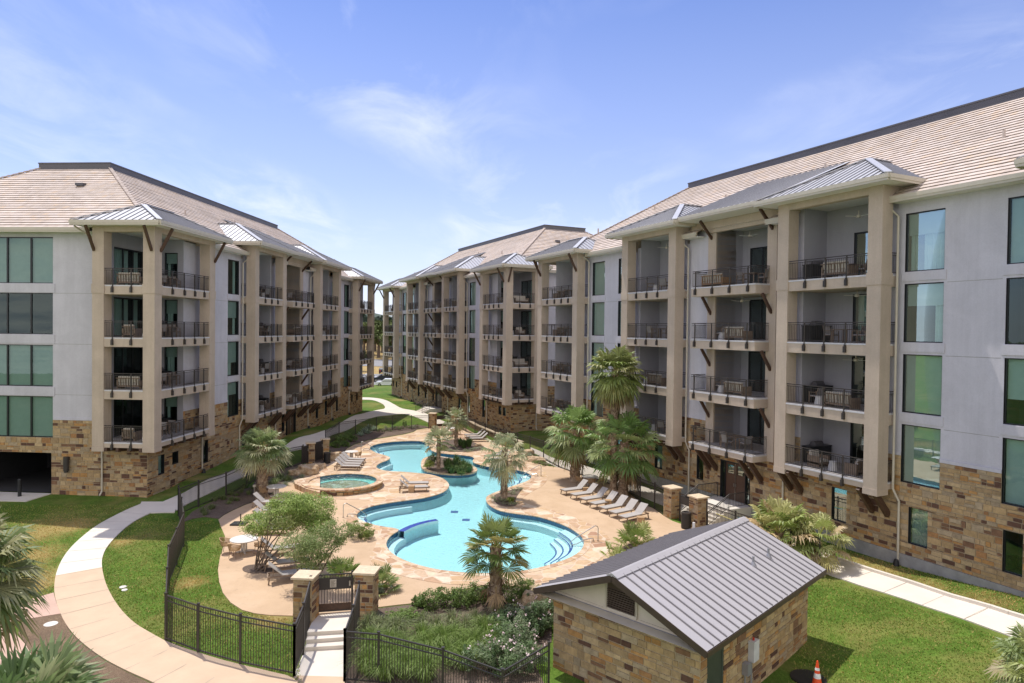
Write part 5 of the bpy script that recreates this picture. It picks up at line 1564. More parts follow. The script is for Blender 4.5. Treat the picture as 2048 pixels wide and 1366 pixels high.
# left bed inside the fence
for i in range(20):
    t_ = i / 19
    p = at(405 + 130 * t_ + r.uniform(-8, 8), 1022 - 55 * t_ + r.uniform(-9, 9))
    blades(p, 'low grey green grass tuft in the mulch strip inside the left fence', 160 + i, 90, r.uniform(.3, .5), .45, .02, G_OLV, group='grass tufts along the left fence')
for i, (px, py) in enumerate(((560, 958), (583, 950), (600, 945), (548, 968), (575, 962), (610, 938))):
    blades(at(px, py), 'soft green grass mound between the stout palm and the spa', 190 + i, 200, .6, .8, .022, ((.09, .13, .04), (.12, .16, .06), (.15, .18, .09)), group='grass mounds beside the spa')
for i, (px, py) in enumerate(((572, 972), (592, 968), (604, 957))):
    blades(at(px, py), 'silvery grass tuft on the mulch left of the spa', 200 + i, 110, .5, .5, .02, G_SIL, group='silvery tufts left of the spa')
# right bed by the boulders
for i, (px, py) in enumerate(((1062, 921), (1078, 927), (1092, 931), (1070, 915))):
    shrub(at(px, py, .06), 'low spreading green shrub beside the far right boulders', 210 + i, .7, .45, .2, 520, .07, G_MID, group='spreading shrubs by the far right boulders')
for i, (px, py) in enumerate(((1045, 905), (1058, 914), (1033, 900))):
    agave(at(px, py, .06), 'grey spiky agave among the far right boulders', 216 + i, 24, .6, .1, G_SIL, group='agaves among the far right boulders')
# front bed behind the near fence
FB = [Vector((p.x, p.y)) for p in BED_FRONT]
def front(px, py): return at(px, py)
for i, (px, py, rx, rz) in enumerate(((864, 1222, .85, .6), (892, 1216, .8, .6), (940, 1204, .9, .62), (962, 1202, .7, .6), (1022, 1208, .95, .75), (1046, 1204, .9, .7), (1066, 1212, .7, .6), (838, 1214, .4, .3), (915, 1214, .6, .5))):
    shrub(front(px, py), 'rounded leafy green shrub along the deck edge of the front bed', 220 + i, rx, rx * .85, rz, 1900, .075, ((.065, .105, .025), (.09, .14, .035), (.13, .175, .05)), group='green shrubs along the deck edge')
for i, (px, py, rx) in enumerate(((806, 1244, .75), (822, 1240, .7), (786, 1250, .5))):
    shrub(front(px, py), 'low feathery bright green shrub near the right gate pillar', 232 + i, rx, rx * .8, .32, 1500, .06, ((.10, .155, .04), (.13, .19, .055)), group='feathery low shrubs by the gate pillar')
r = random.Random(8)
for i, (px, py) in enumerate(((770, 1262), (788, 1272), (760, 1288), (800, 1266), (745, 1250), (758, 1262), (735, 1268), (848, 1255), (872, 1262), (905, 1250), (930, 1262), (950, 1250), (1000, 1235))):
    blades(front(px, py), 'grey green bunch grass in the front mulch bed', 240 + i, 190, r.uniform(.65, .95), .75, .018, ((.11, .145, .055), (.15, .18, .08), (.19, .21, .11), (.12, .13, .08)), group='grey green bunch grasses in the front bed')
for i, (px, py) in enumerate(((745, 1318), (765, 1330), (790, 1322), (815, 1312), (838, 1328), (860, 1305), (885, 1300), (905, 1290), (925, 1305), (950, 1300), (970, 1280), (985, 1300), (845, 1290), (895, 1325), (930, 1335), (775, 1300), (735, 1345), (770, 1358), (810, 1352), (850, 1360), (740, 1300), (830, 1345))):
    blades(front(px, py), 'tall fine green fountain grass just behind the near fence', 260 + i, 380, r.uniform(.85, 1.2), .95, .016, ((.09, .145, .03), (.125, .185, .045), (.16, .21, .07), (.11, .16, .04)), group='fountain grasses behind the near fence')
for i, (px, py, rz) in enumerate(((1030, 1262, .75), (1052, 1270, .8), (1075, 1262, .75), (1092, 1250, .7), (1015, 1300, .8), (1040, 1310, .85), (985, 1335, .8), (1008, 1350, .85), (1040, 1345, .7), (1065, 1330, .55), (1000, 1270, .6), (960, 1352, .7), (1085, 1225, .6))):
    shrub(front(px, py), 'oleander bush with pale pink blossoms near the pump house wall', 290 + i, .7, .65, rz, 2100, .12, ((.065, .11, .045), (.09, .14, .06), (.12, .165, .085), (.16, .19, .12)), group='oleanders by the pump house', thin=.25, flowers=7, nm='oleander', cat='oleander')

# fine blades standing in the mown lawns (one uncountable mass)
def lawn_blades():
    r = random.Random(404)
    mb = MB()
    def scatter(poly, n):
        P = [Vector((p.x, p.y)) for p in poly]
        xs = [p.x for p in P]; ys = [p.y for p in P]; k = 0; tries = 0
        while k < n and tries < n * 12:
            tries += 1
            x, y = r.uniform(min(xs), max(xs)), r.uniform(min(ys), max(ys))
            if r.random() > min(1, (30 / max(18, y)) ** 1.5) or not inside(P, x, y): continue
            k += 1
            z = gh(x, y); a = r.uniform(0, 6.28); s_ = r.uniform(.014, .03); h = r.uniform(.03, .075)
            c = r.choice(((.05, .09, .012), (.075, .12, .018), (.10, .15, .024), (.14, .17, .04), (.20, .17, .06)))
            if any((x - qx) ** 2 + (y - qy) ** 2 < (qr * r.uniform(.6, 1.3)) ** 2 for qx, qy, qr in DRY): c = r.choice(((.26, .19, .075), (.22, .17, .06), (.16, .15, .045)))
            mb.col = c
            d = Vector((math.cos(a), math.sin(a), 0)) * s_
            p = Vector((x, y, z + .0)); t_ = p + Vector((r.gauss(0, .035), r.gauss(0, .035), h))
            mb.face([p - d, p + d, t_])
    left_in = [Vector((p.x, p.y, 0)) for p in wi] + pts_l([(600, 1352), (600, 1240), (540, 1234), (480, 1222), (445, 1190), (436, 1150), (440, 1110), (448, 1085), (441, 1050), (430, 1040), (365, 1045)])
    scatter(left_in, 22000)
    scatter(pts_l([(0, 1010), (275, 1012), (205, 1042), (145, 1085), (110, 1140), (106, 1185), (0, 1225)]), 9000)
    scatter(pts_l([(1600, 1170), (1660, 1156), (1790, 1200), (1957, 1258), (2200, 1340), (2200, 1420), (1560, 1420), (1590, 1320)]), 17000)
    scatter(pts_l([(1650, 1090), (1800, 1130), (2048, 1195), (2048, 1235), (1850, 1175), (1690, 1122)]), 3500)
    mb.col = (1, 1, 1)
    o = mb.build('lawn_grass', M['lawn_blade']); tag(o, kind='stuff'); o['label'] = 'mown green lawn grass around the pool courtyard'; o['category'] = 'grass'
M['lawn_blade'] = tinted('lawn_blade', (2.2, 2.05, 1.9), .7, .2, .8, trans=.3)
def pts_l(l): return [at(px, py) for px, py in l]
lawn_blades()
# ------------------------------------------------------------------ fences, gates, pillars, steps
def fence(label, posts, h=1.75, group=None, tops=None, gap=.115):
    """posts: world points on the ground; every post and every panel is its own part"""
    t = thing('iron_fence', posts[0], label, 'fence', group)
    for p in posts:
        mb = MB(); mb.bar(p + Vector((0, 0, -.2)), p + Vector((0, 0, h + .05)), .075); mb.box(p.x - .05, p.x + .05, p.y - .05, p.y + .05, p.z + h + .05, p.z + h + .085)
        mb.build('post', M['iron'], t)
    for a, b in zip(posts, posts[1:]):
        mb = MB(); Z = lambda z: Vector((0, 0, z))
        mb.bar(a + Z(h - .02), b + Z(h - .02), .045, .045); mb.bar(a + Z(h - .22), b + Z(h - .22), .035, .035); mb.bar(a + Z(.12), b + Z(.12), .04, .04)
        n = max(1, round((b - a).length / gap))
        for k in range(1, n):
            p = a.lerp(b, k / n); mb.bar(p + Z(.06), p + Z(h - .02), .019)
        mb.build('panel', M['iron'], t)
    return t
def pts(l, z=None): return [at(px, py, z) for px, py in l]
def dense(P, step):
    Q = [P[0]]
    for a, b in zip(P, P[1:]):
        n = max(1, round((b - a).length / step))
        for k in range(1, n + 1):
            p = a.lerp(b, k / n); p = Vector((p.x, p.y, gh(p.x, p.y))); Q.append(p)
    return Q
fence('brown iron picket fence around the left lawn from the front steps', pts([(588, 1352), (480.5, 1330), (396.6, 1306.5), (331.5, 1281.5), (334, 1222), (337, 1170), (353, 1130), (367, 1093), (363, 1058), (357, 1031)]), 1.82)
fence('dark iron fence along the left building walkway up to the side gate', pts([(357, 1031), (397, 1014), (452, 994), (494, 972), (533, 951), (576, 937), (606, 930)]), 1.7)
fence('dark iron fence across the back lawn behind the pool', dense(pts([(651, 880), (678, 874.5), (711, 870), (753, 863.5), (785, 861), (823, 859.5), (857, 857.5)]), 3.2), 1.65)
fence('long dark iron fence between the pool deck and the right side walkway', pts([(912, 853), (932, 864), (950, 870.5), (970, 879), (990, 886.5), (1012, 894), (1035, 901.5), (1060, 909.5), (1087, 919.5), (1117, 935.5), (1165, 952), (1212, 967), (1260, 987.5), (1280, 1006), (1309, 1019), (1330, 1033)]), 1.75)
fence('iron fence with pale sunlit walkway behind it ending near the pump house corner', pts([(1413, 1062), (1470, 1085), (1525, 1105), (1580, 1125), (1638, 1146)]), 1.75)
def toppts(l, zt): return [at(px, py, zt) - Vector((0, 0, zt)) for px, py in l]
fl = [at(588, 1352), at(606.5, 1303, -.3), at(621, 1243, 0)]
fence('iron fence panels climbing the left side of the front steps', fl, 1.8)
fr_ = [at(689.7, 1262, 1.36) - Vector((0, 0, 1.8)), at(707, 1213, 1.5) - Vector((0, 0, 1.8)), at(718, 1166, 1.8) - Vector((0, 0, 1.8))]
fence('iron fence panels climbing the right side of the front steps', fr_, 1.8)
fence('near iron fence in front of the ornamental grasses', [at(px, py, 1.36) - Vector((0, 0, 1.8)) for px, py in ((689.7, 1262), (757.5, 1267.5), (886, 1299), (1005, 1342), (1098, 1288))], 1.8)

def pillar(p, label, w_=.72, h=1.85, rz=0.0, seed=1, group=None):
    t = thing('stone_pillar', p, label, 'pillar', group)
    rr = random.Random(seed); mb = MB(); hw = w_ / 2
    Rz = Matrix.Rotation(rz, 3, 'Z')
    for k in range(4):
        Rk = Matrix.Rotation(rz + k * math.pi / 2, 3, 'Z')
        T = lambda u, dep, z, Rk=Rk: Vector(p) + Rk @ Vector((u, -hw - dep, z))
        stone_wall(mb, T, -hw, hw, -.2, h, (), rr, .75, .012)
    mb.build('shaft', [M['stone'], M['mortar']], t)
    mb = MB(); a = hw + .085
    mb.M = None
    P8 = [Vector(p) + Rz @ Vector(q) for q in ((-a, -a, h), (a, -a, h), (a, a, h), (-a, a, h), (-a, -a, h + .09), (a, -a, h + .09), (a, a, h + .09), (-a, a, h + .09))]
    mb.hexa(P8); mb.build('cap', M['cap'], t, recalc=True, bevel=.012)
    return t
RZB = math.atan2(DR.x, DR.y) * -1
pillar(at(612, 1238, 0), 'left stone pillar of the front pool gate', .78, 1.78, -.08, 1)
pillar(at(733, 1227, 0), 'right stone pillar of the front pool gate', .78, 1.78, -.08, 2)
pillar(at(1344, 1034, 0), 'stone gate pillar farther from the pump house roof', .78, 1.9, RZB, 3)
pillar(at(1396, 1056, 0), 'stone gate pillar just behind the pump house roof', .78, 1.9, RZB, 4)
pillar(at(621, 926, .1), 'stone pillar on the near side of the left side gate', .7, 1.75, .3, 5)
pillar(at(650, 917, .1), 'stone pillar on the far side of the left side gate', .7, 1.75, .3, 6)
pillar(at(865, 856, 0), 'brown stone pillar at the back pool gate', .78, 1.75, -.2, 7)
pillar(at(909, 852, 0), 'stone pillar behind the far palm at the back gate', .78, 1.75, -.2, 8)
pillar(at(543, 950, .2), 'short stone pillar between the stout palm and the left walkway', .7, 1.2, .3, 9)

def gate(a, b, label, h=1.65, sign=False, solid=False, kick=True):
    t = thing('pool_gate', a, label, 'gate')
    Z = lambda z: Vector((0, 0, z)); d = (b - a); u = d.normalized(); n = Vector((u.y, -u.x, 0))
    mb = MB()
    for p in (a, b): mb.bar(p + Z(-.05), p + Z(h + .12), .07)
    mb.bar(a + Z(h), b + Z(h), .05); mb.bar(a + Z(.12), b + Z(.12), .05)
    mb.build('frame', M['iron'], t)
    mb = MB(); mb.bar(a.lerp(b, .03) + Z(h - .38), b.lerp(a, .03) + Z(h - .38), .025, .5); mb.build('header_panel', M['iron'], t)
    if kick: mb = MB(); mb.bar(a.lerp(b, .03) + Z(.28), b.lerp(a, .03) + Z(.28), .025, .3); mb.build('kick_plate', M['wood'] if not solid else M['iron'], t)
    mb = MB(); nn = max(4, round(d.length / (.115 if not solid else .03)))
    for k in range(1, nn): p = a.lerp(b, k / nn); mb.bar(p + Z(.12), p + Z(h), .019 if not solid else .035)
    mb.build('bars', M['iron'], t)
    if sign:
        mb = MB(); c = a.lerp(b, .47) + n * .022
        mb.bar(c - u * .13 + Z(h - .37), c + u * .13 + Z(h - .37), .012, .34); o = mb.build('sign_plate', M['gutter'], t)
        mb = MB()
        for k in range(7): mb.bar(c + n * .009 - u * .10 + Z(h - .25 - k * .04), c + n * .009 + u * (.10 - .03 * (k % 3)) + Z(h - .25 - k * .04), .004, .012)
        mb.build('sign_text', M['wood'], o)
    mb = MB(); c = b.lerp(a, .06) + n * .04; mb.bar(c + Z(h - .5), c + Z(h - .28), .09, .06); mb.build('latch', M['steel'], t)
    return t
gate(at(632, 1229, 0), at(704, 1224, 0), 'front pool gate with dark header panel and beige notice', sign=True)
gate(at(1359, 1041, 0), at(1382, 1051, 0), 'right side pool gate between two stone pillars', 1.75)
gate(at(627, 924, .1), at(645, 919, .1), 'dark slatted side gate between the left pillars', 1.7, solid=True)
gate(at(604, 931, .15), at(616, 927, .15), 'dark slatted screen panel beside the left gate pillar', 1.6, solid=True)
gate(at(873, 855, 0), at(900, 853, 0), 'dark back gate between the far stone pillars', 1.6)

# front steps
st_ = thing('front_steps', at(650, 1285, -.2), 'pale concrete front steps leading up to the pool gate', 'steps')
def slabq(q, ztop, zbot, nm, mat, parent):
    mb = MB(); mb.hexa([Vector((p.x, p.y, zbot)) for p in q] + [Vector((p.x, p.y, ztop)) for p in q]); return mb.build(nm, mat, parent, recalc=True)
Ls = [at(622, 1244, 0), at(614.6, 1266.5, 0), at(612, 1281.7, -.15), at(608.5, 1297, -.30), at(588, 1353, -.45), at(572, 1420, -.45)]
Rs = [at(713, 1232, 0), at(697, 1261.5, 0), at(695, 1275.5, -.15), at(693, 1292, -.30), at(690, 1356, -.45), at(690, 1420, -.45)]
slabq([Ls[0] + Vector((0, .5, 0)), Ls[1], Rs[1], Rs[0] + Vector((0, .5, 0))], .04, -.9, 'landing', M['walk'], st_)
for k, z in ((1, -.15), (2, -.30)): slabq([Ls[k] + Vector((0, .02, 0)), Ls[k + 1], Rs[k + 1], Rs[k] + Vector((0, .02, 0))], z + .04, -.9, 'step', M['walk'], st_)
slabq([Ls[3] + Vector((0, .02, 0)), Ls[4], Rs[4], Rs[3] + Vector((0, .02, 0))], -.41, -.9, 'lower_landing', M['walk'], st_)
slabq([Ls[4] + Vector((0, -.0, 0)), Ls[5], Rs[5], Rs[4]], -.405, -.9, 'lower_landing', M['tanwalk'], st_)

def door_stairs(W, s0, s1, ztop, label, side_rail=True, w0=-1.25, run=.32):
    t = thing('entrance_stairs', W((s0 + s1) / 2, .5, 0), label, 'steps')
    wl = .55
    mb = MB(); mb.box(s0, s1, w0, wl, -.6, ztop, W); mb.build('landing', M['concrete'], t, recalc=True)
    g = gh(*W((s0 + s1) / 2, wl + 2, 0)[:2]); n = max(2, round((ztop - g) / .165)); rise = (ztop - g) / n
    for k in range(1, n):
        mb = MB(); mb.box(s0 + .15, s1 - .15, wl + (k - 1) * run + .002, wl + k * run, -.6, ztop - rise * k, W); mb.build('step', M['walk'], t, recalc=True)
    wb = wl + (n - 1) * run
    for s_ in (s0 + .1, s1 - .1):
        mb = MB()
        A = Vector(W(s_, w0 + .1, ztop + .95)); B_ = Vector(W(s_, wl, ztop + .95)); C_ = Vector(W(s_, wb + .1, g + .95)); D_ = Vector(W(s_, wb + .45, g + .95))
        mb.tube([A, B_, C_, D_], .03, 8)
        lo = Vector((0, 0, -.80)); mb.tube([A + lo, B_ + lo, C_ + lo], .018, 6)
        mb.tube([B_ + Vector((0, 0, -.12)) , C_ + Vector((0, 0, -.12))], .02, 6)
        for p, q in ((A, B_), (B_, C_)):
            m_ = max(2, round((q - p).length / .13))
            for k in range(m_ + 1): x = p.lerp(q, k / m_); mb.bar(x + lo, x, .017)
        for p, zz in ((A, ztop), (B_, ztop), (C_, g)): mb.bar(Vector((p.x, p.y, zz - .05)), p, .045)
        mb.build('handrail', M['iron'], t)
    return t
sB = S_B['b1'][1]
door_stairs(WB, sB + 2.9, sB + 5.95, .95, 'concrete stairs with iron handrails up to the brown double door')
sC = S_C['b1'][1]
door_stairs(WC, sC + 2.9, sC + 5.95, .95, 'far concrete stairs with handrails at the distant building entrance')
# low stone retaining wall at the far right of the deck
P_ = pts([(926, 846), (950, 861), (986, 877), (1040, 897)], 0)
t = thing('retaining_wall', P_[0], 'low stone retaining wall with pale cap behind the far loungers', 'wall')
rr = random.Random(4)
mb = MB(); mc = MB()
for a, b in zip(P_, P_[1:]):
    u = (b - a); ln = u.length; u.normalize(); n_ = Vector((u.y, -u.x, 0))
    T = lambda x, dep, z, a=a, u=u, n_=n_: a + u * x + n_ * dep + Vector((0, 0, z))
    stone_wall(mb, T, 0, ln, -.1, .62, (), rr, 1.0, .015)
    mc.hexa([T(-.05, -.4, .62), T(ln + .05, -.4, .62), T(ln + .05, .06, .62), T(-.05, .06, .62), T(-.05, -.4, .72), T(ln + .05, -.4, .72), T(ln + .05, .06, .72), T(-.05, .06, .72)])
mb.build('face', [M['stone'], M['mortar']], t); mc.build('cap', M['cap'], t, recalc=True)

# ------------------------------------------------------------------ poolside things
def handrail(b, e, label):
    b = at(*b, 0); e = at(*e, 0)
    d = (e - b); u = d.normalized(); Z = lambda z: Vector((0, 0, z)); n_ = Vector((u.y, -u.x, 0))
    mb = MB()
    P = [b + Z(.0), b + Z(.80), b + u * .06 + Z(.90), b + u * .18 + Z(.93), b + u * (d.length * .85) + Z(.28), e + Z(.10), e + u * .10 + Z(-.02), e + Z(-.14), e - u * .25 + Z(-.10), b + u * .75 + Z(.16), b + u * .35 + Z(.22), b + u * .28 + Z(.2), b + u * .26 + Z(0)]
    mb.tube(P, .026, 10)
    for p in (b, b + u * .26): mb.tube([p + Z(.05), p + Z(.075)], .06, 12)
    o = mb.build('pool_handrail', M['steel'], None, loc=b, smooth=False); tag(o, label, 'handrail', None)
handrail((686.5, 1036), (731, 1031), 'steel pool handrail at the left steps of the near pool end')
handrail((722, 902), (751, 900), 'steel pool handrail at the far left end of the pool')
handrail((1196, 1084), (1144, 1085), 'steel pool handrail at the curved white steps on the right')
handrail((1082, 953), (1046, 952), 'steel pool handrail at the far right pool steps')

M['sling'] = simple('pale_sling_fabric', (.38, .35, .325), .85, var=.07, scale=5, bmp=.1)
M['teak'] = simple('weathered_lounger_frame', (.23, .165, .115), .7, var=.2, scale=6)
M['wicker'] = simple('tan_wicker', (.40, .26, .14), .8, var=.3, scale=20)
M['tabletop'] = simple('pale_stone_tabletop', (.66, .62, .57), .5, var=.05)
def lounger_proto():
    t = thing('sun_lounger', (0, 0, 0), 'x', 'sun lounger')
    A = Vector((-.30, 0, .36)); ang = R(42); L_ = .82
    bt = Vector((-.30 - L_ * math.cos(ang), 0, .36 + L_ * math.sin(ang)))
    mb = MB(); mb.box(-.30, 1.15, -.31, .31, .352, .378); put(mb, 'seat', M['sling'], t)
    mb = MB()
    nn = Vector((math.sin(ang), 0, math.cos(ang))) * .012
    W_ = Vector((0, .31, 0))
    mb.hexa([A - W_ - nn, A + W_ - nn, bt + W_ - nn, bt - W_ - nn, A - W_ + nn, A + W_ + nn, bt + W_ + nn, bt - W_ + nn]); put(mb, 'backrest', M['sling'], t)
    mb = MB()
    for y in (-.33, .33):
        mb.bar((-.95, y, .325), (1.17, y, .325), .045, .055)
    for x in (-.95, -.3, .45, 1.16): mb.bar((x, -.33, .32), (x, .33, .32), .05, .04)
    mb.bar((-.72, -.28, .33), bt.lerp(A, .35) + Vector((0, -.28, -.02)), .03); mb.bar((-.72, .28, .33), bt.lerp(A, .35) + Vector((0, .28, -.02)), .03)
    put(mb, 'frame', M['teak'], t)
    for x, dx in ((-.85, -.08), (1.0, .1)):
        for y in (-.33, .33):
            mb = MB(); mb.bar((x, y, .32), (x + dx, y, 0), .055, .05); put(mb, 'leg', M['teak'], t)
    return t
LP = lounger_proto(); used_l = [False]
def lounger(head, foot, label, group):
    h, f = at(*head, 0), at(*foot, 0)
    rz = math.atan2(f.y - h.y, f.x - h.x); c = h.lerp(f, .5) + Vector((0, 0, .05))
    if not used_l[0]:
        used_l[0] = True; LP.location = c; LP.rotation_euler = (0, 0, rz); LP['label'] = label; LP['group'] = group
    else: dup(LP, c, rz, label, group)
def lerp2(a, b, t): return (a[0] + (b[0] - a[0]) * t, a[1] + (b[1] - a[1]) * t)
ORD = ('first', 'second', 'third', 'fourth', 'fifth', 'sixth', 'seventh', 'eighth')
for i in range(7):
    t_ = i / 6
    lounger(lerp2((1178, 984), (1297, 1034), t_), lerp2((1124, 991), (1241, 1047), t_), 'grey sling lounger, %s from the trunked palms in the row of seven' % ORD[i], 'row of seven loungers right of the pool')
for i in range(4):
    t_ = i / 3
    lounger(lerp2((681, 925), (666, 940), t_), lerp2((728, 927), (719, 941), t_), 'grey sling lounger, %s nearest the spa in the row of four behind it' % ORD[3 - i], 'row of four loungers behind the spa')
lounger((796, 976), (856, 975), 'grey lounger of the pair right of the spa, the farther one', 'pair of loungers right of the spa')
lounger((795, 985), (853, 983), 'grey lounger of the pair right of the spa, the nearer one', 'pair of loungers right of the spa')
for i in range(3):
    t_ = i / 2
    lounger(lerp2((970, 875), (979, 883), t_), lerp2((929, 876), (937, 884), t_), 'grey lounger by the low retaining wall, %s from the far table' % ORD[i], 'three loungers by the retaining wall')
lounger((1012, 916), (974, 920), 'grey lounger behind the feathery palm, the farther of two', 'two loungers behind the feathery palm')
lounger((1020, 923), (983, 927), 'grey lounger behind the feathery palm, the nearer of two', 'two loungers behind the feathery palm')
for i, y in enumerate((1014, 1031, 1049, 1068)):
    lounger((506 + i * 2, y), (566 + i * 2, y + 1), 'grey lounger half hidden by the airy tree, %s from the spa side' % ORD[i], 'loungers under the airy tree')
lounger((527, 1112), (590, 1107), 'grey lounger in the shade right of the near round table', 'loungers near the front gate')
lounger((536, 1141), (602, 1135), 'grey lounger in tree shade, second from the front gate pillar', 'loungers near the front gate')
lounger((543, 1166), (612, 1158), 'grey lounger with raised back beside the front gate pillar', 'loungers near the front gate')

def table_at(px, py, dia, label, mat='tabletop'):
    c = at(px, py, .74); c = Vector((c.x, c.y, .05))
    t = thing('round_table', c, label, 'table')
    mb = MB(); mb.lathe([(dia / 2 - .02, .66), (dia / 2, .68), (dia / 2, .71), (dia / 2 - .02, .72)], 40); put(mb, 'tabletop', M[mat], t)
    mb = MB()
    for k in range(4):
        a = k * math.pi / 2 + .5; mb.bar((.12 * math.cos(a), .12 * math.sin(a), .66), (.12 * math.cos(a), .12 * math.sin(a), .06), .07); mb.bar((0, 0, .04), (.42 * math.cos(a), .42 * math.sin(a), .04), .08, .06)
    put(mb, 'pedestal', M['tabletop'] if mat == 'tabletop' else M['teak'], t)
    return c
def chair_proto():
    t = thing('wicker_chair', (0, 0, 0), 'x', 'chair')
    mb = MB(); mb.lathe([(.27, .40), (.27, .44)], 18); put(mb, 'seat', M['wicker'], t)
    mb = MB(); n = 26
    for k in range(n + 1):     # barrel back, facing +x
        a = R(70) + R(220) * k / n
        hh = .80 - .16 * abs(math.cos(math.pi * k / n)) ** 1.6
        p = Vector((.27 * math.cos(a), .27 * math.sin(a), .42)); q = Vector((.34 * math.cos(a), .34 * math.sin(a), hh)); mb.bar(p, q, .017)
    for f in (.25, .5, .75, 1.0):
        P = []
        for k in range(n + 1):
            a = R(70) + R(220) * k / n; hh = .80 - .16 * abs(math.cos(math.pi * k / n)) ** 1.6
            P.append(Vector((.27 * math.cos(a), .27 * math.sin(a), .42)).lerp(Vector((.34 * math.cos(a), .34 * math.sin(a), hh)), f))
        mb.tube(P, .013 if f < 1 else .022, 5)
    put(mb, 'backrest', M['wicker'], t)
    for a in (45, 135, 225, 315):
        mb = MB(); a = R(a); mb.tube([(.2 * math.cos(a), .2 * math.sin(a), .41), (.29 * math.cos(a), .29 * math.sin(a), 0)], .014, 6); put(mb, 'leg', M['teak'], t)
    return t
CP_ = chair_proto(); used_c = [False]
def chair(c, ang, dist, label, group):
    p = Vector((c.x + math.cos(ang) * dist, c.y + math.sin(ang) * dist, .05)); rz = ang + math.pi
    if not used_c[0]: used_c[0] = True; CP_.location = p; CP_.rotation_euler = (0, 0, rz); CP_['label'] = label; CP_['group'] = group
    else: dup(CP_, p, rz, label, group)
c = table_at(488, 1078, 1.42, 'round pale table at the lawn edge left of the airy tree')
for a, w_ in ((3.3, 'left of'), (4.55, 'in front of'), (-.15, 'right of')): chair(c, a, .88, 'tan wicker barrel chair %s the round pale table by the lawn' % w_, 'wicker chairs around the lawn edge table')
c = table_at(553, 973, 1.35, 'round grey table beside the stout palm and the spa', 'tabletop')
chair(c, 3.6, .85, 'tan wicker chair at the table beside the stout palm', 'wicker chairs at the spa side table')
c = table_at(703, 903, 1.2, 'round table behind the row of four loungers')
for a, w_ in ((3.7, 'left'), (-.5, 'right')): chair(c, a, .78, 'tan wicker chair %s of the table behind the four loungers' % w_, 'wicker chairs at the table behind the spa')
c = table_at(903, 856, 1.3, 'round table by the back pool gate')
for a, w_ in ((3.5, 'left'), (-.3, 'right'), (1.6, 'behind')): chair(c, a, .85, 'tan wicker chair %s of the table by the back gate' % w_ if w_ != 'behind' else 'tan wicker chair behind the table by the back gate', 'wicker chairs at the back gate table')
c = table_at(1180, 953, 1.25, 'round table between the big palms by the side fence')
for a, w_ in ((3.3, 'left'), (-.1, 'right'), (4.7, 'front')): chair(c, a, .82, 'tan wicker chair on the %s side of the table between the palms' % w_, 'wicker chairs at the table between the palms')

def bin_(p, label, h=.98, r_=.27):
    t = thing('litter_bin', p, label, 'bin')
    mb = MB(); mb.lathe([(r_ * .95, 0), (r_, .05), (r_, h - .12), (r_ * .97, h - .1)], 20); put(mb, 'body', M['black'], t)
    mb = MB(); mb.lathe([(r_ * 1.03, h - .1), (r_ * 1.03, h - .02), (r_ * .6, h), (r_ * .55, h - .08)], 20); put(mb, 'rim', M['iron'], t)
bin_(at(1372, 1056, .05), 'black litter bin in front of the right gate pillar', 1.0, .3)
bin_(at(654, 926, .05), 'black litter bin at the left side gate', .95, .3)
def cube_table(px, py, label):
    p = at(px, py, .05); t = thing('side_table', p, label, 'side table')
    mb = MB(); mb.box(-.22, .22, -.22, .22, .42, .46); put(mb, 'table_top', M['wicker'], t)
    mb = MB(); mb.box(-.2, .2, -.2, .2, 0, .42); put(mb, 'base', M['wicker'], t)
cube_table(1281, 1048, 'woven cube side table at the end of the seven loungers')
cube_table(1216, 1013, 'woven cube side table between loungers in the row of seven')
cube_table(1171, 987, 'woven cube side table near the first lounger of seven')
cube_table(823, 984, 'woven cube side table between the pair right of the spa')
t = thing('parasol_base', at(478, 1048, .05), 'square black parasol base with short pole stub', 'parasol base')
mb = MB(); mb.box(-.42, .42, -.36, .36, 0, .07); put(mb, 'base_plate', M['black'], t)
mb = MB(); mb.tube([(.1, 0, .07), (.1, 0, .62)], .035, 10); mb.tube([(.1, 0, .07), (.1, 0, .15)], .07, 10); put(mb, 'pole_stub', M['iron'], t)
t = thing('bollard_light', at(509, 994, .05), 'grey bollard light beside the stout palm', 'bollard light')
mb = MB(); mb.tube([(0, 0, -.1), (0, 0, .72)], .07, 12); put(mb, 'post', M['steel'], t); mb = MB(); mb.tube([(0, 0, .72), (0, 0, .86)], .12, 14); put(mb, 'head', M['gutter'], t)
for i, (s_, lb) in enumerate(((-9.7, 'black steel bollard in front of the garage opening, nearer the wall lamp'), (-11.4, 'black steel bollard at the garage opening by the picture edge'))):
    p = Vector(WL(.4, s_, 0)); p.z = gh(p.x, p.y)
    o = MB(); o.tube([(0, 0, -.2), (0, 0, 1.18), (0, 0, 1.24)], [.115, .115, .08], 16); o = o.build('steel_bollard', M['black'], None, loc=(0, 0, 0)); o.location = p; ORIGIN[o.name] = p; tag(o, lb, 'bollard', 'bollards at the garage')
# wall lamp on the left building end wall
mb = MB(); q = Vector(WL(1.05, -6.9, 2.6)); mb.tube([q - Vector((0, 0, .5)), q + Vector((0, 0, .45))], .17, 16); mb.tube([q - Vector((0, 0, .62)), q - Vector((0, 0, .5))], .13, 12); mb.bar(q, Vector(WL(1.29, -6.9, 2.6)), .12)
mb.build('wall_lamp', M['iron'], BL)
# dark garage behind the opening
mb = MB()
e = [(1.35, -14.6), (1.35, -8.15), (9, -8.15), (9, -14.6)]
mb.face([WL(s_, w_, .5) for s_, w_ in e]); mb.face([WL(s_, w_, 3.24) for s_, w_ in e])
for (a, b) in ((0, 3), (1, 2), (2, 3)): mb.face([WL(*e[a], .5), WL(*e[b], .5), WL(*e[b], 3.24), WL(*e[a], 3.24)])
mb.build('garage_interior', M['darkroom'], BL)

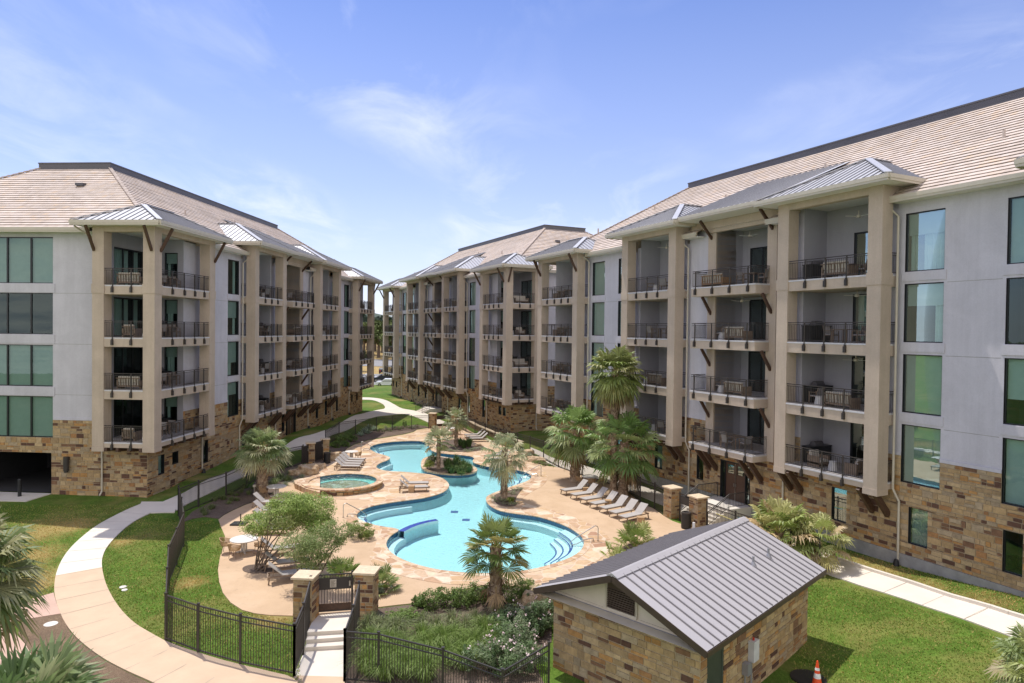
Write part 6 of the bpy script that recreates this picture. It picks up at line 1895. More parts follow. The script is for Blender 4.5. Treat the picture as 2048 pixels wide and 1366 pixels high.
# boulders
def rock_mat():
    m, nt, b = new_mat('weathered_limestone_boulder'); p = geo_pos(nt)
    c = ramp(nt, noise(nt, 2.2, 6, .7, p, .5), [(.28, (.22, .13, .07)), (.45, (.42, .29, .17)), (.6, (.55, .43, .29)), (.75, (.62, .54, .42))])
    L(nt, c, b.inputs['Base Color']); b.inputs['Roughness'].default_value = .92; bump(nt, b, noise(nt, 6, 6, .7, p), .9, .1); return m
M['rock'] = rock_mat()
def boulder(p, sx, sy, sz, seed, label, rz=0):
    bm = bmesh.new(); bmesh.ops.create_icosphere(bm, subdivisions=4, radius=1)
    from mathutils import noise as mn
    o3 = Vector((seed * 3.1, seed * 1.7, seed))
    for v in bm.verts:
        d = v.co.normalized()
        k = 1 + .38 * mn.noise(d * 1.1 + o3) + .16 * mn.noise(d * 3 + o3) + .06 * mn.noise(d * 8 + o3)
        q = d * k
        q.z = max(-.5, min(q.z, .72 + .12 * mn.noise(d * 2.5 + o3)))
        v.co = Vector((q.x * sx, q.y * sy, q.z * sz))
    me = bpy.data.meshes.new('boulder'); bm.to_mesh(me); bm.free(); me.materials.append(M['rock'])
    o = bpy.data.objects.new('boulder', me); COL.objects.link(o); o.location = p; o.rotation_euler = (0, 0, rz); tag(o, label, 'boulder')
boulder(at(614, 945, .1), 1.0, .65, .85, 1, 'large brown boulder left of the four loungers')
boulder(at(636, 935, .1), .6, .45, .5, 2, 'pale flat boulder right of the large brown boulder')
boulder(at(590, 948, .1), .5, .4, .5, 3, 'small grey boulder left of the large brown boulder')
boulder(at(672, 918, .1), .85, .55, .85, 4, 'tall orange boulder beside the black side bin')
boulder(at(1056, 910, .1), .7, .5, .7, 5, 'pale boulder by the far right fence', .4)
boulder(at(1070, 921, .1), 1.0, .5, .5, 6, 'orange flat boulder by the far right pool steps', -.4)
boulder(at(1086, 1222, -.2), 1.1, .8, 1.3, 7, 'big pale boulder beside the pump house gable wall')
boulder(at(957, 892, .1), .35, .3, .35, 8, 'small dark boulder in the far planted bed')
# lawn and path lids
def lid(p, r_, mat, label, nm='valve_cover'):
    mb = MB(); mb.lathe([(r_, -.02), (r_, .035), (r_ * .85, .05)], 20); o = mb.build(nm, mat, None, loc=(0, 0, 0)); o.location = p; ORIGIN[o.name] = Vector(p); tag(o, label, 'cover'); return o
lid(at(246, 1175), .16, M['tabletop'], 'small pale cover in the left lawn, farther of two'); lid(at(249, 1181), .13, M['tabletop'], 'small pale cover in the left lawn, nearer of two')
lid(at(102, 1249), .26, M['tabletop'], 'round pale cover in the brown mulch left of the curved path')
lid(at(1617, 1357), .62, M['black'], 'round black lid on the ground behind the orange cone', 'manhole_lid')
# traffic cone
M['orange'] = simple('orange_cone_plastic', (.80, .085, .02), .5, var=.08); M['reflect'] = simple('reflective_white_collar', (.8, .8, .8), .4)
t = thing('traffic_cone', at(1634, 1372), 'orange traffic cone with white collars at the bottom right lawn', 'traffic cone')
mb = MB(); mb.lathe([(.17, .04), (.125, .30), (.122, .30), (.095, .46), (.07, .62), (.03, .88), (.02, .9)], 20); put(mb, 'cone_body', M['orange'], t)
mb = MB(); mb.lathe([(.127, .30), (.098, .47)], 20, close=False); put(mb, 'collar', M['reflect'], t); mb = MB(); mb.lathe([(.081, .57), (.06, .68)], 20, close=False); put(mb, 'collar', M['reflect'], t)
mb = MB(); mb.box(-.2, .2, -.2, .2, 0, .04); put(mb, 'base', M['black'], t)
# coloured straps tied between the stair rail and the ridge of the pump house
for (a, b, c_, lb) in (((1432, 1027, 1.1), (1508, 1053, 1.3), (.72, .62, .2), 'yellow strap stretched behind the pump house ridge'), ((1455, 1026, 1.3), (1512, 1045, 1.3), (.15, .5, .62), 'light blue strap stretched behind the pump house ridge')):
    p, q = at(*a), at(*b); mb = MB(); mb.tube([p, p.lerp(q, .5) - Vector((0, 0, .05)), q], .02, 6); nm = lb.split()[0] + '_strap_fabric'
    o = mb.build('strap', simple(nm, c_, .7), None, loc=p); tag(o, lb, 'strap')
# ------------------------------------------------------------------ pump house
ZE = 2.55
E1, E2, E3 = at(1068, 1176, ZE), at(1414, 1303, ZE), at(1627, 1133, ZE)
ax = (E2 - E1); WID = ax.length; ax.normalize()
ay = Vector((-ax.y, ax.x, 0))                 # along the ridge, away from the gable
if ay.y < 0: ay = -ay
LEN = (E3 - E2).dot(ay)
PK = (at(1215, 1156, ZE + 1.2) - E1)
def H(x, y, z): p = E1 + ax * x + ay * y; return Vector((p.x, p.y, z))
hs = thing('pump_house', H(WID / 2, LEN / 2, -.4), 'small stone pump house with grey standing seam gable roof', 'pump house')
xm = WID / 2; RISE = WID * .5 * .40; ov = .5; ovg = .55
ZR = ZE + RISE
def roofz(x): return ZE + RISE * (1 - abs(x - xm) / xm)
# walls
x0, x1, y0, y1 = ov, WID - ov, ovg, LEN - ovg; gz = -.7; ZT = ZE - .25
rr = random.Random(12)
mb = MB()
stone_wall(mb, lambda u, dep, z: H(u, y0 - dep, z), x0, x1, gz, ZT, (), rr, 1.0, .02)
dy0, dy1 = y0 + .42, y0 + 1.5
door_h = (dy0, dy1, gz, 1.85)
stone_wall(mb, lambda u, dep, z: H(x1 + dep, u, z), y0, y1, gz, ZT, [door_h], rr, 1.0, .02)
stone_wall(mb, lambda u, dep, z: H(x0 - dep, u, z), y0, y1, gz, ZT, (), rr, 1.0, .02)
stone_wall(mb, lambda u, dep, z: H(u, y1 + dep, z), x0, x1, gz, ZT, (), rr, 1.0, .02)
mb.build('stone_wall', [M['stone'], M['mortar']], hs)
M['cream'] = simple('cream_board', (.56, .50, .40), .7, var=.05)
mb = MB()
for y_, s_ in ((y1 - .02, -1), (y0 + .02, 1)):
    mb = MB(); mb.face([H(x0 + .03, y_, ZT), H(x1 - .03, y_, ZT), H(x1 - .03, y_, roofz(x1) - .12), H(xm, y_, ZR - .12), H(x0 + .03, y_, roofz(x0) - .12)])
    g = mb.build('gable', M['cream'], hs)
mb = MB()
for a, b, za, zb in ((x0 + .25, xm - .75, ZT + .18, None), (xm + .75, x1 - .25, ZT + .18, None)):
    mb.bar(H(a, y0 - .005, za), H(b, y0 - .005, za), .02, .03)
mb.bar(H(xm - .62, y0 - .01, ZT + .2), H(xm + .62, y0 - .01, ZT + .2), .03, .1); mb.bar(H(xm - .62, y0 - .01, ZT + .2), H(xm - .62, y0 - .01, ZR - .3), .1, .03); mb.bar(H(xm + .62, y0 - .01, ZT + .2), H(xm + .62, y0 - .01, ZR - .42), .1, .03)
mb.build('gable_trim', M['cream'], g)
M['brown'] = simple('dark_brown_fascia', (.065, .042, .03), .55, var=.15)
mb = MB()
mb.face([H(xm - .55, y0 - .004, ZT + .26), H(xm + .55, y0 - .004, ZT + .26), H(xm + .55, y0 - .004, ZR - .36), H(xm, y0 - .004, ZR - .2), H(xm - .55, y0 - .004, ZR - .36)])
for k in range(9):
    z = ZT + .3 + k * .075
    if z < ZR - .42: mb.bar(H(xm - .53, y0 - .03, z), H(xm + .53, y0 - .03, z), .05, .03)
mb.build('louvre_vent', M['brown'], g)
mb = MB(); mb.hexa([H(x0 - .08, y0 - .12, ZT - .03), H(x1 + .08, y0 - .12, ZT - .03), H(x1 + .08, y0 + .02, ZT - .03), H(x0 - .08, y0 + .02, ZT - .03), H(x0 - .08, y0 - .12, ZT), H(x1 + .08, y0 - .12, ZT), H(x1 + .08, y0 + .02, ZT + .1), H(x0 - .08, y0 + .02, ZT + .1)])
mb.build('flashing', M['seam_dark'], hs, recalc=True)
# roof
M['roofgrey'] = simple('grey_roof_sheet', (.42, .40, .41), .45, metal=.1, var=.03, scale=1.0)
M['rib'] = simple('roof_rib', (.26, .245, .25), .45, metal=.15, var=.05)
mb = MB()
n = round(LEN / .43)
for sx in (0, 1):
    xe = 0 if sx == 0 else WID
    mb.mat = 0; mb.face([H(xe, 0, ZE), H(xe, LEN, ZE), H(xm, LEN, ZR), H(xm, 0, ZR)])
    mb.face([H(xe, 0, ZE - .05), H(xe, LEN, ZE - .05), H(xm, LEN, ZR - .05), H(xm, 0, ZR - .05)])
    mb.mat = 1
    for k in range(1, n):
        y = LEN * k / n
        nv = Vector((0, 0, .028)); mb.bar(H(xe, y, ZE) + nv, H(xm + (-.12 if sx == 0 else .12), y, ZR - .12 * .4) + nv, .03, .055)
mb.build('roof', [M['roofgrey'], M['rib']], hs)
mb = MB(); mb.hexa([H(xm - .24, -.02, ZR - .05), H(xm + .24, -.02, ZR - .05), H(xm + .24, LEN + .02, ZR - .05), H(xm - .24, LEN + .02, ZR - .05), H(xm - .03, -.02, ZR + .06), H(xm + .03, -.02, ZR + .06), H(xm + .03, LEN + .02, ZR + .06), H(xm - .03, LEN + .02, ZR + .06)])
mb.build('ridge_cap', M['roofgrey'], hs, recalc=True)
for y_ in (0, LEN):
    for xe in (0, WID):
        mb = MB(); mb.bar(H(xe, y_ , ZE - .12), H(xm, y_, ZR - .12), .05, .22); mb.build('barge_board', M['brown'], hs, recalc=True)
for xe in (0, WID):
    mb = MB(); mb.bar(H(xe, 0, ZE - .11), H(xe, LEN, ZE - .11), .05, .17); mb.build('fascia', M['brown'], hs, recalc=True)
mb = MB(); mb.face([H(.05, .05, ZE - .17), H(WID - .05, .05, ZE - .17), H(WID - .05, LEN - .05, ZE - .17), H(.05, LEN - .05, ZE - .17)]); mb.build('soffit', M['cream'], hs)
# door, panel boxes, vents
M['darkgreen'] = simple('dark_green_door', (.045, .055, .045), .5, var=.1)
mb = MB(); mb.hexa([H(x1 - .06, dy0, gz), H(x1 - .02, dy0, gz), H(x1 - .02, dy1, gz), H(x1 - .06, dy1, gz), H(x1 - .06, dy0, 1.85), H(x1 - .02, dy0, 1.85), H(x1 - .02, dy1, 1.85), H(x1 - .06, dy1, 1.85)])
d_ = mb.build('door', M['darkgreen'], hs, recalc=True)
mb = MB()
for y_ in (dy0 + .03, dy1 - .03): mb.bar(H(x1 - .01, y_, gz), H(x1 - .01, y_, 1.85), .06)
mb.bar(H(x1 - .01, dy0, 1.82), H(x1 - .01, dy1, 1.82), .06); mb.build('door_frame', M['darkgreen'], d_)
mb = MB(); mb.bar(H(x1 + .03, dy1 - .14, .35), H(x1 + .03, dy1 - .14, .48), .05); mb.build('handle', M['steel'], d_)
for (yy, z0_, z1_, dw, lb) in ((y0 + 3.3, .75, 1.45, .42, 'electrical_box'), (y0 + 2.85, .45, .85, .26, 'switch_box')):
    mb = MB(); mb.hexa([H(x1 + .02, yy, z0_), H(x1 + .24, yy, z0_), H(x1 + .24, yy + dw, z0_), H(x1 + .02, yy + dw, z0_), H(x1 + .02, yy, z1_), H(x1 + .24, yy, z1_), H(x1 + .24, yy + dw, z1_), H(x1 + .02, yy + dw, z1_)])
    o = mb.build(lb, M['slab'] if dw > .3 else M['seam_dark'], hs, recalc=True, bevel=.01)
    mb = MB(); mb.tube([H(x1 + .1, yy + dw * .3, gz), H(x1 + .1, yy + dw * .3, z0_)], .03, 8); mb.build('conduit', M['seam_dark'], o)
    if dw > .3: mb = MB(); mb.tube([H(x1 + .12, yy + .2, z1_), H(x1 + .12, yy + .2, z1_ + .09)], .04, 8); mb.build('beacon', simple('red_beacon', (.45, .03, .02), .4), o)
for fx, fy in ((.80, .80), (.80, .66)):
    x_ = xm + (WID - xm) * .56; y_ = LEN * fy; z_ = roofz(x_)
    mb = MB(); mb.tube([H(x_, y_, z_ - .02), H(x_, y_, z_ + .12), H(x_, y_, z_ + .14), H(x_, y_, z_ + .34)], [.13, .06, .045, .045], 10); mb.build('vent_pipe', M['seam_dark'], hs)
mb = MB(); x_ = xm * .35; z_ = roofz(x_); mb.tube([H(x_, LEN * .97, z_), H(x_, LEN * .97, z_ + .3)], .06, 10); mb.build('vent_pipe', M['tabletop'], hs)
# ------------------------------------------------------------------ balcony furniture
M['cushion'] = simple('cream_cushion', (.55, .50, .43), .9, var=.08); M['cushion_grey'] = simple('grey_cushion', (.36, .34, .33), .9, var=.08)
M['teakwarm'] = simple('warm_teak', (.34, .20, .10), .6, var=.25, scale=8); M['drum'] = simple('white_drum_table', (.62, .60, .58), .6, var=.05)
def hide_proto(t): t.location = (0, 0, -50)
PROTO = {}
def P_sofa(cush, fr, w_=1.7):
    t = thing('patio_sofa', (0, 0, 0), 'x', 'sofa')
    mb = MB(); mb.box(-w_ / 2, w_ / 2, -.38, .38, .16, .26); mb.box(-w_ / 2, -w_ / 2 + .09, -.38, .38, 0, .6); mb.box(w_ / 2 - .09, w_ / 2, -.38, .38, 0, .6)
    for k in range(9): x = -w_ / 2 + .12 + (w_ - .24) * k / 8; mb.bar((x, -.36, .2), (x, -.40, .74), .05, .02)
    mb.bar((-w_ / 2, -.4, .74), (w_ / 2, -.4, .74), .06); put(mb, 'frame', fr, t)
    for k in range(2):
        a = -w_ / 2 + .1 + k * (w_ / 2 - .1)
        mb = MB(); mb.box(a + .01, a + w_ / 2 - .11, -.3, .38, .265, .42); o = mb.build('seat_cushion', cush, None, loc=(0, 0, 0), bevel=.035); o.parent = t
        mb = MB(); mb.hexa([(a + .02, -.33, .43), (a + w_ / 2 - .12, -.33, .43), (a + w_ / 2 - .12, -.16, .43), (a + .02, -.16, .43), (a + .02, -.40, .86), (a + w_ / 2 - .12, -.40, .86), (a + w_ / 2 - .12, -.25, .86), (a + .02, -.25, .86)]); o = mb.build('back_cushion', cush, None, loc=(0, 0, 0), bevel=.035, recalc=True); o.parent = t
    return t
def P_chair(fr, cush):
    t = thing('patio_chair', (0, 0, 0), 'x', 'chair')
    mb = MB(); mb.box(-.25, .25, -.24, .26, .40, .46); put(mb, 'seat', cush, t)
    mb = MB(); mb.hexa([(-.24, -.25, .46), (.24, -.25, .46), (.24, -.21, .46), (-.24, -.21, .46), (-.23, -.36, .9), (.23, -.36, .9), (.23, -.32, .9), (-.23, -.32, .9)]); put(mb, 'backrest', cush, t)
    mb = MB()
    for x in (-.28, .28):
        mb.bar((x, .24, 0), (x, .22, .64), .04); mb.bar((x, -.3, 0), (x, -.26, .64), .04); mb.bar((x, -.3, .64), (x, .26, .64), .05, .03); mb.bar((x, -.26, .4), (x, .24, .4), .03)
        mb.bar((x, -.26, .5), (x * .9, -.36, .92), .035)
    mb.bar((-.28, .22, .38), (.28, .22, .38), .03); mb.bar((-.28, -.26, .38), (.28, -.26, .38), .03)
    put(mb, 'frame', fr, t)
    return t
def P_table(fr):
    t = thing('patio_table', (0, 0, 0), 'x', 'table')
    mb = MB(); mb.box(-.5, .5, -.5, .5, .70, .74); put(mb, 'table_top', fr, t)
    for x in (-.42, .42):
        for y in (-.42, .42): mb = MB(); mb.bar((x, y, 0), (x, y, .7), .06); put(mb, 'leg', fr, t)
    return t
def P_drum():
    t = thing('drum_table', (0, 0, 0), 'x', 'side table')
    mb = MB(); mb.lathe([(.26, 0), (.18, .47)], 18); put(mb, 'base', M['drum'], t); mb = MB(); mb.lathe([(.21, .47), (.21, .5)], 18); put(mb, 'table_top', M['drum'], t)
    return t
def P_counter():
    t = thing('outdoor_kitchen_counter', (0, 0, 0), 'x', 'counter')
    mb = MB(); mb.box(-.85, .85, -.3, .3, 0, .9); put(mb, 'cabinet', M['black'], t); mb = MB(); mb.box(-.88, .88, -.33, .33, .9, .95); put(mb, 'worktop', M['frame'], t)
    mb = MB(); mb.box(-.35, .35, -.22, .25, .95, 1.0); mb.tube([(-.34, .0, 1.02), (.34, .0, 1.02)], .2, 12); put(mb, 'grill', M['parapet'], t)
    return t
def P_fan():
    t = thing('ceiling_fan', (0, 0, 0), 'x', 'ceiling fan')
    mb = MB(); mb.tube([(0, 0, 0), (0, 0, -.28)], .02, 6); mb.tube([(0, 0, -.24), (0, 0, -.38)], .11, 14); put(mb, 'motor', M['gutter'], t)
    for k in range(3):
        a = k * 2.0944; mb = MB(); d = Vector((math.cos(a), math.sin(a), 0)); mb.bar(d * .1 + Vector((0, 0, -.32)), d * .68 + Vector((0, 0, -.30)), .13, .015); put(mb, 'blade', M['soffit'], t)
    return t
PROTO['sofa'] = P_sofa(M['cushion'], M['teak']); PROTO['orange_sofa'] = P_sofa(M['cushion'], M['teakwarm'], 2.0); PROTO['armchair'] = P_sofa(M['cushion'], M['teak'], .9)
PROTO['chair'] = P_chair(M['teak'], M['cushion_grey']); PROTO['table'] = P_table(M['teak']); PROTO['drum'] = P_drum(); PROTO['counter'] = P_counter(); PROTO['fan'] = P_fan()
DESC = {'sofa': 'cream cushioned sofa', 'orange_sofa': 'warm teak slatted sofa', 'armchair': 'cream cushioned armchair', 'chair': 'grey patio chair', 'table': 'square patio dining table', 'drum': 'white drum side table', 'counter': 'dark outdoor kitchen counter', 'fan': 'pale ceiling fan'}
PUSED = set()
FLOORN = ('lowest', 'second', 'third', 'top')
def furnish(W, S, h0, st, bname, d, n, plan, skipfar=False):
    ang0 = math.atan2(n.y, n.x)                   # outward direction
    for (bay, k), items in plan.items():
        cnt = {}
        for it in items: cnt[it[0]] = cnt.get(it[0], 0) + 1
        for (kind, s_, w_, rot) in items:
            z = h0 + k * st + .006
            if kind == 'fan': z = h0 + k * st + (st - .63 if k < 3 else 3.7)
            p = W(s_, w_, z)
            bn = {'c1': 'near corner', 'b1': 'near bay', 'mid': 'middle', 'b2': 'far bay', 'c2': 'far corner'}[bay]
            lb = '%s on the %s %s balcony of the %s building' % (DESC[kind], FLOORN[k], bn, bname)
            grp = None
            if cnt[kind] > 1: grp = '%ss on the %s %s balcony of the %s building' % (DESC[kind].split()[-1], FLOORN[k], bn, bname)
            rz = ang0 + R(rot) + math.pi / 2     # rot 0: item's back towards the courtyard (front faces the wall)
            pr = PROTO[kind]
            if kind not in PUSED:
                PUSED.add(kind); pr.location = p; pr.rotation_euler = (0, 0, rz); pr['label'] = lb
                if grp: pr['group'] = grp
            else:
                r_ = dup(pr, p, rz, lb, grp)
                if not grp and 'group' in r_: del r_['group']
def bay_items(r, a, b, wi, mirror):
    """one of a few typical arrangements between s=a and s=b"""
    m = (a + b) / 2; sg = -1 if mirror else 1
    k = r.randrange(4)
    if k == 0: return [('sofa', m - .6, -.75, 0), ('drum', m + .9, -.8, 0), ('chair', m + 1.6, -1.4, 90)]
    if k == 1: return [('table', m, -1.25, 0), ('chair', m - .85, -1.25, 90), ('chair', m + .85, -1.25, -90), ('chair', m, -.55, 0)]
    if k == 2: return [('armchair', m - 1.2, -1.2, 90), ('drum', m, -.9, 0), ('armchair', m + 1.2, -1.2, -90)]
    return [('chair', m - .9, -.9, 30), ('chair', m + .7, -.9, -30), ('drum', m - .1, -.8, 0)]
def plan_for(S, seed, depth=99):
    r = random.Random(seed); P = {}
    c1 = S['c1']; T = S['T']
    for k in range(4):
        P['c1', k] = [('sofa' if k in (1, 3) else 'armchair', 1.0, -2.2, -90), ('table', 4.0, -1.5, 0), ('chair', 3.15, -1.5, 90), ('chair', 4.85, -1.5, -90), ('counter', 5.25, -3.0, 90), ('drum', 1.0, -1.2, 0)]
        P['b1', k] = bay_items(r, *S['b1'], 0, 0) + [('counter', S['b1'][1] - 1.15, -2.2, 90)]
        P['mid', k] = bay_items(r, S['b1'][1] + 2.0, S['b2'][0] - 2.4, 0, 0)
        P['b2', k] = bay_items(r, *S['b2'], 0, 1) + [('counter', S['b2'][0] + 1.15, -2.2, -90)]
        P['c2', k] = [('chair', T - 3.2, -1.2, 90), ('table', T - 4.0, -1.3, 0), ('armchair', T - 1.4, -1.6, 90)]
    return P
PL_ = plan_for(S_L, 5); 
for k in (1, 2, 3): PL_['c1', k].append(('fan', 3.6, -2.2, 0))
furnish(WL, S_L, 4.3, 3.47, 'left', DL, NL, PL_)
PC_ = plan_for(S_C, 6); furnish(WC, S_C, 4.5, 3.5, 'far', DR, NR, PC_)
PB_ = {kk: v for kk, v in plan_for(S_B, 7).items() if kk[0] != 'c1'}
m_ = (S_B['b1'][0] + S_B['b1'][1]) / 2
PB_['mid', 3] = [('orange_sofa', (S_B['b1'][1] + S_B['b2'][0]) / 2 + 1.3, -.75, 0), ('table', S_B['b1'][1] + 3.0, -1.2, 0), ('chair', S_B['b1'][1] + 3.9, -1.2, -90), ('chair', S_B['b1'][1] + 2.1, -1.2, 90), ('fan', (S_B['b1'][1] + S_B['b2'][0]) / 2, -2.4, 0)]
PB_['b1', 3] = [('counter', S_B['b1'][1] - 1.15, -2.0, 90), ('table', m_ - .4, -1.4, 0), ('chair', m_ + .5, -1.4, -90), ('chair', m_ - 1.3, -1.4, 90), ('sofa', m_ - .4, -.6, 0), ('fan', m_ - .6, -1.8, 0)]
PB_['b1', 2] = [('counter', S_B['b1'][1] - 1.15, -2.0, 90), ('table', m_ - .2, -1.4, 0), ('chair', m_ + .65, -1.4, -90), ('chair', m_ - 1.1, -1.4, 90), ('chair', m_ - 1.8, -.9, 90), ('fan', m_ - .6, -1.8, 0)]
for kk in (('b2', 3), ('mid', 2), ('b1', 1)): PB_[kk].append(('fan', {'b2': sum(S_B['b2']) / 2, 'mid': (S_B['b1'][1] + S_B['b2'][0]) / 2, 'b1': m_ - .6}[kk[0]], -1.8, 0))
furnish(WB, S_B, 4.5, 3.52, 'right', DR, NR, PB_)
# ------------------------------------------------------------------ far distance seen through the gap
M['far_leaf'] = tinted('distant_foliage', (1, 1, 1), .8, .2, .3, spec=.1)
def far_tree(px, depth, h, w_, label, seed, group='trees beyond the car park', base=None, cols=((.075, .105, .035), (.10, .13, .045), (.13, .155, .06))):
    r = random.Random(seed)
    rr_ = ray(px, 700); x = rr_.x / rr_.y * depth
    zb = base if base is not None else FARZ(depth)
    t = thing('broadleaf_tree', (x, depth, zb), label, 'tree', group)
    mb = MB(); mb.tube([(0, 0, -.5), (.1, 0, h * .35), (.2, .1, h * .7)], [w_ * .05, w_ * .04, w_ * .02], 6)
    for k in range(4): a = k * 1.6; mb.tube([(.1, 0, h * .3), (math.cos(a) * w_ * .3, math.sin(a) * w_ * .3, h * .65)], [w_ * .025, w_ * .01], 5)
    put(mb, 'trunk', M['bark'], t)
    bl = [((0, 0, h * .62), w_ * .36, w_ * .36, h * .28)]
    for _ in range(8):
        a = r.uniform(0, 6.28); q = r.uniform(.2, .4) * w_
        bl.append(((q * math.cos(a), q * math.sin(a), h * r.uniform(.4, .85)), w_ * r.uniform(.13, .24), w_ * r.uniform(.13, .24), h * r.uniform(.1, .18)))
    put(leaf_cloud(r, bl, 2600, h * .055, cols, thin=.7), 'crown', M['far_leaf'], t)
def FARZ(d): return -1.2 if d < 190 else -1.2 + (min(d, 420) - 190) * .012
# field rises gently behind the car park
mb = MB()
prev = None
for d in (185, 205, 230, 270, 330, 420, 520):
    z = FARZ(d) + .05
    row = (mb.pt((-120, d, z)), mb.pt((60, d, z)))
    if prev: mb.facei([prev[0], prev[1], row[1], row[0]])
    prev = row
o = mb.build('dry_field', M['dryfield']); o['kind'] = 'structure'
mb = MB()
for a, b, x0, x1 in ((158, 182, -120, 60),): mb.face([(x0, a, -.98), (x1, a, -.98), (x1, b, -1.06), (x0, b, -1.06)])
o = mb.build('far_road', M['asphalt']); o['kind'] = 'structure'
mb = MB()
for d0, d1, x0, x1, x2, x3 in ((236, 262, -80, -28, -24, -78),):
    mb.face([(x0, d0, FARZ(d0) + .12), (x1, d0 - 12, FARZ(d0) + .0), (x2, d1, FARZ(d1) + .12), (x3, d1 + 14, FARZ(d1) + .3)])
o = mb.build('field_road', M['asphalt']); o['kind'] = 'structure'
for i, (px, d, h, w_) in enumerate(((742, 300, 16, 15), (757, 285, 17, 15), (770, 270, 17, 15), (728, 310, 15, 14), (712, 330, 14, 14), (750, 345, 18, 16), (765, 330, 17, 16), (782, 290, 16, 15), (735, 360, 15, 16), (795, 320, 16, 16), (700, 360, 15, 16), (776, 380, 15, 18))):
    far_tree(px, d, h, w_, 'distant oak tree beyond the dry field and car park', 400 + i)
far_tree(716, 205, 7, 8, 'small lone tree at the edge of the dry field', 430, None)
# wooded hill
r = random.Random(77)
mb = MB()
for i in range(5200):
    x = r.uniform(-330, 60); d = r.uniform(520, 900)
    z = max(0, (d - 500) * .075) + 9 * math.sin(x * .017 + 1.0) * (d - 500) / 400 - 2
    s_ = r.uniform(5, 10)
    k = r.uniform(.7, 1.25); c = r.choice(((.045, .072, .05), (.06, .085, .06), (.08, .10, .07))); mb.col = (c[0] * k, c[1] * k, c[2] * k)
    for _ in range(3):
        u = rv(r, 1).normalized() * s_ * .7; v_ = u.cross(rv(r, 1)).normalized() * s_ * .6; q = Vector((x, d, z + r.uniform(0, s_ * .6))) + rv(r, 2)
        mb.face([q - u, q - v_, q + u, q + v_])
mb.col = (1, 1, 1)
o = mb.build('wooded_hillside', M['far_leaf']); tag(o, kind='stuff'); o['label'] = 'distant wooded hillside beyond the buildings'; o['category'] = 'forest'
mb = MB()
xs = [-420 + 30 * i for i in range(18)]
for d0, d1 in ((480, 560), (560, 640), (640, 720), (720, 800), (800, 920), (920, 1100)):
    for a, b in zip(xs, xs[1:]):
        H_ = lambda x, d: max(0, (d - 500) * .075) + 9 * math.sin(x * .017 + 1.0) * max(0, d - 500) / 400 - 3
        mb.face([(a, d0, H_(a, d0)), (b, d0, H_(b, d0)), (b, d1, H_(b, d1)), (a, d1, H_(a, d1))])
M['hill'] = simple('hill_scrub', (.055, .075, .05), .95, var=.3, scale=.02)
o = mb.build('hill', M['hill'], smooth=True); o['kind'] = 'structure'
# pale roofed house among the trees
def far_house(px, d, w_, z, label):
    rr_ = ray(px, 660); x = rr_.x / rr_.y * d
    t = thing('far_house', (x, d, z), label, 'house')
    def q(mb_, nm, mat): return put(mb_, nm, mat, t)
    mb = MB(); mb.box(-w_ / 2, w_ / 2, -5, 5, 0, 6); q(mb, 'wall', M['white'])
    mb = MB(); a = w_ / 2 + 1
    mb.face([(-a, -6, 6), (a, -6, 6), (a, 0, 10), (-a, 0, 10)]); mb.face([(a, 6, 6), (-a, 6, 6), (-a, 0, 10), (a, 0, 10)])
    mb.face([(-a, -6, 6), (-a, 0, 10), (-a, 6, 6)]); mb.face([(a, -6, 6), (a, 6, 6), (a, 0, 10)])
    q(mb, 'roof', M['walk'])
    for k in range(3): mb = MB(); mb.box(-w_ * .35 + k * w_ * .3, -w_ * .35 + k * w_ * .3 + 1.6, -5.08, -5.0, 2, 4); q(mb, 'window', M['frame'])
far_house(757, 400, 18, 5.2, 'pale roofed house among the distant trees')
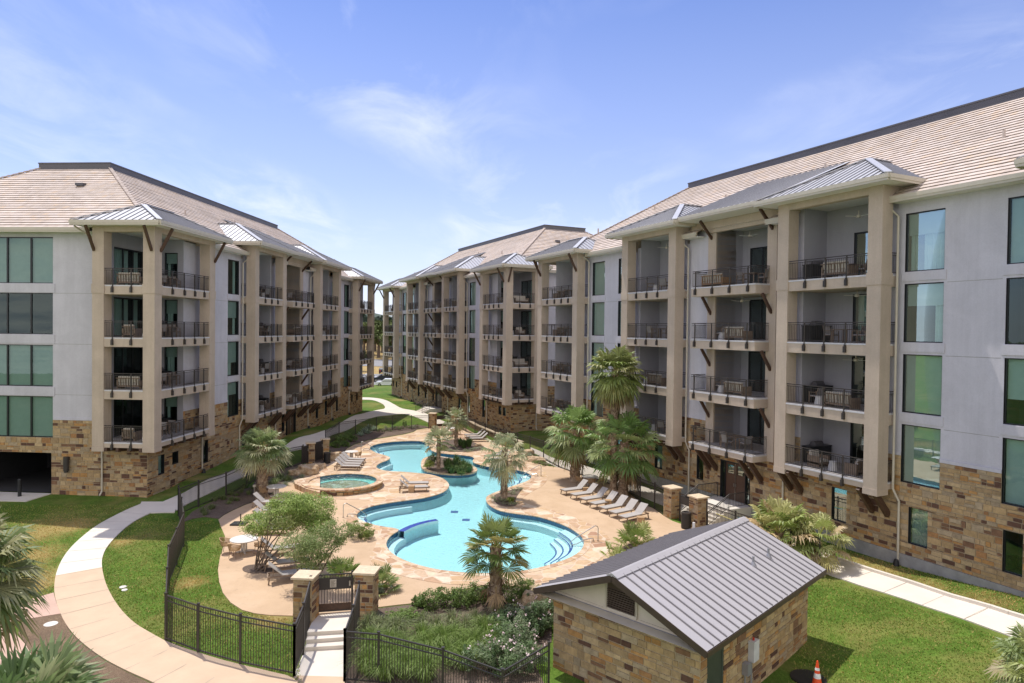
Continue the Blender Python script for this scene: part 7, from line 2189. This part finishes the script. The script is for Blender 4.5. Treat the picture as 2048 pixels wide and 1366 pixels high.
# parked cars
M['car_white'] = simple('white_car_paint', (.75, .75, .76), .25, var=.02); M['car_dark'] = simple('dark_car_paint', (.02, .022, .028), .2, var=.05); M['car_red'] = simple('tail_lamp', (.5, .02, .02), .3)
M['car_glass'] = simple('car_glass', (.02, .025, .03), .08, var=.02); M['tyre'] = simple('tyre', (.02, .02, .02), .9)
def car(px, py, mat, rz, label, kind='suv', z=-.88):
    p = at(px, py, z)
    t = thing('parked_car', p, label, 'car', None, rz)
    Lh, Wd = 2.35, .95
    if kind == 'pickup': prof = [(-2.7, .45), (-2.75, .95), (-.9, 1.02), (-.85, 1.75), (.7, 1.78), (1.35, 1.1), (2.55, .98), (2.7, .5)]
    else: prof = [(-2.35, .42), (-2.4, 1.05), (-2.2, 1.35), (-1.75, 1.68), (.2, 1.72), (1.05, 1.12), (2.15, .95), (2.38, .45)]
    mb = MB(); n = len(prof)
    def sec(y, k): return [mb.pt((x * (1 if k == 1 else .985), y, z_ if z_ < 1.1 or k == 1 else z_ - .05)) for x, z_ in prof]
    ys = [(-Wd, .0), (-Wd * .86, 1), (Wd * .86, 1), (Wd, 0)]
    S_ = [sec(y, k) for y, k in ys]
    for a, b in zip(S_, S_[1:]):
        for i in range(n - 1): mb.facei([a[i], a[i + 1], b[i + 1], b[i]])
        mb.facei([a[n - 1], a[0], b[0], b[n - 1]])
    mb.facei(S_[0]); mb.facei(S_[-1][::-1])
    put(mb, 'body', mat, t)
    mb = MB()
    x0, x1 = (-.75, .65) if kind == 'pickup' else (-1.95, .35)
    for y in (-Wd - .012, Wd + .012):
        mb.face([(x0, y, 1.12), (x1 + .55, y, 1.12), (x1 - .05, y * .96, 1.6), (x0 + .25, y * .96, 1.6)])
    mb.face([(x1 + .78, -.78, 1.2), (x1 + .78, .78, 1.2), (x1 + .03, .72, 1.68), (x1 + .03, -.72, 1.68)])
    put(mb, 'window_glass', M['car_glass'], t)
    for x in (-1.45, 1.45):
        for y in (-.86, .86):
            mb = MB(); mb.tube([(x, y - .11, .36), (x, y + .11, .36)], .36, 14); w_ = put(mb, 'wheel', M['tyre'], t)
            mb = MB(); s_ = 1 if y > 0 else -1; mb.tube([(x, y + s_ * .10, .36), (x, y + s_ * .125, .36)], .22, 10); o = mb.build('rim', M['steel'], None, loc=(0, 0, 0)); o.parent = w_
    for y in (-.6, .6):
        mb = MB(); mb.box(2.28, 2.36, y - .2, y + .2, .72, .88); put(mb, 'headlight', M['steel'], t)
        mb = MB(); mb.box(-2.74 if kind == 'pickup' else -2.42, -2.36, y - .18, y + .18, .8, 1.0); put(mb, 'tail_light', M['car_red'], t)
car(772, 772, M['car_white'], R(190), 'white sport utility car parked nearest in the gap between the buildings')
car(764, 763, M['car_dark'], R(190), 'dark car parked just behind the white sport utility car')
car(738, 762, M['car_white'], R(10), 'white pickup truck seen behind the left building corner', 'pickup')
car(766, 747, M['car_dark'], R(95), 'small dark car standing on the far road')
car(707, 768, M['car_dark'], R(170), 'dark car glimpsed through the left building end balcony')
# ------------------------------------------------------------------ sky, sun, view
w = bpy.data.worlds.new('World'); SC.world = w; w.use_nodes = True
nt = w.node_tree
bg = nt.nodes['Background']
SUN_EL = R(68); SX, SY = -.67, .74
sky = N(nt, 'ShaderNodeTexSky', sky_type='NISHITA'); sky.sun_disc = False
sky.sun_elevation = SUN_EL
sky.sun_rotation = math.atan2(SX, SY)
sky.altitude = 200; sky.air_density = 1.15; sky.dust_density = .25; sky.ozone_density = 2.6
tc = N(nt, 'ShaderNodeTexCoord').outputs['Generated']
sp = N(nt, 'ShaderNodeSeparateXYZ'); L(nt, tc, sp.inputs[0])
# thin high cloud: noise on a flat layer overhead (direction / height)
mz = N(nt, 'ShaderNodeMath', operation='ADD'); L(nt, sp.outputs[2], mz.inputs[0]); mz.inputs[1].default_value = .10
mx_ = N(nt, 'ShaderNodeMath', operation='MAXIMUM'); L(nt, mz.outputs[0], mx_.inputs[0]); mx_.inputs[1].default_value = .03
dv = N(nt, 'ShaderNodeVectorMath', operation='DIVIDE'); L(nt, tc, dv.inputs[0])
cb = N(nt, 'ShaderNodeCombineXYZ')
for k in range(3): L(nt, mx_.outputs[0], cb.inputs[k])
L(nt, cb.outputs[0], dv.inputs[1])
mp = N(nt, 'ShaderNodeMapping'); mp.inputs['Scale'].default_value = (1.0, .55, 0.0); mp.inputs['Rotation'].default_value = (0, 0, R(-28)); mp.inputs['Location'].default_value = (3.1, 1.7, 0)
L(nt, dv.outputs[0], mp.inputs['Vector'])
n1 = noise(nt, 2.1, 10, .62, mp.outputs[0], .55)
n2 = noise(nt, .7, 4, .5, mp.outputs[0], .3)
a = ramp(nt, n1, [(.44, 0), (.76, .75)]); b2 = ramp(nt, n2, [(.42, 0.0), (.62, 1)])
ml = N(nt, 'ShaderNodeMath', operation='MULTIPLY'); L(nt, a, ml.inputs[0]); L(nt, b2, ml.inputs[1])
haz = ramp(nt, sp.outputs[2], [(0.0, .74), (.08, .58), (.20, .32), (.45, .05)])
mxx = N(nt, 'ShaderNodeMath', operation='ADD', use_clamp=True); L(nt, ml.outputs[0], mxx.inputs[0]); L(nt, haz, mxx.inputs[1])
fin = N(nt, 'ShaderNodeMath', operation='MULTIPLY'); L(nt, mxx.outputs[0], fin.inputs[0]); fin.inputs[1].default_value = .8
skc = mixc(nt, 1, sky.outputs[0], (.68, .715, 1.03), 'MULTIPLY')
c = mixc(nt, fin.outputs[0], skc, (6.9, 7.2, 8.2))
# unseen bright cloud bank behind the viewpoint, added to brighten the shaded facades
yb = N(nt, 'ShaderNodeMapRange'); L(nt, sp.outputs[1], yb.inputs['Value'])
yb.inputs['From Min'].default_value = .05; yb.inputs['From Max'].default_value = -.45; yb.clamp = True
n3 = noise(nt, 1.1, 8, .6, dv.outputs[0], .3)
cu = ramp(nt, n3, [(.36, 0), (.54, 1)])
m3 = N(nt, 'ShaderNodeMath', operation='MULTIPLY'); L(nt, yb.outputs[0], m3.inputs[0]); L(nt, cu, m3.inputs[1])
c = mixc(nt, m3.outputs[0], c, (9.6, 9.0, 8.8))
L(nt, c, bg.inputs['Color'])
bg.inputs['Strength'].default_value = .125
sd = bpy.data.lights.new('sun', 'SUN'); sd.energy = 3.7; sd.angle = R(.55); sd.color = (1, .955, .88)
so = bpy.data.objects.new('sun', sd); COL.objects.link(so)
v = Vector((SX, SY, 0)).normalized() * math.cos(SUN_EL) + Vector((0, 0, math.sin(SUN_EL)))
so.rotation_euler = v.to_track_quat('Z', 'Y').to_euler()
so.location = (0, 30, 60)
SC.view_settings.view_transform = 'Standard'; SC.view_settings.look = 'None'
SC.view_settings.exposure = .32; SC.view_settings.gamma = 1.0
SC.cycles.max_bounces = 8; SC.cycles.transparent_max_bounces = 24; SC.cycles.diffuse_bounces = 4; SC.cycles.glossy_bounces = 3
SC.cycles.caustics_reflective = False; SC.cycles.caustics_refractive = False
